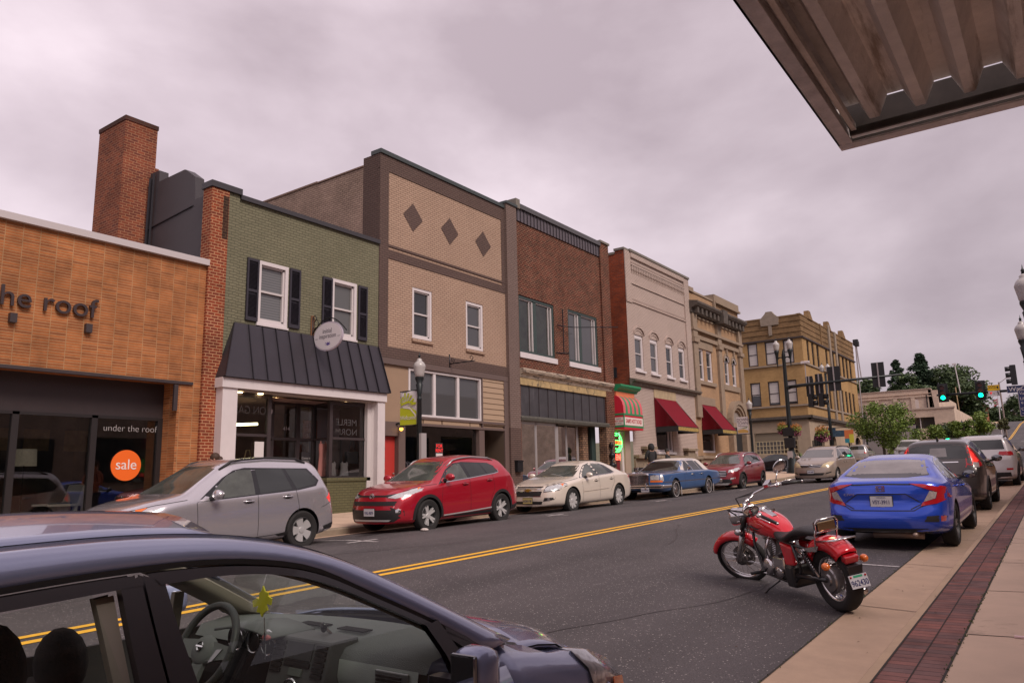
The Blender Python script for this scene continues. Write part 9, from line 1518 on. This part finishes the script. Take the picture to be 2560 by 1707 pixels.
mb = MB().grid([[a.lerp(b, t) for a, b in zip(hd, bs)] for t in (0, .5, 1)]); mb.build('windscreen', VG, V_, smooth=True)
mb = MB()
for L_, s_ in ((C1, 1), (mir(C1), -1)): mb.grid([[p+Vector((-.03*s_, 0, -.02)) for p in L_[24:]], [p+Vector((-.12*s_, .0, -.045)) for p in L_[24:]], [p+Vector((-.02*s_, -.10, -.07)) for p in L_[24:]]])
mb.build('pillar_trim', PIL, V_, smooth=True, solid=.01)
mb = MB().grid([[b+Vector((0, -.05, -.004)) for b in bs], [b+Vector((0, .07, -.02)) for b in bs]]); mb.build('cowl', BLK, V_, solid=.01)
def hood(x, y): u = (x-XC)/.78; return 1.03-.025*u*u-.14*max(0, abs(u)-.75)-interp([(2.7, .01), (3.0, .02), (3.2, .045), (3.35, .09), (3.5, .16), (3.62, .27)], y+.30*u**4*(y-2.7)/.9)
mb = MB().grid([[(x, yy, hood(x, yy)) for x in [XC+.80*(i/12-1) for i in range(25)] for yy in [lerp(2.72+.28*(1-((x-XC)/.80)**2), 3.60-.14*((x-XC)/.8)**4, t)]] for t in (0, .12, .25, .4, .55, .7, .82, .92, 1)]); bonnet = mb.build('bonnet', VP, V_, smooth=True, solid=.01)
for sx in (1, -1):
 P = lambda x, y, z: (x if sx == 1 else 2*XC-x, y, z)
 mb = MB().grid([[P(-1.985-.13*max(0, min(1, (y-2.95)/.2)), y, interp([(2.55, 1.035), (2.65, 1.0), (2.78, .975), (2.91, .93), (3.06, .905), (3.24, .885), (3.4, .83)], y)) for y in (2.5, 2.65, 2.78, 2.91, 2.98, 3.04, 3.10)], [P(-1.93, y, interp([(2.5, .955), (2.69, .94), (2.9, .92), (3.16, .895), (3.4, .81)], y)) for y in (2.5, 2.65, 2.78, 2.91, 2.98, 3.04, 3.10)], [P(-1.875, y, interp([(2.5, .90), (2.9, .86), (3.3, .78)], y)) for y in (2.5, 2.65, 2.78, 2.91, 3.0, 3.1, 3.2)], [P(-1.85, y, .62) for y in (2.5, 2.65, 2.78, 2.91, 3.0, 3.1, 3.2)], [P(-1.86, y, .3) for y in (2.5, 2.65, 2.78, 2.91, 3.0, 3.1, 3.2)]]); mb.build('fender', VP, V_, smooth=True, solid=.006)
 hl = MB().grid([[P(-1.99, 3.08, .91), P(-1.925, 3.08, .905), P(-1.865, 3.13, .83), P(-1.845, 3.18, .68)], [P(-2.04, 3.28, .875), P(-1.96, 3.28, .87), P(-1.90, 3.32, .79), P(-1.885, 3.35, .66)], [P(-2.06, 3.46, .82), P(-1.96, 3.46, .80), P(-1.90, 3.49, .72), P(-1.89, 3.50, .60)], [P(-2.12, 3.64, .74), P(-2.04, 3.62, .72), P(-1.97, 3.62, .64), P(-1.96, 3.60, .54)]]); h_ = hl.build('headlight', HLM, V_, smooth=True, solid=.004)
 MB().grid([[P(-1.88, 3.38, .74), P(-1.90, 3.50, .72)], [P(-1.872, 3.38, .66), P(-1.893, 3.51, .64)]]).build('indicator', AMB2, h_, solid=.004)
mb = MB().grid([[(x, 3.34+.3*(1-((x-XC)/.92)**2), z) for x in [XC+.92*(i/8-1) for i in range(17)]] for z in (.72, .5, .25)]); mb.grid([[(x, 3.2+.36*(1-((x-XC)/.92)**2), .85) for x in [XC+.80*(i/8-1) for i in range(17)]], [(x, 3.32+.3*(1-((x-XC)/.92)**2), .70) for x in [XC+.86*(i/8-1) for i in range(17)]]]); mb.build('front_bumper', VP, V_, smooth=True, solid=.01)
mb = MB(); mb.grid([[(-1.992, y, hood(-2.0, y)+.012) for y in (2.78, 2.91, 3.06, 3.24)], [(-1.998, y, hood(-2.0, y)+.004) for y in (2.78, 2.91, 3.06, 3.24)]]); mb.build('bonnet_gap', SEAM, bonnet)
for sx in (1, -1):
 P = lambda x: x if sx == 1 else 2*XC-x
 mb = MB(); xs_ = sorted((P(-1.83), P(-1.60))); mb.box(xs_[0]+.06, xs_[1]-.02, 2.05, 2.17, .955, 1.125) if sx == 1 else mb.box(xs_[0], xs_[1], 2.22, 2.34, 1.03, 1.17); m_ = mb.build('side_mirror', VP, V_, bev=.045, smooth=True)
 z0, q = (.97, 2.035) if sx == 1 else (1.045, 2.205); mb = MB().box(xs_[0]+(.08 if sx == 1 else .02), xs_[1]-(.04 if sx == 1 else .02), q, q+.017, z0, z0+(.14 if sx == 1 else .11)); mb.build('mirror_glass', mat('mirror_glass', (.25, .25, .26), .03, metal=.9), m_, bev=.01); MB().box(*sorted((P(-1.92), P(-1.80))), 2.12, 2.18, .94, 1.0).build('mirror_foot', VB, m_)
mb = MB(); yb = lambda x: 2.62+.18*(1-((x-XC)/.78)**2)
xs_ = [XC+.76*(i/12-1) for i in range(25)]
mb.grid([[(x, yb(x)+.10, .965) for x in xs_], [(x, yb(x)-.05, 1.01) for x in xs_], [(x, 2.42+.04*(1-((x-XC)/.78)**2), 1.035-.015*abs(x-XC)) for x in xs_], [(x, 2.27, 1.005 if x < -2.5 else 1.0) for x in xs_], [(x, 2.24, .96) for x in xs_]]); dash = mb.build('dashboard', DSH, V_, smooth=True)
MB().grid([[(x, y, z) for x in (-2.52, -2.3, -2.08)] for y, z in ((2.24, .965), (2.23, .90), (2.25, .83), (2.29, .78))]).build('light_panel', DSL, dash, smooth=True)
MB().grid([[(x, y, z) for x in (-3.5, -2.95, -2.5, -2.05)] for y, z in ((2.26, .96), (2.25, .8), (2.3, .5))]).build('lower_dash', DRK, dash)
st_ = MB().hexa([(-2.88, 2.10, .70), (-2.52, 2.10, .70), (-2.52, 2.3, .70), (-2.88, 2.3, .70), (-2.88, 2.20, 1.035), (-2.52, 2.20, 1.035), (-2.52, 2.35, 1.035), (-2.88, 2.35, 1.035)]).build('centre_stack', mat('stack_charcoal', (.11, .11, .11), .5), dash, bev=.01)
f_ = lambda z: 2.10+(z-.70)*.30
def sq(x0, x1, z0, z1, nm, m, par, d=.006): MB().hexa([(x0, f_(z0)-d, z0), (x1, f_(z0)-d, z0), (x1, f_(z0)+.01, z0), (x0, f_(z0)+.01, z0), (x0, f_(z1)-d, z1), (x1, f_(z1)-d, z1), (x1, f_(z1)+.01, z1), (x0, f_(z1)+.01, z1)]).build(nm, m, par)
sq(-2.78, -2.62, .955, 1.02, 'screen_lid', mat('lid_grey', (.055, .055, .058), .45), st_); sq(-2.78, -2.62, .93, .948, 'disc_slot', BLK, st_); sq(-2.74, -2.66, .895, .922, 'radio_display', mat('display_grey', (.16, .18, .16), .3), st_)
for x0 in (-2.86, -2.60):
 for k in range(6): sq(x0, x0+.065, .90+.021*k, .913+.021*k, 'air_vent', BLK, st_, .008)
mb = MB().lathe([(.024, 0), (.034, -.008), (.036, .004)], (0, 0, 0), 'y', 20); mb.xf(Matrix.Translation((-2.70, f_(.855)-.01, .855))); mb.build('dial', CHR, st_, smooth=True)
mb = MB()
for x0 in (-2.98, -2.72):
 for k in range(5): mb.box(x0, x0+.17, 2.40+k*.012, 2.406+k*.012, 1.036, 1.042)
mb.build('top_vent', BLK, dash)
MB().box(-2.30, -2.12, 2.225, 2.235, .86, .955).build('vent_frame', mat('silver_trim', (.35, .35, .35), .35, metal=.7), dash, bev=.012); mb = MB()
for k in range(5): mb.box(-2.285, -2.155, 2.215, 2.226, .872+k*.015, .880+k*.015)
mb.build('air_vent', BLK, dash)
for x in (-3.12, -3.0, -2.90): MB().lathe([(.045, 0), (.052, -.012), (.056, 0)], (x, 2.17, 1.0), 'y', 24).build('gauge_rim', CHR, dash, smooth=True); MB().cyl((x, 2.18, 1.0), .046, .004, 'y', 20).build('gauge_face', BLK, dash)
MB().grid([[(x, y, 1.06-.35*abs(x+3.02)**1.6) for x in (-3.22, -3.12, -3.02, -2.92, -2.82)] for y in (2.12, 2.36)]).build('gauge_hood', DSH, dash, smooth=True, solid=.01)
wc = Vector((-3.05, 1.97, 1.0)); R3 = Matrix.Translation(wc)@Matrix.Rotation(radians(-25), 4, 'X')
mb = MB(); mb.tube([(.178*cos(2*pi*k/40), 0, .178*sin(2*pi*k/40)) for k in range(41)], .0165, 8, False); mb.xf(R3); sw = mb.build('steering_wheel', mat('wheel_leather', (.05, .053, .052), .5), V_, smooth=True)
mb = MB().sph((0, 0, -.01), .075, 1.05, .35, .85, 14); mb.hexa([(-.17, -.01, -.03), (-.05, -.01, -.05), (-.05, .01, -.05), (-.17, .01, -.03), (-.17, -.01, .02), (-.05, -.01, .03), (-.05, .01, .03), (-.17, .01, .02)]); mb.hexa([(.05, -.01, -.05), (.17, -.01, -.03), (.17, .01, -.03), (.05, .01, -.05), (.05, -.01, .03), (.17, -.01, .02), (.17, .01, .02), (.05, .01, .03)]); mb.hexa([(-.03, -.01, -.17), (.03, -.01, -.17), (.03, .01, -.17), (-.03, .01, -.17), (-.035, -.01, -.05), (.035, -.01, -.05), (.035, .01, -.05), (-.035, .01, -.05)]); mb.xf(R3); mb.build('airbag_cover', DSH, sw, auto=.6)
mb = MB().hexa([(.075, -.016, -.055), (.10, -.016, -.045), (.10, -.01, -.045), (.075, -.01, -.055), (.10, -.016, .0), (.135, -.016, .005), (.135, -.01, .005), (.10, -.01, 0)]); mb.xf(R3); mb.build('control_buttons', mat('silver_trim', (.35, .35, .35), .35, metal=.7), sw); mb = MB().lathe([(.013, -.030), (.018, -.034), (.020, -.030)], (0, 0, .0), 'y', 18).box(-.024, .024, -.034, -.030, -.003, .003); mb.xf(R3); mb.build('emblem', CHR, sw)
SEATM = mat('seat_cloth', (.016, .014, .015), .9, bump=.4, bscale=200)
for x, o_ in ((-2.42, .0), (-3.12, .50)):
 t_ = MB().box(x-.22, x+.22, 1.10+o_, 1.55+o_, .30, .52).build('front_seat', SEATM, V_, bev=.05); MB().hexa([(x-.22, 1.02+o_, .5), (x+.22, 1.02+o_, .5), (x+.22, 1.16+o_, .5), (x-.22, 1.16+o_, .5), (x-.19, .84+o_, .98), (x+.19, .84+o_, .98), (x+.19, .98+o_, .98), (x-.19, .98+o_, .98)]).build('backrest', SEATM, t_, bev=.04); MB().sph((x, .92+o_, 1.18 if x > -3 else 1.04), .14, 1, .55, 1.0 if x > -3 else .9, 14).build('headrest', SEATM, t_, smooth=True)
XF2 = 2*XC
mb = MB(); far = lambda y, z: (XF2-SX(z)+.012, y, z)
mb.grid([[far(y, .97) for y in (-.6, .5, 1.2, 1.9, 2.4)], [(-3.70, y, .5) for y in (-.6, .5, 1.2, 1.9, 2.4)]]); mb.build('far_door', mat('door_card', (.05, .045, .045), .8), V_, solid=.03)
mb = MB()
for a in ((1.12, 1.42, 1.24, .95, .10), (2.13, 1.17, 2.18, .95, .05)): y0, z0, y1, z1, t = a; mb.hexa([far(y0, z0), far(y0+t, z0), (far(y0+t, z0)[0]+.03, y0+t, z0), (far(y0, z0)[0]+.03, y0, z0), far(y1, z1), far(y1+t, z1), (far(y1+t, z1)[0]+.03, y1+t, z1), (far(y1, z1)[0]+.03, y1, z1)])
mb.build('far_pillar', PIL, V_); MB().box(-3.65, -1.95, -.6, 2.6, .22, .26).build('floor', DRK, V_); MB().box(-3.5, -2.1, -.15, .15, .3, 1.12).build('rear_seat', SEATM, V_, bev=.06)
mb = MB().grid([[(x, -.6, z) for x in (-3.5, XC, -2.1)] for z in (.3, 1.3)]); mb.build('tailgate', VP, V_, solid=.02)
for y in (.25, 2.85):
 for x in (-1.93, -3.67): MB().lathe([(.19, -.09), (.28, -.10), (.30, -.06), (.30, .06), (.28, .10), (.19, .09)], (x-.06*(1 if x > -3 else -1), y, .33), 'x', 28).build('wheel', TYRE, V_, smooth=True)
MB().box(-2.88, -2.70, 2.06, 2.09, 1.335, 1.39).build('rear_view_mirror', BLKG, V_, bev=.012)
fl = [(0, .075), (.012, .05), (.03, .045), (.028, .03), (.05, .02), (.045, -.01), (.02, -.005), (.03, -.035), (.008, -.05), (0, -.07), (-.012, -.05), (-.03, -.05), (-.022, -.02), (-.05, -.03), (-.055, 0), (-.03, .015), (-.018, .01), (-.018, .04), (-.008, .05)]
a_ = thing('air_freshener', 'yellow cut-out air freshener hanging from the mirror of the near car', 'air freshener', (-2.75, 2.03, 1.2)); MB().prism([(-2.752+p[0]*1.2, 1.20+p[1]*.85) for p in fl], 'y', 2.026, 2.032).build('body', mat('yellow_card', (.75, .70, .03), .7), a_); MB().tube([(-2.752, 2.03, 1.27), (-2.76, 2.06, 1.34)], .0015, 4).tube([(-2.74, 2.03, 1.14), (-2.73, 2.03, 1.02)], .002, 4).build('cord', CHR, a_)
c_ = thing('hanging_cross', 'small silver and pink cross pendant below the air freshener in the near car', 'pendant', (-2.73, 2.03, 1.05)); MB().box(-2.735, -2.725, 2.027, 2.033, .98, 1.08).box(-2.765, -2.70, 2.0275, 2.0325, 1.04, 1.052).build('cross', CHR, c_); MB().sph((-2.735, 2.04, 1.06), .02, 1.4, .6, .6, 8).build('bead', mat('pink_bead', (.45, .12, .12), .5), c_, smooth=True)
p_ = thing('phone_mount', 'small round magnetic phone mount on the dashboard of the near car', 'phone mount', (-2.68, 2.3, 1.05)); MB().sph((-2.68, 2.29, 1.065), .022, .8, .5, 1, 10).build('pad', BLKG, p_, smooth=True); MB().tube([(-2.68, 2.30, 1.06), (-2.665, 2.32, 1.035)], .007, 6).build('stem', CHR, p_)
